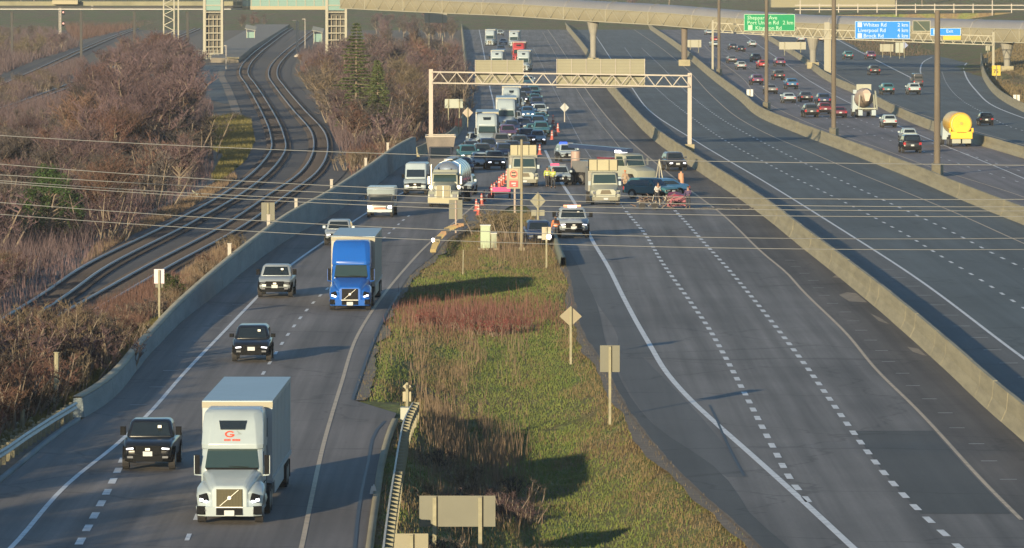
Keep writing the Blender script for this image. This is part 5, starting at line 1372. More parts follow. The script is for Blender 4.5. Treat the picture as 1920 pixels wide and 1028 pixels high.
# ---- gantry under the footbridge with lettered signs
M_GREEN = mat('sign_green', (0.008, 0.20, 0.085), 0.6, spec=0.1); M_SBLUE = mat('sign_blue', (0.02, 0.18, 0.62), 0.6, spec=0.1); M_LET = mat('sign_lettering', (0.30, 0.42, 0.50), 0.6)
M_LETG = mat('sign_lettering_green', (0.24, 0.42, 0.30), 0.6); M_SYEL = mat('sign_yellow', (0.42, 0.30, 0.02), 0.6)
Y2 = 1330.0
g2 = empty('sign_gantry', 'long low lattice gantry under the footbridge carrying the green and blue signs', 'gantry', (0, Y2, 0), group='sign gantries')
legs = ((1336, 38, 0.36), (1550, 42, 0.95), (1862, 60, 0.42))
zl = lambda px: at(0, np.interp(px, [1336, 1550, 1862], [47, 60, 72]), Y2).z
for px, yt, w_ in legs:
    x = xat(px, Y2); top = at(0, yt, Y2).z; MB().box((x, 0, top/2), (w_, 0.5, top)).build('gantry_leg', M_CREAMS, g2)
    if w_ > 0.8: MB().box((x + 0.55, 0.02, top/2 - 0.6), (0.35, 0.45, top - 1.2)).build('leg_strip', M_BRIDGE, g2)
br = MB(); N = 56
for k in range(N):
    p0, p1 = 1336 + 526 * k / N, 1336 + 526 * (k + 1) / N; x0, x1 = xat(p0, Y2), xat(p1, Y2)
    a, b = (0, -1.6) if k % 2 else (-1.6, 0)
    br.bar((x0, -0.4, zl(p0) + a + 0.4), (x1, -0.4, zl(p1) + b + 0.4), 0.10)
    for dz in (0.4, -1.2): br.bar((x0, -0.4, zl(p0) + dz), (x1, -0.4, zl(p1) + dz), 0.14)
br.build('lattice', M_BTRUSS, g2)
def road_sign(label, px0, px1, y0, y1, m, lines, lm, Y, tilt=0, border=True, grp=None):
    x0, x1 = xat(px0, Y), xat(px1, Y); z0, z1 = at(0, y1, Y).z, at(0, y0, Y).z; W_, H_ = x1 - x0, z1 - z0
    t = empty('road_sign', label, 'sign', ((x0 + x1)/2, Y, (z0 + z1)/2), group=grp); t.rotation_euler = (0, 0, tilt)
    MB().box((0, 0.05, 0), (W_, 0.08, H_)).build('sign_face', m, t)
    if border:
        bb = MB()
        for s in (-1, 1): bb.box((s * (W_/2 - 0.03), 0.0, 0), (0.09, 0.05, H_)).box((0, 0.0, s * (H_/2 - 0.03)), (W_ - 0.15, 0.05, 0.09))
        bb.build('sign_border', lm, t)
    for (txt, fx, fz, size) in lines:
        if txt == '[]':
            MB().box(((fx - 0.5) * W_, -0.01, (fz - 0.5) * H_), (size, 0.04, size * 1.05)).build('shield', lm, t)
        else:
            text_mesh(txt, size, 'lettering', lm, t, ((fx - 0.5) * W_, -0.02, (fz - 0.5) * H_ - size * 0.35))
    return t
GS = 'lettered signs on the far gantry'
road_sign('green sign with three lines of white lettering and a distance, behind the second pole', 1395, 1490, 27, 58, M_GREEN,
          [('Sheppard Ave', 0.06, 0.80, 0.95), ('Port Union Rd', 0.06, 0.50, 0.95), ('Kingston Rd', 0.22, 0.18, 0.95), ('[]', 0.12, 0.20, 0.8), ('2 km', 0.76, 0.50, 0.95)], M_LETG, Y2 - 1.2, 0, grp=GS)
road_sign('wide blue sign with three lines of white lettering and three distances', 1603, 1706, 40, 73, M_SBLUE,
          [('[]', 0.085, 0.80, 0.8), ('Whites Rd', 0.15, 0.80, 0.95), ('Liverpool Rd', 0.05, 0.49, 0.95), ('[]', 0.085, 0.18, 0.8), ('Brock Rd', 0.15, 0.18, 0.95),
           ('2 km', 0.77, 0.80, 0.95), ('4 km', 0.77, 0.49, 0.95), ('6 km', 0.77, 0.18, 0.95)], M_LET, Y2 - 1.2, 0, grp=GS)
road_sign('blue sign with a yellow strip along its bottom, right of the tallest pole', 1744, 1801, 53, 67, M_SBLUE, [('Exit', 0.52, 0.62, 0.8), ('[]', 0.18, 0.5, 0.9)], M_LET, Y2 - 1.2, 0, grp=GS)
road_sign('yellow strip sign under the small blue one', 1768, 1801, 67.5, 75, M_SYEL, [], M_SYEL, Y2 - 1.2, 0, False, grp=GS)
t = road_sign('dark green blank sign back with a pale diagonal strut', 1711, 1744, 39, 59, mat('dark_sign_back', (0.03, 0.05, 0.035), 0.7), [], M_BTRUSS, Y2 - 1.0, grp=GS)
MB().bar((-0.9, -0.12, 0.9), (0.9, -0.12, -0.95), 0.22, 0.08).build('strut', M_BTRUSS, t)
# ground-mounted blank signs near the bridge
def board(label, px0, px1, y0, y1, yg, m=None, posts=2, diamond=False, post_m=None, cat='sign', grp=None, panel2=None, z=0.0, postw=0.11, twosided=False, strip=True):
    p = G((px0 + px1)/2, yg, z); Y = p.y; W_ = (px1 - px0) * Y / FPX; z0, z1 = at(0, y1, Y).z, at(0, y0, Y).z; H_ = z1 - z0
    t = empty('road_sign', label, cat, (p.x, p.y, z), group=grp); m = m or M_SIGNBACK
    zc = (z0 + z1)/2 - z
    if diamond:
        MB().add([(-W_/2, 0.08, zc), (0, 0.08, zc - H_/2), (W_/2, 0.08, zc), (0, 0.08, zc + H_/2), (-W_/2, 0.11, zc), (0, 0.11, zc - H_/2), (W_/2, 0.11, zc), (0, 0.11, zc + H_/2)],
                 [(0,1,2,3),(7,6,5,4),(0,4,5,1),(1,5,6,2),(2,6,7,3),(3,7,4,0)]).build('sign_panel', m, t)
    else: MB().box((0, 0.09, zc), (W_, 0.03, H_)).build('sign_panel', m, t)
    xs_ = [0] if posts == 1 else [-W_ * 0.3, W_ * 0.3] if posts == 2 else []
    pt = zc + H_/2 - 0.05
    for x in xs_:
        MB().box((x, 0, pt/2 - 0.15), (postw, postw, pt + 0.3)).build('post', post_m or M_WPOST, t)
        if strip: MB().box((x + postw * 0.62, 0.05, zc), (postw * 0.3, 0.05, H_ - 0.02)).build('post_channel', M_TRUNDER, t)
    if panel2:
        for (qx0, qx1, qy0, qy1) in panel2:
            c0 = ((qx0 + qx1)/2 - (px0 + px1)/2) * Y / FPX; a0, a1 = at(0, qy1, Y).z - z, at(0, qy0, Y).z - z
            MB().box((c0, 0.09, (a0 + a1)/2), ((qx1 - qx0) * Y / FPX, 0.03, a1 - a0)).build('tab_panel', m, t)
    return t
M_PALEB = mat('pale_sign_back', (0.22, 0.22, 0.17), 0.5)
GBS = 'blank backs of roadside signs'
board('small white blank sign on two legs beside the pier bases', 1289, 1315, 75, 89, 99, M_PALEB, 2, grp=GBS)
board('wide low cream sign with two halves under the thick gantry leg', 1461, 1511, 79, 93, 104, M_PALEB, 2, grp=GBS)
board('white blank sign on two legs below the wide blue sign', 1650, 1675, 83, 97, 108, M_PALEB, 2, grp=GBS)
board('greenish grey sign next to the tilted round blue marker', 1679, 1694, 80, 99, 110, mat('greyish_sign_back', (0.24, 0.27, 0.23), 0.5), 1, grp=GBS)
t = board('tilted blue and white marker sign near the ramp', 1688, 1703, 78, 92, 109, mat('pale_blue_sign', (0.16, 0.2, 0.36), 0.5), 1, diamond=True)
board('yellow sign with dark numerals at the far right gantry leg', 1860, 1876, 123, 142, 150, M_SYEL, 1)
_t = [o for o in SC.objects if o.get('label', '').startswith('yellow sign with dark')][0]
text_mesh('75', 0.9, 'lettering', M_TRUNDER, _t, (-0.52, -0.01, 1.15))
board('small white box sign with a dark base left of the second tall pole', 1400, 1412, 168, 181, 192, mat('bright_white_panel', (0.42, 0.44, 0.44), 0.5), 1, grp=None)
board('upper white square marker beside the far right gantry leg', 1848, 1856, 86, 95, 126, M_PALEB, 1)
board('lower pale square marker beside the far right gantry leg', 1844, 1852, 109, 118, 130, M_PALEB, 1)
board('white marker on the barrier at the right edge of the photo', 1900, 1912, 178, 190, 198, mat('bright_white_panel', (0.42, 0.44, 0.44), 0.5), 1)
board('pair of cream panels fixed beneath the footbridge above the bare trees', 796, 838, 24, 43, 108, M_PALEB, 2)
board('grey-green blank sign among the red bushes left of the truck queue', 834, 868, 186, 203, 238, mat('greyish_sign_back', (0.24, 0.27, 0.23), 0.5), 2, grp=GBS)
board('pale diamond sign at the left road edge beside the foremost queue truck', 867, 887, 201, 222, 246, mat('pale_tan_sign', (0.26, 0.22, 0.18), 0.5), 1, diamond=True)
board('small orange-red construction sign left of the foremost queue truck', 854, 866, 222, 238, 252, mat('orange_red_sign', (0.36, 0.10, 0.06), 0.5), 1)
board('white diamond sign standing in the closed lane right of the queue', 1050, 1067, 193, 211, 229, mat('white_diamond_sign', (0.27, 0.30, 0.31), 0.5), 1, diamond=True, post_m=M_STEELW, strip=False)
# roadside signs in the foreground
board('blank sign back on one post behind the shaded wall near the tracks', 490, 515, 380, 414, 437, None, 1, grp=GBS)
t = board('pinkish white reflective sign on a timber post by the brown bushes', 289, 308, 505, 532, 602, mat('pink_white_sign', (0.42, 0.36, 0.42), 0.4), 1, strip=False)
MB().box((0, 0.09, at(0, 536, t.location.y).z), (0.42, 0.03, 0.2)).build('tab_panel', M_SIGNBACK, t)
board('tall blank sign back at the nose of the median, left of the green cabinets', 842, 867, 375, 411, 437, None, 1, grp=GBS, post_m=mat('pinkish_post', (0.26, 0.21, 0.18), 0.7))
board('grey diamond sign back with two square tabs in front of the pickup with beacons', 994, 1023, 361, 393, 457, mat('grey_sign_back', (0.15, 0.15, 0.11), 0.6), 1, diamond=True, grp=GBS, panel2=[(996, 1006, 394, 405), (1010, 1021, 394, 405)])
board('small cream sign back with a bright lamp beside it at the median nose', 1016, 1033, 426, 450, 502, mat('small_cream_sign', (0.27, 0.24, 0.18), 0.5), 1, grp=GBS)
p = at(1029, 444, G(1029, 502).y); o = MB().cyl((0, 0, 0), (0, 0.12, 0), 0.16, n=12).cyl((0, 0.12, 0), (0, 0.2, 0), 0.12, n=12).build('warning_lamp', M_WHITEL, loc=(p.x, p.y - 0.25, p.z)); tag(o, 'bright round white lamp hung on the small cream sign', 'lamp')
p = at(812, 450, G(812, 470).y); o = MB().cyl((0, 0, 0), (0, 0.1, 0), 0.12, n=12).cyl((0, 0.1, -1.0), (0, 0.1, 0), 0.03, n=6).build('warning_lamp', M_WHITEL, loc=(p.x, p.y, p.z)); tag(o, 'small bright lamp at the tip of the yellow striped cushion', 'lamp')
board('brownish diamond sign back on one post at the edge of the dark shoulder', 1049, 1091, 574, 613, 672, mat('brown_sign_back', (0.17, 0.15, 0.10), 0.6), 1, diamond=True, grp=GBS)
board('large blank rectangular sign back on one post nearest the white edge line', 1125, 1162, 648, 698, 783, None, 1, grp=GBS)
board('very wide blank sign back on two posts at the bottom of the median', 786, 929, 930, 988, 1062, None, 2, grp=GBS, z=-1.35, postw=0.13)
board('cream sign back cut off by the bottom edge beside the guardrail', 740, 803, 1001, 1040, 1090, mat('cream_sign_back', (0.16, 0.15, 0.10), 0.6), 1, grp=GBS)
t = board('small pale diamond over a narrow plate at the end of the timber-post guardrail', 755, 771, 717, 733, 786, mat('cream_arrow_sign', (0.22, 0.20, 0.13), 0.5), 1, diamond=True)
MB().box((0, 0.07, at(0, 744, t.location.y).z), (0.36, 0.03, 0.42)).build('tab_panel', mat('cream_arrow_sign', (0.22, 0.20, 0.13), 0.5), t)
aw = MB(); zc = at(0, 725, t.location.y).z; aw.box((0, -0.09, zc - 0.02), (0.04, 0.02, 0.12)).add([(-0.05, -0.09, zc + 0.02), (0.05, -0.09, zc + 0.02), (0, -0.09, zc + 0.09)], [(0, 1, 2)]); aw.build('arrow', M_TRUNDER, t)
p = G(762, 788); o = MB().box((0, 0, 0.28), (0.5, 0.9, 0.56)).box((0.3, 1.2, 0.25), (0.4, 0.8, 0.5)).build('guardrail_terminal', mat('pale_terminal', (0.27, 0.29, 0.26), 0.6), loc=p); tag(o, 'pale block terminal at the far end of the median guardrail', 'guardrail end')
# tall construction sign: prohibition disc over a red plate
p = G(965, 398); t = empty('construction_sign', 'orange construction sign with a black-barred round symbol above a red plate', 'sign', p); Y = p.y
zc0, zc1 = at(0, 354, Y).z, at(0, 316, Y).z
MB().box((0, 0.1, (zc0 + zc1)/2), (1.25, 0.04, zc1 - zc0)).build('back_board', mat('tan_board', (0.20, 0.19, 0.13), 0.6), t)
MB().box((-0.08, 0.06, zc1 - 0.45), (0.66, 0.04, 0.82)).build('upper_plate', mat('pale_peach_plate', (0.34, 0.24, 0.16), 0.6), t)
m_ = MB(); n = 18
m_.loft([[(-0.08 + r * math.cos(2*math.pi*i/n), y, zc1 - 0.45 + r * math.sin(2*math.pi*i/n)) for i in range(n)] for r, y in ((0.30, 0.035), (0.30, 0.02), (0.22, 0.02), (0.22, 0.035))], caps=False); m_.build('ring', mat('symbol_red', (0.38, 0.05, 0.05), 0.6), t)
MB().box((-0.08, 0.02, zc1 - 0.34), (0.3, 0.03, 0.10)).box((-0.08, 0.02, zc1 - 0.58), (0.34, 0.03, 0.10)).build('symbol', M_TRUNDER, t)
MB().box((-0.08, 0.05, zc0 + 0.38), (0.68, 0.04, 0.50)).build('lower_plate', mat('symbol_red', (0.38, 0.05, 0.05), 0.6), t)
MB().box((-0.08, 0.02, zc0 + 0.42), (0.36, 0.02, 0.12)).box((-0.03, 0.02, zc0 + 0.26), (0.2, 0.02, 0.08)).build('symbol', mat('symbol_white', (0.4, 0.34, 0.34), 0.6), t)
MB().box((0, 0.16, zc0/2), (0.14, 0.12, zc0 + 0.1)).build('post', mat('pinkish_post', (0.26, 0.21, 0.18), 0.7), t)
# tall plain pole in the median and others
p = G(978, 470); Y = p.y; h = at(0, 262, Y).z; t = empty('utility_pole', 'weathered pole standing in the median in front of the orange sign', 'pole', p)
MB().cyl((0, 0, 0), (0, 0, h), 0.11, 0.08, 10).build('pole', mat('olive_weathered_pole', (0.19, 0.17, 0.115), 0.8), t); MB().box((0, 0, 0.1), (0.4, 0.4, 0.2)).build('pole_foot', M_CONC, t)
GPT = 'tall bare poles along the concrete barrier'
for px, yg, ws, lab in ((1348, 141, 0.46, 'first and farthest of the tall bare poles, left of the green sign'), (1437, 207, 0.42, 'second tall bare pole, crossing the green sign'), (1563, 258, 0.44, 'third tall bare pole, between the green and blue signs'), (1757, 329, 0.50, 'nearest and thickest tall bare pole, right of the blue sign')):
    p = G(px, yg); t = empty('tall_pole', lab, 'pole', p, group=GPT); h = 26 if px != 1757 else at(0, 20, p.y).z
    MB().cyl((0, 0, 0), (0, 0, h), ws * 0.62, ws * 0.5, 14).build('pole', M_POLE, t)
    MB().cyl((0, 0, 0), (0, 0, 0.28), ws, ws * 0.9, 12).build('pole_base', M_CONC, t)
    lp_ = [(0.1, -5.5), (0.62, -1.2), (0.62, 1.2), (0.1, 5.5), (-0.35, 1.2), (-0.35, -1.2)]; MB().loft([[(a - 0.1, b, z) for a, b in lp_] for z in (0, 1.1)]).build('barrier_plinth', M_CONC, t)
# brown timber stakes at the left
for px, y0, y1, w_, lab in ((105, 662, 762, 0.13, 'leaning bare timber post on the verge left of the retaining wall'), (41, 770, 806, 0.11, 'short timber stub behind the left guardrail'), (868, 470, 513, 0.05, 'thin grey stake in the median grass below the striped cushion'),):
    p = G(px, y1); h = at(0, y0, p.y).z; o = MB().cyl((0, 0, -0.1), (0.03, 0, h), w_, w_ * 0.8, 8).cyl((0.03, 0, h), (0.03, 0, h + 0.04), w_ * 1.1, w_, 8).build('timber_post', M_WPOST, loc=p); tag(o, lab, 'post')
# traffic control cabinets
for px0, px1, y0, y1, m_, lab in ((901, 919, 412, 468, mat('mint_cabinet', (0.24, 0.31, 0.21), 0.5), 'tall mint-green traffic cabinet, left of the pair'), (921, 931, 427, 468, mat('sage_cabinet', (0.19, 0.22, 0.16), 0.5), 'narrow sage cabinet, right of the pair')):
    p = G((px0 + px1)/2, y1); Y = p.y; W_ = (px1 - px0) * Y / FPX; h = at(0, y0 + 12, Y).z; t = empty('traffic_cabinet', lab, 'cabinet', p, group='traffic cabinets in the median')
    MB().box((0, 0.5, h/2), (W_, 1.0, h)).build('cabinet_body', m_, t); MB().box((0, 0.5, h + 0.04), (W_ + 0.08, 1.1, 0.08)).build('cabinet_roof', M_GALV, t)
    MB().box((0, -0.015, h/2), (W_ - 0.1, 0.03, h - 0.25)).build('cabinet_door', m_, t); MB().box((0, 0.4, 0.03), (W_ + 0.35, 1.5, 0.12)).build('cabinet_pad', M_CONC, t)
# striped crash cushion at the nose: curved low wall, cream below and black/yellow blocks above
cc = Curve([(812, 484), (817, 470), (827, 455), (845, 441), (868, 433), (896, 428)])
t = empty('crash_cushion', 'curved crash barrier with yellow and black markings at the nose of the median', 'crash barrier', cc.G(484))
pts = [cc.G(y) - t.location for y in np.linspace(484, 428, 12)]
for i in range(11):
    a, b = pts[i], pts[i+1]; mm = M_TRUNDER if (i % 3 == 1 and i > 3) else mat('cushion_yellow', (0.20, 0.15, 0.05), 0.6) if i % 3 != 0 or i < 4 else mat('cushion_orange', (0.22, 0.12, 0.05), 0.6)
    for q_ in (0, 1, 2):
        c_ = a.lerp(b, q_ / 3); MB().box(c_ + Vector((0, 0, 0.50)), (0.40 if i < 8 else 0.62, 0.5, 0.24), taper=(0.9, 0.9)).build('cushion_segment', mm, t)
    MB().bar(a + Vector((0, 0, 0.22)), a + Vector((0, 0.02, 0.5)), 0.14).build('support_leg', M_TRUNDER, t)
p = G(1042, 500); 
t = ribbon3('low_barrier', Curve([(1056, 500), (1048, 478), (1040, 455), (1036, 445)]), 445, 500, [(-0.2, 0), (-0.14, 0.6), (0.14, 0.6), (0.2, 0)], mat('greenish_concrete', (0.17, 0.18, 0.12), 0.8), None, None); tag(t, 'short low concrete wall running back from the small cream sign', 'barrier')

# ---- overhead wires
M_WIRE = mat('aluminium_wire', (0.13, 0.14, 0.15), 0.6)
WR = [((0, 254), (480, 280), (960, 294), (1440, 305), (1920, 310)), ((0, 308), (480, 341), (960, 362), (1440, 372), (1920, 374)), ((0, 328), (480, 355), (960, 374), (1440, 385), (1920, 388)),
      ((0, 339), (480, 368), (960, 386), (1440, 393), (1920, 396)), ((0, 343), (480, 374), (960, 396), (1440, 404), (1920, 406)), ((0, 380), (480, 413), (960, 437), (1440, 446), (1920, 447)), ((0, 402), (480, 434), (960, 456), (1440, 466), (1920, 468))]
WL = ['topmost pale overhead wire, alone above the others', 'second overhead wire from the top, highest of the middle group', 'third overhead wire from the top', 'fourth overhead wire from the top, close pair with the next below',
      'fifth overhead wire, lowest of the middle group', 'second lowest overhead wire, passing the median cabinets', 'lowest overhead wire, crossing just under the pickup with beacons']
for k, pts_ in enumerate(WR):
    xs_ = [p[0] for p in pts_]; c = np.polyfit(xs_, [p[1] for p in pts_], 3); Yw = 205 + 2.5 * k
    pp = [at(x, float(np.polyval(c, x)), Yw) for x in range(-120, 2041, 60)]
    o = MB().tube(pp, 0.010, 5).build('overhead_wire', M_WIRE); tag(o, WL[k], 'wire', 'overhead wires')
o = MB().cyl((0, 0, 0), (0.16, 0, -0.14), 0.018, n=8).build('wire_damper', M_PALEB, loc=at(360, 357, 212)); tag(o, 'short pale damper hanging on the wires over the railway', 'wire damper')

# ---- cones and barrels
M_CONE = mat('cone_orange', (0.32, 0.05, 0.035), 0.5); M_CONEW = mat('cone_reflective', (0.42, 0.32, 0.3), 0.5)
cone_meshes = None
def cone(px, py, lab, s=1.0):
    global cone_meshes
    if cone_meshes is None:
        a = MB().box((0, 0, 0.03), (0.45, 0.45, 0.06)).cyl((0, 0, 0.06), (0, 0, 0.95), 0.17, 0.05, 10).mesh('traffic_cone'); a.materials.append(M_CONE)
        b = MB().cyl((0, 0, 0.42), (0, 0, 0.58), 0.13, 0.108, 10, False).cyl((0, 0, 0.70), (0, 0, 0.80), 0.10, 0.083, 10, False).mesh('cone_band'); b.materials.append(M_CONEW); cone_meshes = (a, b)
    o = bpy.data.objects.new('traffic_cone', cone_meshes[0]); COL.objects.link(o); o.location = G(px, py); o.scale = (s,) * 3
    b = bpy.data.objects.new('cone_band', cone_meshes[1]); COL.objects.link(b); b.parent = o
    tag(o, lab, 'cone', 'orange traffic cones')
for k, (px, py) in enumerate(((893, 396), (903, 385), (908, 378), (918, 372), (922, 366), (931, 360), (936, 352), (944, 345), (950, 338), (955, 331), (897, 404), (927, 363), (940, 348))):
    cone(px, py, 'orange cone in the slanting row left of the round-symbol sign, %s' % ['beside the crash barrier', 'second from the crash barrier', 'third from the crash barrier', 'fourth from the crash barrier', 'fifth from the crash barrier', 'sixth from the crash barrier', 'seventh from the crash barrier', 'close by the sign board', 'just behind the sign board', 'highest in the row', 'lowest in the row', 'doubled with the fifth', 'doubled with the seventh'][k], 1.0)
for k, (px, py) in enumerate(((1037, 232), (1039, 243), (1042, 255), (1035, 262), (1046, 248), (1012, 290))):
    cone(px, py, 'orange cone beside the queue of cars, %s' % ['topmost of the group', 'second from the top', 'middle of the group', 'lowest of the group', 'rightmost of the group', 'alone by the work truck header'][k], 1.1)
o = MB().cyl((0, 0, 0), (0, 0, 0.95), 0.28, 0.24, 14).cyl((0, 0, 0.95), (0, 0, 1.1), 0.1, 0.08, 10).build('traffic_barrel', mat('faded_orange', (0.38, 0.2, 0.12), 0.6), loc=G(1277, 345)); tag(o, 'pale orange traffic barrel beyond the crashed blue car', 'barrel')
p = G(940, 372); t = empty('arrow_trailer', 'low red warning light trailer among the orange cones', 'warning light', p)
MB().box((0, 0, 0.75), (1.5, 0.2, 0.35)).build('red_lamp', M_REDL, t); MB().box((0, 0.3, 0.45), (1.2, 1.0, 0.2)).build('frame', P_['maroon'], t)
for s in (-1, 1): wheel(t, 0.7, 0.3, 0.28, 0.16, s)
# wreckage
t = empty('wrecked_trailer', 'mangled brown utility trailer frame with tangled bars in front of the blue car', 'wreck', G(1232, 393)); fr = MB(); rr = random.Random(3)
for k in range(46):
    a = Vector((rr.uniform(-1.7, 1.6), rr.uniform(-0.5, 1.4), rr.uniform(0.05, 0.9))); fr.bar(a, a + Vector((rr.uniform(-0.8, 0.8), rr.uniform(-0.5, 0.5), rr.uniform(-0.25, 0.5))), 0.06)
fr.build('bent_frame', mat('rusty_brown', (0.10, 0.07, 0.055), 0.8, var=0.3, vscale=3), t)
fr = MB()
for k in range(16):
    a = Vector((rr.uniform(-1.6, 1.0), rr.uniform(-0.6, 0.4), rr.uniform(0.05, 0.8))); fr.bar(a, a + Vector((rr.uniform(-0.4, 0.4), 0, rr.uniform(-0.1, 0.6))), 0.05)
fr.build('pale_debris', mat('pale_debris', (0.26, 0.24, 0.19), 0.7), t)
for s in (-1.2, -0.2): MB().cyl((s, -0.5, 0.28), (s, -0.35, 0.28), 0.28, n=14).build('loose_wheel', M_BLACK, t)
t = empty('red_wreck', 'crushed red vehicle end beside the brown wreckage', 'wreck', G(1271, 391)); b = MB(); b.loft([[(-0.85, 0, 0.15), (-0.9, 0.1, 0.95), (-0.3, 0.2, 1.15), (0.6, 0.1, 0.98), (0.8, 0, 0.2)], [(-0.8, 1.6, 0.2), (-0.7, 1.5, 1.25), (-0.1, 1.7, 1.3), (0.5, 1.5, 1.1), (0.7, 1.6, 0.2)]]); b.build('crushed_body', mat('dull_red', (0.17, 0.018, 0.045), 0.5, var=0.2, vscale=2), t); MB().box((0.1, -0.05, 0.45), (1.2, 0.12, 0.16), (0, 0.1, 0)).build('torn_bumper', M_TRIM, t)
fr = MB()
for k in range(14): fr.add([(0.8 + rr.uniform(-0.1, 4.6), rr.uniform(-0.6, 0.9), 0.02 + rr.uniform(0, 0.03))] * 1 + [(0.9 + rr.uniform(0, 4.6), rr.uniform(-0.6, 0.9), 0.05), (1.0 + rr.uniform(0, 4.6), rr.uniform(-0.6, 0.9), 0.09)], [(0, 1, 2)])
o = MB()
for k in range(40):
    a = Vector((rr.uniform(0, 7.5), rr.uniform(-0.5, 1.2), 0.03)); o.box(a, (rr.uniform(0.1, 0.6), rr.uniform(0.05, 0.3), rr.uniform(0.04, 0.16)), (0, 0, rr.uniform(0, 3)))
o = o.build('scattered_debris', mat('dark_debris', (0.045, 0.045, 0.05), 0.8), loc=G(1290, 392)); tag(o, kind='stuff')
t = empty('tripod_mast', 'thin tripod mast standing behind the crashed blue car', 'tripod', G(1236, 362)); f = MB()
for k in (-0.5, 0.5, 0.0): f.bar((k, 0.3 if k == 0 else 0, 0), (0, 0.1, 2.9), 0.06)
f.build('leg', M_BTRUSS, t); 
o = MB().box((0, 0, 0.14), (0.28, 0.22, 0.28), taper=(0.5, 0.5)).box((0.02, 0, 0.3), (0.1, 0.1, 0.1), taper=(0.3, 0.3)).build('litter_bag', mat('bright_white_panel', (0.42, 0.44, 0.44), 0.5), loc=G(700, 926)); tag(o, 'small white litter bag on the shaded shoulder beside the kerb', 'litter')

# ---- far ridge road above the right side
Yr = 2150
rl = empty('guard_fence', 'pale two-rail roadside fence above the footbridge at the upper right', 'fence', (0, Yr, 0))
for z in (19.5 - 84 * Yr / FPX, 19.5 - 76 * Yr / FPX): MB().box((xat(1740, Yr), 0, z), (xat(1990, Yr) - xat(1490, Yr), 0.1, 0.28)).build('fence_rail', M_STEELW, rl)
for px in range(1500, 1990, 36): MB().box((xat(px, Yr), 0.1, 7.0), (0.28, 0.2, 2.6 if px % 5 else 4.5)).build('fence_post', M_STEELW, rl)
em = MB(); em.loft([[(xat(1380, Yr), 2, 0), (xat(1380, Yr), 2, 4.5), (xat(1380, Yr), 60, 5.5), (xat(1380, Yr), 200, 5.5)], [(xat(2100, Yr), 2, 0), (xat(2100, Yr), 2, 6.2), (xat(2100, Yr), 60, 7.0), (xat(2100, Yr), 200, 7.0)]], closed=False, caps=False)
o = em.build('embankment', M_GROUND, loc=(0, Yr, 0)); tag(o, kind='structure')
b = empty('low_building', 'long low yellowish building behind the footbridge at the top edge', 'building', (xat(1560, 2300), 2300, 0))
MB().box((0, 0, 8.2), (38, 12, 3.6)).build('wall', mat('yellowish_wall', (0.17, 0.16, 0.10), 0.7), b); MB().box((0, 0, 10.1), (39, 13, 0.4)).build('roof', M_BROOF, b)
# ================================================================ vegetation
def basis(d):
    d = d.normalized(); a = Vector((0, 0, 1)) if abs(d.z) < 0.9 else Vector((1, 0, 0))
    s = d.cross(a).normalized(); return s, s.cross(d).normalized()
def bare_plant(seed, h, spread, n_limb, n_br, n_tw, w_tw, shrub=False, lean=0.0):
    """trunk and limbs as tapered tubes, crown as thousands of thin twig blades"""
    r = random.Random(seed); tk = MB(); V = []; F = []
    def blade(a, b, w):
        d = b - a; s, t = basis(d); ang = r.uniform(0, math.pi); o = (s * math.cos(ang) + t * math.sin(ang)) * w * 0.5
        k = len(V); V.extend([a - o, a + o, b]); F.append((k, k+1, k+2))
    def limb(p, d, L, rad, nseg=3):
        pts = [p]; q = p.copy(); dd = d.copy()
        for _ in range(nseg):
            dd = (dd + Vector((r.uniform(-.22, .22), r.uniform(-.22, .22), r.uniform(-.02, .22)))).normalized(); q = q + dd * (L / nseg); pts.append(q.copy())
        tk.tube(pts, rad, 4, [rad * (1 - 0.7 * i / nseg) for i in range(nseg + 1)]); return pts
    if shrub:
        bases = [(Vector((r.gauss(0, spread * 0.16), r.gauss(0, spread * 0.16), 0)), 0.0) for _ in range(n_limb)]
        limbs = []
        for b, _ in bases:
            d = Vector((b.x * 1.2 / spread + r.uniform(-.45, .45), b.y * 1.2 / spread + r.uniform(-.45, .45), 1)).normalized()
            limbs.append(limb(b, d, h * r.uniform(0.45, 0.75), 0.03 + 0.006 * h))
    else:
        tp = limb(Vector((0, 0, -0.2)), Vector((lean, 0, 1)).normalized(), h * 0.55, 0.05 + 0.018 * h, 4); limbs = [tp]
        for i in range(n_limb):
            k = r.uniform(0.25, 1.0) * (len(tp) - 1); j = int(min(k, len(tp) - 2)); p = tp[j].lerp(tp[j+1], k - j); a = r.uniform(0, 6.283)
            d = Vector((math.cos(a) * 0.75, math.sin(a) * 0.75, r.uniform(0.45, 1.1))).normalized()
            limbs.append(limb(p, d, h * r.uniform(0.28, 0.5) * (1.15 - 0.4 * k / 4), 0.02 + 0.008 * h))
    for pts in limbs:
        for i in range(n_br):
            k = r.uniform(0.25, 1.0) * (len(pts) - 1); j = int(min(k, len(pts) - 2)); p = pts[j].lerp(pts[j+1], k - j)
            a = r.uniform(0, 6.283); d = Vector((math.cos(a) * 0.8, math.sin(a) * 0.8, r.uniform(0.1, 1.0))).normalized(); L = h * r.uniform(0.10, 0.24)
            e = p + d * L; blade(p, e, w_tw * 2.0)
            for _ in range(n_tw):
                q = p.lerp(e, r.uniform(0.1, 1)); a2 = r.uniform(0, 6.283)
                dd = (d * 0.7 + Vector((math.cos(a2), math.sin(a2), r.uniform(0.0, 1.1)))).normalized(); l2 = h * r.uniform(0.035, 0.11)
                blade(q, q + dd * l2, w_tw)
                q2 = q + dd * l2 * 0.5; a3 = r.uniform(0, 6.283)
                blade(q2, q2 + (dd + Vector((math.cos(a3), math.sin(a3), .3)) * 0.8).normalized() * l2 * 0.7, w_tw * 0.8)
    return tk, [tuple(v) for v in V], F
def twigmat(name, c, rand=0.28): return mat(name, c, 0.9, spec=0.1, rand=rand, var=0.25, vscale=0.6)
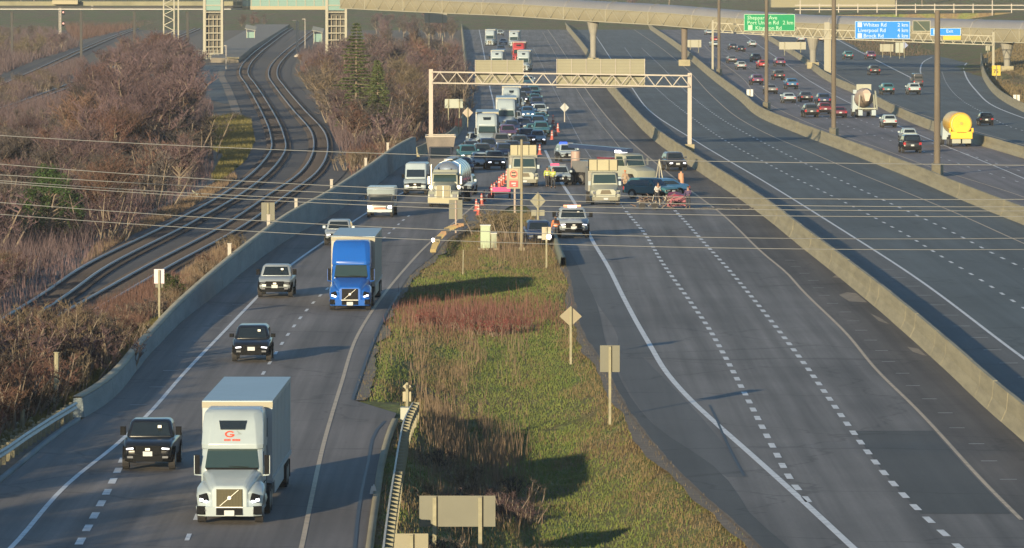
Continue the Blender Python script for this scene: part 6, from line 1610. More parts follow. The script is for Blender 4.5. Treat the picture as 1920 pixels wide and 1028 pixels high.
TW = {'mauve': twigmat('twigs_mauve_brown', (0.088, 0.062, 0.069)), 'rust': twigmat('twigs_rust_brown', (0.098, 0.060, 0.050)), 'tan': twigmat('twigs_tan', (0.10, 0.080, 0.058)), 'grey': twigmat('twigs_grey_brown', (0.066, 0.058, 0.056)),
      'red': twigmat('twigs_red', (0.15, 0.055, 0.05), 0.15), 'olive': twigmat('twigs_olive', (0.105, 0.088, 0.055), 0.2)}
M_BARK = mat('bark_grey_brown', (0.16, 0.13, 0.10), 0.9, var=0.2, vscale=3)
PROTO = {}
def plant_proto(kind, colr, variant):
    key = (kind, colr, variant)
    if key in PROTO: return PROTO[key]
    gk = ('g', kind, variant)
    if gk not in PROTO:
        sd = hash((len(kind), variant)) % 1000 + variant * 17
        if kind == 'tree': g_ = bare_plant(sd, 8.5, 5, 13, 12, 11, 0.055, lean=0.1 * (variant - 1))
        elif kind == 'fartree': g_ = bare_plant(sd + 5, 8.5, 5, 12, 10, 8, 0.085, lean=0.08 * (variant - 1))
        elif kind == 'shrub': g_ = bare_plant(sd + 9, 3.6, 3.6, 15, 9, 11, 0.034, True)
        else: g_ = bare_plant(sd + 3, 2.0, 2.6, 22, 8, 8, 0.022, True)
        tm = g_[0].mesh('trunk'); tm.materials.append(M_BARK)
        PROTO[gk] = (tm, g_[1], g_[2])
    tm, V, F = PROTO[gk]
    cm = bpy.data.meshes.new('crown'); cm.from_pydata(V, [], F); cm.update(); cm.materials.append(TW[colr])
    PROTO[key] = (tm, cm); return PROTO[key]
def plant(kind, colr, variant, p, s, label, group, rz=None, sz=1.0, name=None):
    tm, cm = plant_proto(kind, colr, variant)
    t = empty(name or ('bare_tree' if 'tree' in kind else 'small_bare_plant'), label, 'tree' if 'tree' in (name or kind) else 'shrub', p, rnd.uniform(0, 6.28) if rz is None else rz, group)
    t.scale = (s, s, s * sz)
    a = bpy.data.objects.new('trunk', tm); COL.objects.link(a); a.parent = t
    b = bpy.data.objects.new('crown', cm); COL.objects.link(b); b.parent = t
    return t
# dry brushy ground on the railway side
M_LITTER = mat('dry_leaf_litter', (0.060, 0.048, 0.038), 0.95, col2=(0.13, 0.10, 0.065), vscale=0.35, bump=0.5, world=True, contrast=(0.3, 0.75))
strip('brush_ground', lambda y: -900 - (y + 66) * 4, off(C_LWB, -0.5), 20, 1250, -0.07, M_LITTER, 3)

def in_poly(x, y, P):
    c = False; j = len(P) - 1
    for i in range(len(P)):
        if (P[i][1] > y) != (P[j][1] > y) and x < (P[j][0] - P[i][0]) * (y - P[i][1]) / (P[j][1] - P[i][1]) + P[i][0]: c = not c
        j = i
    return c
top_low = lambda x: float(np.interp(x, [-400, 0, 60, 120, 150, 200, 260, 300, 330, 400, 450], [430, 455, 470, 500, 560, 566, 545, 530, 510, 480, 462]))
top_mid = lambda x: float(np.interp(x, [-200, 0, 100, 140, 160, 230, 290, 340, 380, 400, 420, 440], [150, 165, 190, 175, 95, 62, 38, 45, 60, 110, 165, 210]))
top_mid2 = lambda x: float(np.interp(x, [-200, 0, 120, 160, 380, 400, 480], [190, 200, 185, 120, 120, 335, 335]))
top_right = lambda x: float(np.interp(x, [540, 570, 600, 640, 700, 760, 800, 860], [110, 92, 75, 52, 48, 42, 48, 75]))
def scatter(poly, n, kinds, cols, hr, topf, label, group, seed, mind=0.028, name=None, keep=None):
    r = random.Random(seed); xs_ = [p[0] for p in poly]; ys_ = [p[1] for p in poly]; placed = []; tries = 0
    while len(placed) < n and tries < n * 40:
        tries += 1
        x, y = r.uniform(min(xs_), max(xs_)), r.uniform(min(ys_), max(ys_))
        if not in_poly(x, y, poly) or (15 < x < 170 and 446 < y < 490): continue
        s = (y - YH) / CAMH
        if any(abs(x - a) < mind * 1000 * (s / 30) and abs(y - b) < mind * 400 * (s / 30) for a, b in placed): continue
        h = r.uniform(*hr); h = min(h, (y - topf(x)) / s * r.uniform(0.85, 1.0))
        if h < 0.8: continue
        placed.append((x, y)); k = r.choice(kinds); cc_ = r.choice(cols); base = {'tree': 8.5, 'fartree': 8.5, 'shrub': 3.6, 'low': 2.0}[k]
        lb = label(x, y, {'mauve': 'mauve-brown', 'rust': 'rusty brown', 'grey': 'grey-brown', 'tan': 'tan', 'olive': 'olive-brown'}[cc_] + (', tall' if h > 6 else ', small' if h < 2.2 else ''), k).replace(', tall bare', ' tall bare').replace(', small', ' small') if callable(label) else label
        plant(k, cc_, r.randrange(3), G(x, y), h / base * 0.98, lb, group, sz=r.uniform(0.9, 1.1), name=('small_bare_plant' if h < 4.2 else 'bare_tree'))  # name goes by height alone, so small bare trees sit among the shrubs
GT, GSB = 'bare trees on the railway side', 'bare shrubs on the railway side'
def lab_t(zone, box=None):
    def f(x, y, h, k):
        z = zone
        if box:
            x0, y0, x1, y1 = box; fx, fy = (x - x0) / (x1 - x0), (y - y0) / (y1 - y0)
            z = '%s, %s %s' % (zone, 'far' if fy < 0.33 else 'near' if fy > 0.66 else 'middle', 'left' if fx < 0.33 else 'right' if fx > 0.66 else 'part')
        return '%s %s %s' % (h, 'bare tree' if 'tree' in k else 'leafless shrub', z)
    return f
# big mass left of the curving tracks
scatter([(150, 165), (230, 120), (350, 120), (375, 170), (368, 215), (350, 260), (330, 300), (250, 330), (150, 330)], 62, ['tree', 'tree', 'fartree'], ['mauve', 'mauve', 'rust', 'mauve'], (7.0, 10.5), top_mid, lab_t('in the thicket left of the curving tracks', (150, 120, 400, 330)), GT, 11)
scatter([(-120, 215), (120, 185), (200, 240), (360, 235), (375, 300), (365, 355), (300, 400), (180, 470), (60, 480), (-120, 480)], 100, ['tree', 'tree', 'shrub'], ['mauve', 'mauve', 'grey', 'rust', 'grey'], (4.5, 7.5), top_mid2, lab_t('in the brush between the railway lines', (-120, 185, 430, 480)), GT, 12)
scatter([(-140, 490), (20, 480), (50, 520), (20, 580), (-40, 620), (-140, 690)], 24, ['shrub', 'tree'], ['rust', 'rust', 'mauve', 'tan'], (3.0, 5.0), lambda x: 440 + max(0, x) * 0.4, lab_t('by the left edge'), GSB, 13)
scatter([(-140, 690), (60, 640), (210, 590), (300, 585), (280, 600), (190, 690), (130, 742), (60, 790), (-60, 850), (-140, 880)], 52, ['shrub', 'shrub', 'low'], ['rust', 'mauve', 'rust', 'grey', 'tan'], (2.2, 4.4), top_low, lab_t('by the left guardrail', (-140, 585, 300, 880)), GSB, 14)
scatter([(270, 570), (330, 545), (440, 470), (448, 476), (352, 560), (300, 600)], 9, ['low'], ['tan', 'rust'], (1.0, 1.8), lambda x: 400, lab_t('along the back of the retaining wall'), GSB, 15)
# far left above the straight tracks
scatter([(-80, 60), (90, 62), (140, 92), (60, 112), (-80, 150)], 70, ['fartree', 'shrub'], ['grey', 'mauve', 'olive'], (3.0, 5.5), lambda x: 42, lab_t('above the straight tracks at the upper left'), GT, 16)
scatter([(-80, 170), (60, 150), (120, 125), (150, 125), (130, 165), (-80, 230)], 40, ['shrub', 'low'], ['grey', 'tan', 'mauve'], (1.5, 3.0), lambda x: 118, lab_t('between the straight tracks'), GSB, 17)
scatter([(120, 28), (300, 28), (300, 42), (190, 46), (150, 42)], 30, ['fartree', 'shrub'], ['tan', 'rust'], (2.0, 3.5), lambda x: 16, lab_t('in the pale row beyond the straight tracks'), GSB, 18)
# wood between the tracks and the exit road
scatter([(560, 118), (640, 96), (720, 92), (820, 92), (855, 110), (862, 180), (850, 235), (800, 262), (765, 262), (690, 300), (650, 300), (610, 225), (580, 170)], 105, ['tree', 'fartree', 'fartree', 'shrub'], ['mauve', 'mauve', 'rust', 'grey', 'tan'], (5.0, 8.5), top_right, lab_t('between tracks and exit road', (560, 92, 860, 300)), GT, 19)
scatter([(655, 300), (760, 258), (775, 275), (690, 312), (655, 335)], 10, ['shrub', 'low'], ['rust', 'tan'], (1.5, 3), lambda x: 200, lab_t('right behind the high end of the retaining wall'), GSB, 20)
scatter([(700, 40), (850, 38), (850, 80), (700, 80)], 50, ['fartree'], ['grey', 'mauve'], (4, 6.5), lambda x: 20, lab_t('in the far wood under the footbridge'), GT, 21)
scatter([(480, 24), (560, 24), (520, 50), (440, 56), (440, 30)], 26, ['fartree'], ['rust', 'grey'], (3, 5), lambda x: 18, lab_t('beyond the station platform'), GT, 22)
# upper right
scatter([(1590, 72), (1700, 76), (1840, 72), (1900, 62), (1840, 88), (1740, 98), (1650, 98)], 30, ['fartree'], ['rust', 'grey', 'olive'], (1.0, 2.6), lambda x: 50, lab_t('on the brown island beside the ramp'), 'bare shrubs around the right-hand ramps', 23)
scatter([(1850, 112), (1960, 80), (1990, 150), (1990, 235), (1930, 200), (1880, 170)], 20, ['fartree', 'shrub'], ['olive', 'tan', 'grey'], (0.9, 2.4), lambda x: 92, lab_t('on the grass bank at the right edge'), 'bare shrubs around the right-hand ramps', 24)
r9 = random.Random(9)
for k in range(24):
    x = r9.uniform(-180, 330); Y = r9.uniform(2420, 3100)
    plant('fartree', r9.choice(['olive', 'grey', 'tan', 'mauve']), r9.randrange(3), (x, Y, ground_z(x, Y)), r9.uniform(0.8, 1.5), 'distant bare tree on the rising land beyond the footbridge', 'distant trees beyond the footbridge')
# trees just outside the left edge, whose long shadows cross the road
for x, Y, s in ((-24, 236, 0.62), (-27, 226, 0.75), (-30, 250, 0.7), (-25, 258, 0.5), (-33, 268, 0.8), (-28, 282, 0.62), (-36, 300, 0.85), (-38, 330, 0.8), (-31, 215, 0.8), (-42, 355, 0.8), (-24, 222, 0.6), (-26, 243, 0.72), (-28, 262, 0.8), (-34, 285, 0.95), (-30, 270, 0.6), (-33, 315, 0.8), (-37, 345, 0.95), (-40, 310, 1.0), (-45, 335, 1.05), (-35, 255, 0.9), (-48, 375, 1.0)):
    plant('tree', 'rust', int(s * 10) % 3, (x, Y, -0.1), s * 1.35, 'bare tree at the roadside just past the left guardrail', 'roadside trees whose shadows cross the exit road')
# median plants
GMB = 'leafless bushes in the median'
for x, y, h, c, lb in ((948, 452, 3.0, 'olive', 'olive-brown leafless bush filling the nose of the median, right of the cabinets'), (925, 440, 2.6, 'olive', 'leafless bush directly behind the green cabinets')):
    plant('low', c, int(x) % 3, G(x, y), h / 2.0, lb, GMB)
for k, (x, y, h) in enumerate(((785, 606, .85), (812, 604, .95), (840, 607, 1.0), (870, 612, 1.0), (900, 616, 1.05), (930, 618, 1.1), (958, 616, 1.1), (980, 608, .9), (800, 596, .8), (885, 600, .9), (945, 604, .9))):
    p = G(x, y); plant('low', 'red', k % 3, (p.x, p.y, ground_z(p.x, p.y) - 0.09), h / 2.0 * 1.1, 'low red-stemmed bush in the reddish band across the median', 'red-stemmed bushes in the median')
for k, (x, y, h) in enumerate(((990, 1035, 1.7), (965, 1010, 1.6), (1000, 990, 1.3), (930, 1045, 1.6), (940, 900, 1.6), (905, 880, 1.4), (965, 870, 1.5), (985, 905, 1.2), (870, 860, 1.4), (820, 850, 1.3), (850, 905, 1.1), (800, 920, 1.0), (830, 1010, 1.2))):
    p = G(x, y); plant('low', ['grey', 'mauve', 'tan'][k % 3], k % 3, (p.x, p.y, ground_z(p.x, p.y) - 0.09), h / 2.0, 'tangled %s bush in the ditch of the median' % ['grey', 'mauve-brown', 'tan'][k % 3], GMB)

# ---- conifers
def conifer(seed, h, w, dens):
    r = random.Random(seed); tk = MB(); tk.cyl((0, 0, 0), (0, 0, h * 0.96), 0.03 * h * 0.6, 0.02, 8); V = []; F = []; tw = MB()
    z = h * 0.08
    while z < h * 0.985:
        f = 1 - z / h; L0 = w * 0.5 * (f ** 0.75) * r.uniform(0.75, 1.1); nb = 9
        for i in range(nb):
            a = r.uniform(0, 6.283); L = L0 * r.uniform(0.6, 1.15); d = Vector((math.cos(a), math.sin(a), -0.18 + 0.3 * (1 - f)))
            p0 = Vector((0, 0, z)); p1 = p0 + d * L; tk.tube([p0, p1], 0.03, 3, [0.04, 0.015])
            for _ in range(int(dens * (0.4 + L))):
                q = p0.lerp(p1, r.uniform(0.15, 1.0)); a2 = a + r.choice((-1, 1)) * r.uniform(0.4, 1.1)
                dd = Vector((math.cos(a2), math.sin(a2), r.uniform(-0.7, 0.1))).normalized(); l = r.uniform(0.2, 0.5); e = q + dd * l
                s, t_ = basis(dd); an = r.uniform(0, 3.14); o = (s * math.cos(an) + t_ * math.sin(an)) * r.uniform(0.05, 0.10)
                k = len(V); V.extend([tuple(q - o), tuple(q + o), tuple(e)]); F.append((k, k+1, k+2))
        z += h * 0.028
    return tk, V, F
def add_plant2(name, label, cat, g_, mt, p, group=None, bark=None):
    t = empty(name, label, cat, p, 0, group); g_[0].build('trunk', bark or M_BARK, t)
    me = bpy.data.meshes.new('crown'); me.from_pydata(g_[1], [], g_[2]); me.update(); me.materials.append(mt)
    o = bpy.data.objects.new('crown', me); COL.objects.link(o); o.parent = t; return t
M_NEED = mat('needles_olive_green', (0.060, 0.080, 0.030), 0.85, var=0.45, vscale=1.0, spec=0.15)
M_LEAFG = mat('evergreen_leaf', (0.045, 0.085, 0.028), 0.8, var=0.5, vscale=1.3, spec=0.2)
add_plant2('spruce_tree', 'tall thin olive-green spruce standing above the bare wood', 'tree', conifer(4, 13.0, 6.6, 26), M_NEED, G(668, 252))
add_plant2('spruce_tree', 'smaller dark spruce beside the tall one, on its right', 'tree', conifer(5, 9.0, 4.2, 22), M_NEED, G(708, 262))
def evergreen(seed, h, w, n, leaf):
    r = random.Random(seed); tk = MB(); tk.tube([(0, 0, 0), (0.1, 0, h * 0.4), (0, 0.1, h * 0.8)], 0.1, 6, [0.14, 0.10, 0.03]); V = []; F = []
    cl = []
    for _ in range(34):
        a = r.uniform(0, 6.283); zz = r.uniform(0.12, 0.95); R_ = w * 0.5 * math.sin(math.pi * min(1, zz * 0.75 + 0.22)) * r.uniform(0.3, 0.95)
        c = Vector((math.cos(a) * R_, math.sin(a) * R_, zz * h)); cl.append((c, r.uniform(0.35, 0.75) * w / 5)); tk.tube([(0, 0, zz * h * 0.7), c], 0.03, 3, [0.05, 0.02])
    for i in range(n):
        c, rad = cl[i % len(cl)]; v = Vector((r.gauss(0, 1), r.gauss(0, 1), r.gauss(0, 0.8))).normalized() * rad * r.uniform(0.5, 1.1); q = c + v
        d = (v.normalized() + Vector((r.uniform(-.6, .6), r.uniform(-.6, .6), r.uniform(-.6, .6)))).normalized(); s, t_ = basis(d); o = s * leaf * 0.45; k = len(V)
        V.extend([tuple(q - o), tuple(q + d * leaf), tuple(q + o)]); F.append((k, k+1, k+2))
    return tk, V, F
add_plant2('evergreen_tree', 'rounded dark green evergreen standing alone in the brown brush at the left', 'tree', evergreen(2, 5.2, 5.2, 16000, 0.13), M_LEAFG, G(92, 450))
add_plant2('evergreen_shrub', 'low green shrub at the foot of the rounded evergreen', 'shrub', evergreen(3, 2.2, 3.0, 4000, 0.12), M_LEAFG, G(190, 400))
add_plant2('evergreen_shrub', 'small olive shrub between the pinkish white sign and the wall', 'shrub', evergreen(6, 1.4, 2.0, 3000, 0.1), M_NEED, G(318, 560))

# ---- grass, in masses
def blades(name, P, hmin, hmax, w, m, seed, zoff=-0.09, leanx=0.25):
    rs = np.random.RandomState(seed); P = np.asarray(P, np.float32); n = len(P)
    h = rs.uniform(hmin, hmax, n); a = rs.uniform(0, math.pi, n); ww = w * rs.uniform(0.6, 1.3, n)
    dx, dy = np.cos(a) * ww * 0.5, np.sin(a) * ww * 0.5
    V = np.zeros((n, 3, 3), np.float32)
    V[:, 0] = np.stack([P[:, 0] - dx, P[:, 1] - dy, P[:, 2] + zoff], 1); V[:, 1] = np.stack([P[:, 0] + dx, P[:, 1] + dy, P[:, 2] + zoff], 1)
    V[:, 2] = np.stack([P[:, 0] + rs.uniform(-leanx, leanx, n) * h, P[:, 1] + rs.uniform(-leanx, leanx, n) * h, P[:, 2] + zoff + h], 1)
    o = np_mesh(name, V.reshape(-1, 3), np.arange(3 * n, dtype=np.int32).reshape(-1, 3), m); tag(o, kind='stuff'); return o
def blob(x, y, cx, cy, sx, sy): return math.exp(-((x - cx) / sx) ** 2 - ((y - cy) / sy) ** 2)
def median_points(n, wf, seed):
    r = random.Random(seed); out = []; tries = 0
    while len(out) < n and tries < n * 12:
        tries += 1; py = YH + FPX * CAMH / r.uniform(238, 585)
        if py < 400: continue
        xl = (C_LE(py) + 6 if py > 772 else C_LE2(py) if py < 750 else 745); xr = C_RE(py)
        px = xl + (xr - xl) * r.random()
        e_ = min(px - xl, xr - px) * CAMH / (py - YH)
        if e_ < 0.9 and r.random() > e_ / 0.9 * 0.8 + 0.1: continue
        if r.random() < wf(px, py):
            g_ = G(px, py); out.append((g_.x, g_.y, ground_z(g_.x, g_.y)))
    return out
def nz(x, y, s): return mathutils_noise((x * s, y * s, 0))
from mathutils import noise as _n
def mathutils_noise(v): return _n.fractal(Vector(v), 1.0, 2.0, 4)
def wgreen(x, y):
    g_ = G(x, y); b = 0.30 + 1.1 * blob(x, y, 985, 690, 95, 90) + 1.0 * blob(x, y, 1090, 900, 110, 90) + 0.9 * blob(x, y, 900, 545, 170, 26) + 0.6 * blob(x, y, 720, 690, 40, 90) + 0.8 * blob(x, y, 725, 930, 30, 160) + 0.7 * blob(x, y, 1100, 1010, 120, 50) + 0.5 * blob(x, y, 1000, 620, 60, 60)
    m_ = (C_RE(y) - x) / ((y + 66) / 19.5)
    b *= 0.35 + 0.65 * min(1, max(0, (m_ - 0.6) / 1.6))
    return max(0, min(1, b + mathutils_noise((g_.x * 0.35, g_.y * 0.09, 1.0)) * 0.7))
def wdry(x, y):
    g_ = G(x, y); return max(0.03, min(1, 0.85 - wgreen(x, y) * 0.95 + mathutils_noise((g_.x * 0.5, g_.y * 0.12, 5.0)) * 0.9))
M_GG = mat('grass_green', (0.092, 0.132, 0.036), 0.85, col2=(0.150, 0.172, 0.052), vscale=0.5, spec=0.1, trans=0.25, world=True)
M_GD = mat('grass_dry', (0.115, 0.090, 0.050), 0.9, col2=(0.185, 0.145, 0.08), vscale=0.7, spec=0.1, trans=0.2, world=True)
M_REED = mat('dead_stalks', (0.130, 0.092, 0.068), 0.9, col2=(0.20, 0.15, 0.10), vscale=1.5, spec=0.1, trans=0.15, world=True)
blades('grass', median_points(90000, wgreen, 1), 0.05, 0.15, 0.045, M_GG, 1)
blades('dry_grass', median_points(80000, wdry, 2), 0.06, 0.24, 0.036, M_GD, 2)
def wreed(x, y): return max(0, 0.55 + 1.6 * mathutils_noise((x * 0.02, y * 0.012, 8.0))) * min(1, 1.0 * blob(x, y, 880, 790, 72, 62) + 0.3 * blob(x, y, 810, 720, 50, 50) + 0.6 * blob(x, y, 960, 1010, 45, 60) + 0.35 * blob(x, y, 860, 650, 110, 40) + 0.5 * blob(x, y, 860, 900, 100, 60) + 0.25 * blob(x, y, 950, 470, 90, 30))
blades('dead_stalks', median_points(7500, wreed, 3), 0.35, 1.15, 0.030, M_REED, 3, leanx=0.16)
blades('dead_stalks', median_points(9000, lambda x, y: min(1, blob(x, y, 880, 590, 130, 22)), 4), 0.35, 0.8, 0.03, mat('reddish_stalks', (0.125, 0.062, 0.055), 0.9, spec=0.1, rand=0, var=0.25, vscale=1, world=True), 4, leanx=0.2)
# yellow-green slope beside the tracks, verges and the bank
def poly_points(poly, n, seed, zf=lambda x, y: 0.0):
    r = random.Random(seed); xs_ = [p[0] for p in poly]; ys_ = [p[1] for p in poly]; out = []
    Y0, Y1 = FPX * CAMH / (max(ys_) - YH), FPX * CAMH / (min(ys_) - YH)
    while len(out) < n:
        py = YH + FPX * CAMH / r.uniform(Y0, Y1); px = r.uniform(min(xs_), max(xs_))
        if in_poly(px, py, poly): g_ = G(px, py); out.append((g_.x, g_.y, zf(g_.x, g_.y)))
    return out
M_GY = mat('grass_yellowish', (0.125, 0.120, 0.040), 0.9, col2=(0.17, 0.145, 0.06), vscale=0.5, spec=0.1, trans=0.2, world=True)
blades('grass', poly_points([(380, 225), (440, 215), (470, 225), (478, 265), (462, 300), (410, 345), (395, 335), (420, 290), (375, 270)], 26000, 5), 0.2, 0.6, 0.07, M_GY, 5)
blades('dry_grass', poly_points([(150, 500), (250, 440), (330, 405), (400, 365), (420, 352), (445, 335), (440, 325), (395, 350), (300, 395), (180, 460)], 12000, 6), 0.15, 0.5, 0.06, M_REED, 6)
blades('grass', poly_points([(60, 812), (140, 752), (240, 660), (330, 580), (335, 572), (250, 620), (150, 700), (60, 780), (-60, 850), (-60, 880)], 14000, 7), 0.1, 0.35, 0.04, M_GY, 7)
blades('dry_grass', poly_points([(300, 590), (450, 470), (445, 455), (380, 490), (290, 560)], 9000, 8), 0.3, 0.9, 0.035, M_REED, 8)
blades('grass', poly_points([(1842, 112), (1960, 88), (1990, 235), (1930, 208), (1882, 180), (1850, 150)], 22000, 9, ground_z), 0.2, 0.5, 0.10, M_GD, 9)
blades('dry_grass', poly_points([(560, 125), (640, 250), (655, 330), (760, 270), (860, 240), (870, 110), (700, 95)], 24000, 10), 0.4, 1.2, 0.09, TW['rust'], 10)
blades('dry_grass', poly_points([(-120, 240), (150, 165), (400, 190), (400, 340), (170, 490), (90, 560), (-120, 680)], 40000, 11), 0.3, 1.1, 0.055, TW['mauve'], 11)
blades('dry_grass', poly_points([(-120, 700), (60, 640), (290, 530), (320, 560), (150, 730), (-120, 880)], 26000, 12), 0.3, 1.0, 0.035, TW['rust'], 12)
blades('dry_grass', poly_points([(1575, 74), (1640, 105), (1745, 104), (1890, 70), (1960, 60), (1960, 52), (1575, 60)], 9000, 13), 0.3, 0.8, 0.16, TW['tan'], 13)
M_BW = twigmat('brushwood_mauve', (0.080, 0.060, 0.065), 0)
blades('brushwood', poly_points([(-140, 62), (100, 60), (150, 88), (70, 112), (-20, 150), (-140, 175)], 26000, 21), 0.8, 2.8, 0.13, M_BW, 21, leanx=0.5)
blades('brushwood', poly_points([(-140, 200), (-10, 172), (90, 133), (150, 112), (165, 118), (110, 158), (0, 205), (-140, 255)], 16000, 22), 0.5, 1.6, 0.11, M_BW, 22, leanx=0.5)
blades('brushwood', poly_points([(120, 50), (200, 42), (340, 36), (330, 46), (240, 56), (140, 78)], 9000, 23), 0.8, 2.2, 0.16, TW['rust'], 23, leanx=0.5)
blades('brushwood', poly_points([(560, 105), (620, 84), (860, 84), (875, 150), (862, 235), (760, 262), (640, 290), (600, 200)], 30000, 24), 0.8, 2.8, 0.10, M_BW, 24, leanx=0.5)
blades('brushwood', poly_points([(-140, 235), (150, 175), (390, 190), (380, 330), (250, 420), (100, 500), (-140, 560)], 34000, 25), 0.6, 2.2, 0.07, M_BW, 25, leanx=0.5)
M_DIRT = mat('roadside_dirt', (0.10, 0.078, 0.058), 0.95, col2=(0.17, 0.135, 0.095), vscale=0.9, bump=0.5, world=True)
def ragged(c, m, amp, f): return lambda y: c(y) + (m + amp * mathutils_noise((FPX * CAMH / (y - YH) * f, m, 2.0))) * (y - YH) / CAMH
strip('dirt_verge', ragged(C_RE, -0.45, 0.45, 0.05), off(C_RE, 0.05), 400, 1200, -0.02, M_DIRT, 2, step=0.006)
strip('dirt_verge', off(C_RE, -0.05), ragged(C_RE, 0.03, 0.12, 0.13), 400, 1200, 0.009, M_DIRT, 1, step=0.006)
strip('dirt_verge', off(C_LE2, -0.02), ragged(C_LE2, 0.45, 0.5, 0.11), 400, 750, -0.02, M_DIRT, 2, step=0.006)
strip('dirt_verge', ragged(C_LWB, -1.1, 0.3, 0.1), off(C_LWB, -0.1), 786, 1200, -0.01, M_DIRT, 2, step=0.006)
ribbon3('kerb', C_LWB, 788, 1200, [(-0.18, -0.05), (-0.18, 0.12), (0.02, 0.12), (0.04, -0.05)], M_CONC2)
# pale gravel stones under the guardrail foot and on the verge
r = random.Random(5); m_ = MB()
for k in range(420):
    y = r.uniform(790, 1000); g_ = C_GRL.G(y); s = r.uniform(0.06, 0.22); m_.box((g_.x - r.uniform(0.5, 2.0), g_.y + r.uniform(-2, 2), s * 0.3), (s, s, s * 0.7), (r.uniform(0, 1), r.uniform(0, 1), r.uniform(0, 3)), (0.7, 0.7))
tag(m_.build('pale_rubble', mat('pale_rubble', (0.26, 0.23, 0.15), 0.9)), kind='stuff')
# ================================================================ people
M_SKIN = mat('skin', (0.26, 0.15, 0.10), 0.6); M_HAIR = mat('dark_hair', (0.02, 0.015, 0.012), 0.8); M_BOOT = mat('dark_boots', (0.02, 0.02, 0.02), 0.6)
def skinned(name, verts, edges, radii, root=0, sub=2):
    me = bpy.data.meshes.new(name); me.from_pydata(verts, edges, []); me.update()
    o = bpy.data.objects.new(name, me); COL.objects.link(o)
    sk = o.modifiers.new('skin', 'SKIN'); sk.use_smooth_shade = True
    su = o.modifiers.new('sub', 'SUBSURF'); su.levels = sub
    lay = me.skin_vertices[0].data
    for i, r_ in enumerate(radii): lay[i].radius = r_ if isinstance(r_, tuple) else (r_, r_); lay[i].use_root = (i == root)
    dg = bpy.context.evaluated_depsgraph_get(); m2 = bpy.data.meshes.new_from_object(o.evaluated_get(dg)); bpy.data.objects.remove(o); m2.name = name
    return m2
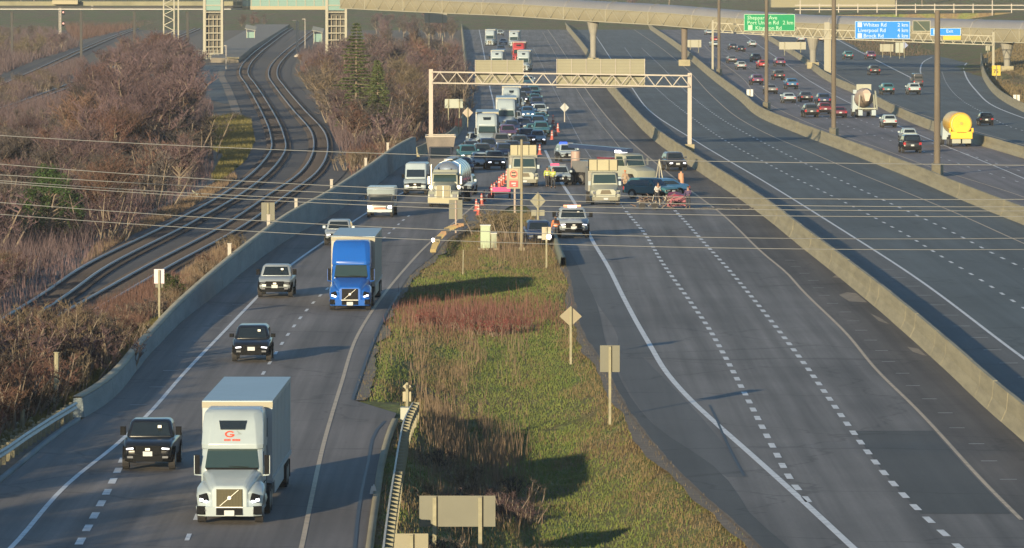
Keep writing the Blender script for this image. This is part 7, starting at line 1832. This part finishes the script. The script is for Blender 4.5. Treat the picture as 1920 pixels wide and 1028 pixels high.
def person(label, p, rz, jacket, trousers, armL, armR, stride=0.12, lean=0.0, hair=M_HAIR, hat=None, group=None, vest=None):
    """armL / armR: (elbow, wrist) positions; feet on the ground, nose toward -Y"""
    t = empty('person', label, 'person', p, rz, group); L = lean
    hipL, hipR = (-0.10, 0, 0.92), (0.10, 0, 0.92)
    kL, kR = (-0.11, -stride * 0.7, 0.50), (0.11, stride * 0.3, 0.50); aL, aR = (-0.11, -stride, 0.09), (0.12, stride, 0.09)
    sh = 1.43; shL, shR = (-0.19, -L, sh), (0.19, -L, sh)
    V = [(0, 0, 0.98), (0, -L * 0.4, 1.2), (0, -L, 1.42), (0, -L * 1.15, 1.52), (0, -L * 1.2 - 0.01, 1.63), (0, -L * 1.2, 1.75),
         hipL, kL, aL, (-0.11, -stride - 0.16, 0.05), hipR, kR, aR, (0.12, stride - 0.16, 0.05), shL, armL[0], armL[1], shR, armR[0], armR[1]]
    E = [(0, 1), (1, 2), (2, 3), (3, 4), (4, 5), (0, 6), (6, 7), (7, 8), (8, 9), (0, 10), (10, 11), (11, 12), (12, 13), (2, 14), (14, 15), (15, 16), (2, 17), (17, 18), (18, 19)]
    Rr = [(0.15, 0.11), (0.13, 0.10), (0.13, 0.10), 0.055, (0.085, 0.10), (0.06, 0.07), 0.085, 0.058, 0.04, 0.035, 0.085, 0.058, 0.04, 0.035, 0.055, 0.042, 0.028, 0.055, 0.042, 0.028]
    me = skinned('body', V, E, Rr)
    import bmesh
    bm = bmesh.new(); bm.from_mesh(me); fm = MB()
    for (el, wr, s) in ((armL[0], armL[1], 1), (armR[0], armR[1], -1)):
        w_, e_ = Vector(wr), Vector(el); d = (w_ - e_).normalized(); side, up = basis(d)
        fm.loft([[tuple(w_ + side * a + up * b) for a, b in ((-.035, -.014), (.035, -.014), (.035, .014), (-.035, .014))], [tuple(w_ + d * 0.09 + side * a + up * b) for a, b in ((-.042, -.012), (.042, -.012), (.042, .012), (-.042, .012))]])
        for k, ln in enumerate((0.062, 0.078, 0.083, 0.072)):
            b0 = w_ + d * 0.085 + side * (-0.033 + 0.022 * k); b1 = b0 + d * ln * 0.55 + up * 0.006; b2 = b1 + d * ln * 0.4 + up * 0.022; fm.tube([b0, b1, b2], 0.009, 5, [0.010, 0.009, 0.007])
        b0 = w_ + d * 0.03 + side * 0.036 * s; b1 = b0 + side * 0.03 * s + d * 0.03; fm.tube([b0, b1, b1 + d * 0.035], 0.01, 5, [0.012, 0.010, 0.008])
    hc = Vector((0, -L * 1.2, 1.65))
    fm.add([tuple(hc + Vector(v)) for v in ((-0.014, -0.092, 0.0), (0.014, -0.092, 0.0), (0, -0.120, -0.012), (0, -0.094, 0.035), (0, -0.095, -0.02))], [(0, 2, 3), (2, 1, 3), (0, 4, 2), (2, 4, 1)])
    for s in (-1, 1): fm.box(hc + Vector((s * 0.088, 0.0, 0.0)), (0.014, 0.035, 0.055))
    tmp = fm.mesh('tmp'); bm.from_mesh(tmp); bm.to_mesh(me); bm.free(); bpy.data.meshes.remove(tmp); me.materials.clear(); me.materials.append(M_SKIN)
    b = bpy.data.objects.new('body', me); COL.objects.link(b); b.parent = t
    for s in (-1, 1): MB().box(hc + Vector((s * 0.033, -0.093, 0.012)), (0.022, 0.008, 0.011)).build('eye', M_HAIR, b)
    MB().box(hc + Vector((0, -0.090, -0.045)), (0.045, 0.008, 0.008)).build('mouth', mat('lips', (0.2, 0.07, 0.06), 0.6), b)
    jm = skinned('jacket', [(0, 0, 0.90), (0, -L * 0.4, 1.2), (0, -L, 1.43), shL, armL[0], tuple(Vector(armL[0]).lerp(Vector(armL[1]), 0.85)), shR, armR[0], tuple(Vector(armR[0]).lerp(Vector(armR[1]), 0.85))],
                 [(0, 1), (1, 2), (2, 3), (3, 4), (4, 5), (2, 6), (6, 7), (7, 8)], [(0.175, 0.135), (0.165, 0.13), (0.155, 0.125), 0.078, 0.06, 0.046, 0.078, 0.06, 0.046]); jm.materials.append(jacket)
    o = bpy.data.objects.new('jacket', jm); COL.objects.link(o); o.parent = t
    if vest:
        for z in (1.08, 1.24): 
            m_ = MB(); n = 14; m_.loft([[(0.185 * math.cos(2*math.pi*i/n), -L * (z - 0.9) * 1.6 + 0.15 * math.sin(2*math.pi*i/n), zz) for i in range(n)] for zz in (z, z + 0.05)], caps=False); m_.build('reflective_stripe', vest, o)
    tm = skinned('trousers', [(0, 0, 0.96), hipL, kL, tuple(Vector(aL) + Vector((0, 0, 0.04))), hipR, kR, tuple(Vector(aR) + Vector((0, 0, 0.04)))], [(0, 1), (1, 2), (2, 3), (0, 4), (4, 5), (5, 6)], [(0.155, 0.12), 0.10, 0.075, 0.06, 0.10, 0.075, 0.06]); tm.materials.append(trousers)
    o = bpy.data.objects.new('trousers', tm); COL.objects.link(o); o.parent = t
    for a in (aL, aR): MB().box((a[0], a[1] - 0.06, 0.05), (0.11, 0.30, 0.10), taper=(0.8, 0.8)).build('boot', M_BOOT, t)
    m_ = MB(); n = 12
    m_.loft([[(r_ * math.cos(2*math.pi*i/n), hc.y + 0.015 + r_ * 1.12 * math.sin(2*math.pi*i/n), z) for i in range(n)] for r_, z in ((0.096, 1.68), (0.102, 1.72), (0.085, 1.77), (0.04, 1.80))]); m_.build('hat' if hat else 'hair', hat or hair, t, smooth=True)
    return t
M_HIVIS = mat('hi_vis_yellow', (0.30, 0.36, 0.05), 0.6); M_SILV = mat('reflective_tape', (0.4, 0.42, 0.4), 0.4); M_DUTY = mat('dark_duty_cloth', (0.02, 0.022, 0.03), 0.8)
M_WSH = mat('white_shirt', (0.42, 0.42, 0.42), 0.7); M_TANC = mat('tan_workwear', (0.26, 0.19, 0.13), 0.8); M_ORC = mat('orange_workwear', (0.42, 0.13, 0.04), 0.7); M_PURC = mat('dark_purple_cloth', (0.05, 0.03, 0.08), 0.8)
dn = lambda s: ((s * 0.27, 0.0, 1.16), (s * 0.29, -0.10, 0.92))
fw = lambda s: ((s * 0.25, -0.10, 1.18), (s * 0.16, -0.36, 1.12))
person('officer in a hi-vis vest standing left of the lower police SUV, arms at the sides', G(1026, 351), 0.3, M_HIVIS, M_DUTY, dn(-1), dn(1), vest=M_SILV, hat=M_DUTY)
person('second officer in a pale hi-vis jacket next to the lower police SUV, hands forward', G(1037, 353), -0.4, M_HIVIS, M_DUTY, fw(-1), fw(1), vest=M_SILV)
person('person in a white shirt leaning over the wreckage of the blue car', G(1231, 383), 0.5, M_WSH, M_DUTY, fw(-1), fw(1), lean=0.22)
person('dark-clothed person standing at the right end of the red wreck', G(1290, 391), -0.2, M_PURC, M_DUTY, dn(-1), fw(1))
person('person in tan workwear standing in front of the recovery truck cab', G(1172, 358), 0.2, M_TANC, M_TANC, dn(-1), dn(1), hat=M_ORC)
person('worker in orange beside the door of the pickup with beacons', G(1042, 452), 0.1, M_ORC, M_DUTY, dn(-1), fw(1), vest=M_SILV)

# ================================================================ air
hz = MB().box((0, 1900, 18), (3600, 4400, 60))      # z from -12 to 48, round camera and ground
hm = bpy.data.materials.new('hazy_air'); hm.use_nodes = True
n = hm.node_tree.nodes; n.remove(n['Principled BSDF'])
pv = n.new('ShaderNodeVolumePrincipled'); pv.inputs['Density'].default_value = HAZE; pv.inputs['Color'].default_value = (0.80, 0.86, 0.92, 1); pv.inputs['Anisotropy'].default_value = 0.1
hm.node_tree.links.new(pv.outputs[0], n['Material Output'].inputs['Volume'])
ho = hz.build('haze', hm); tag(ho, kind='stuff')
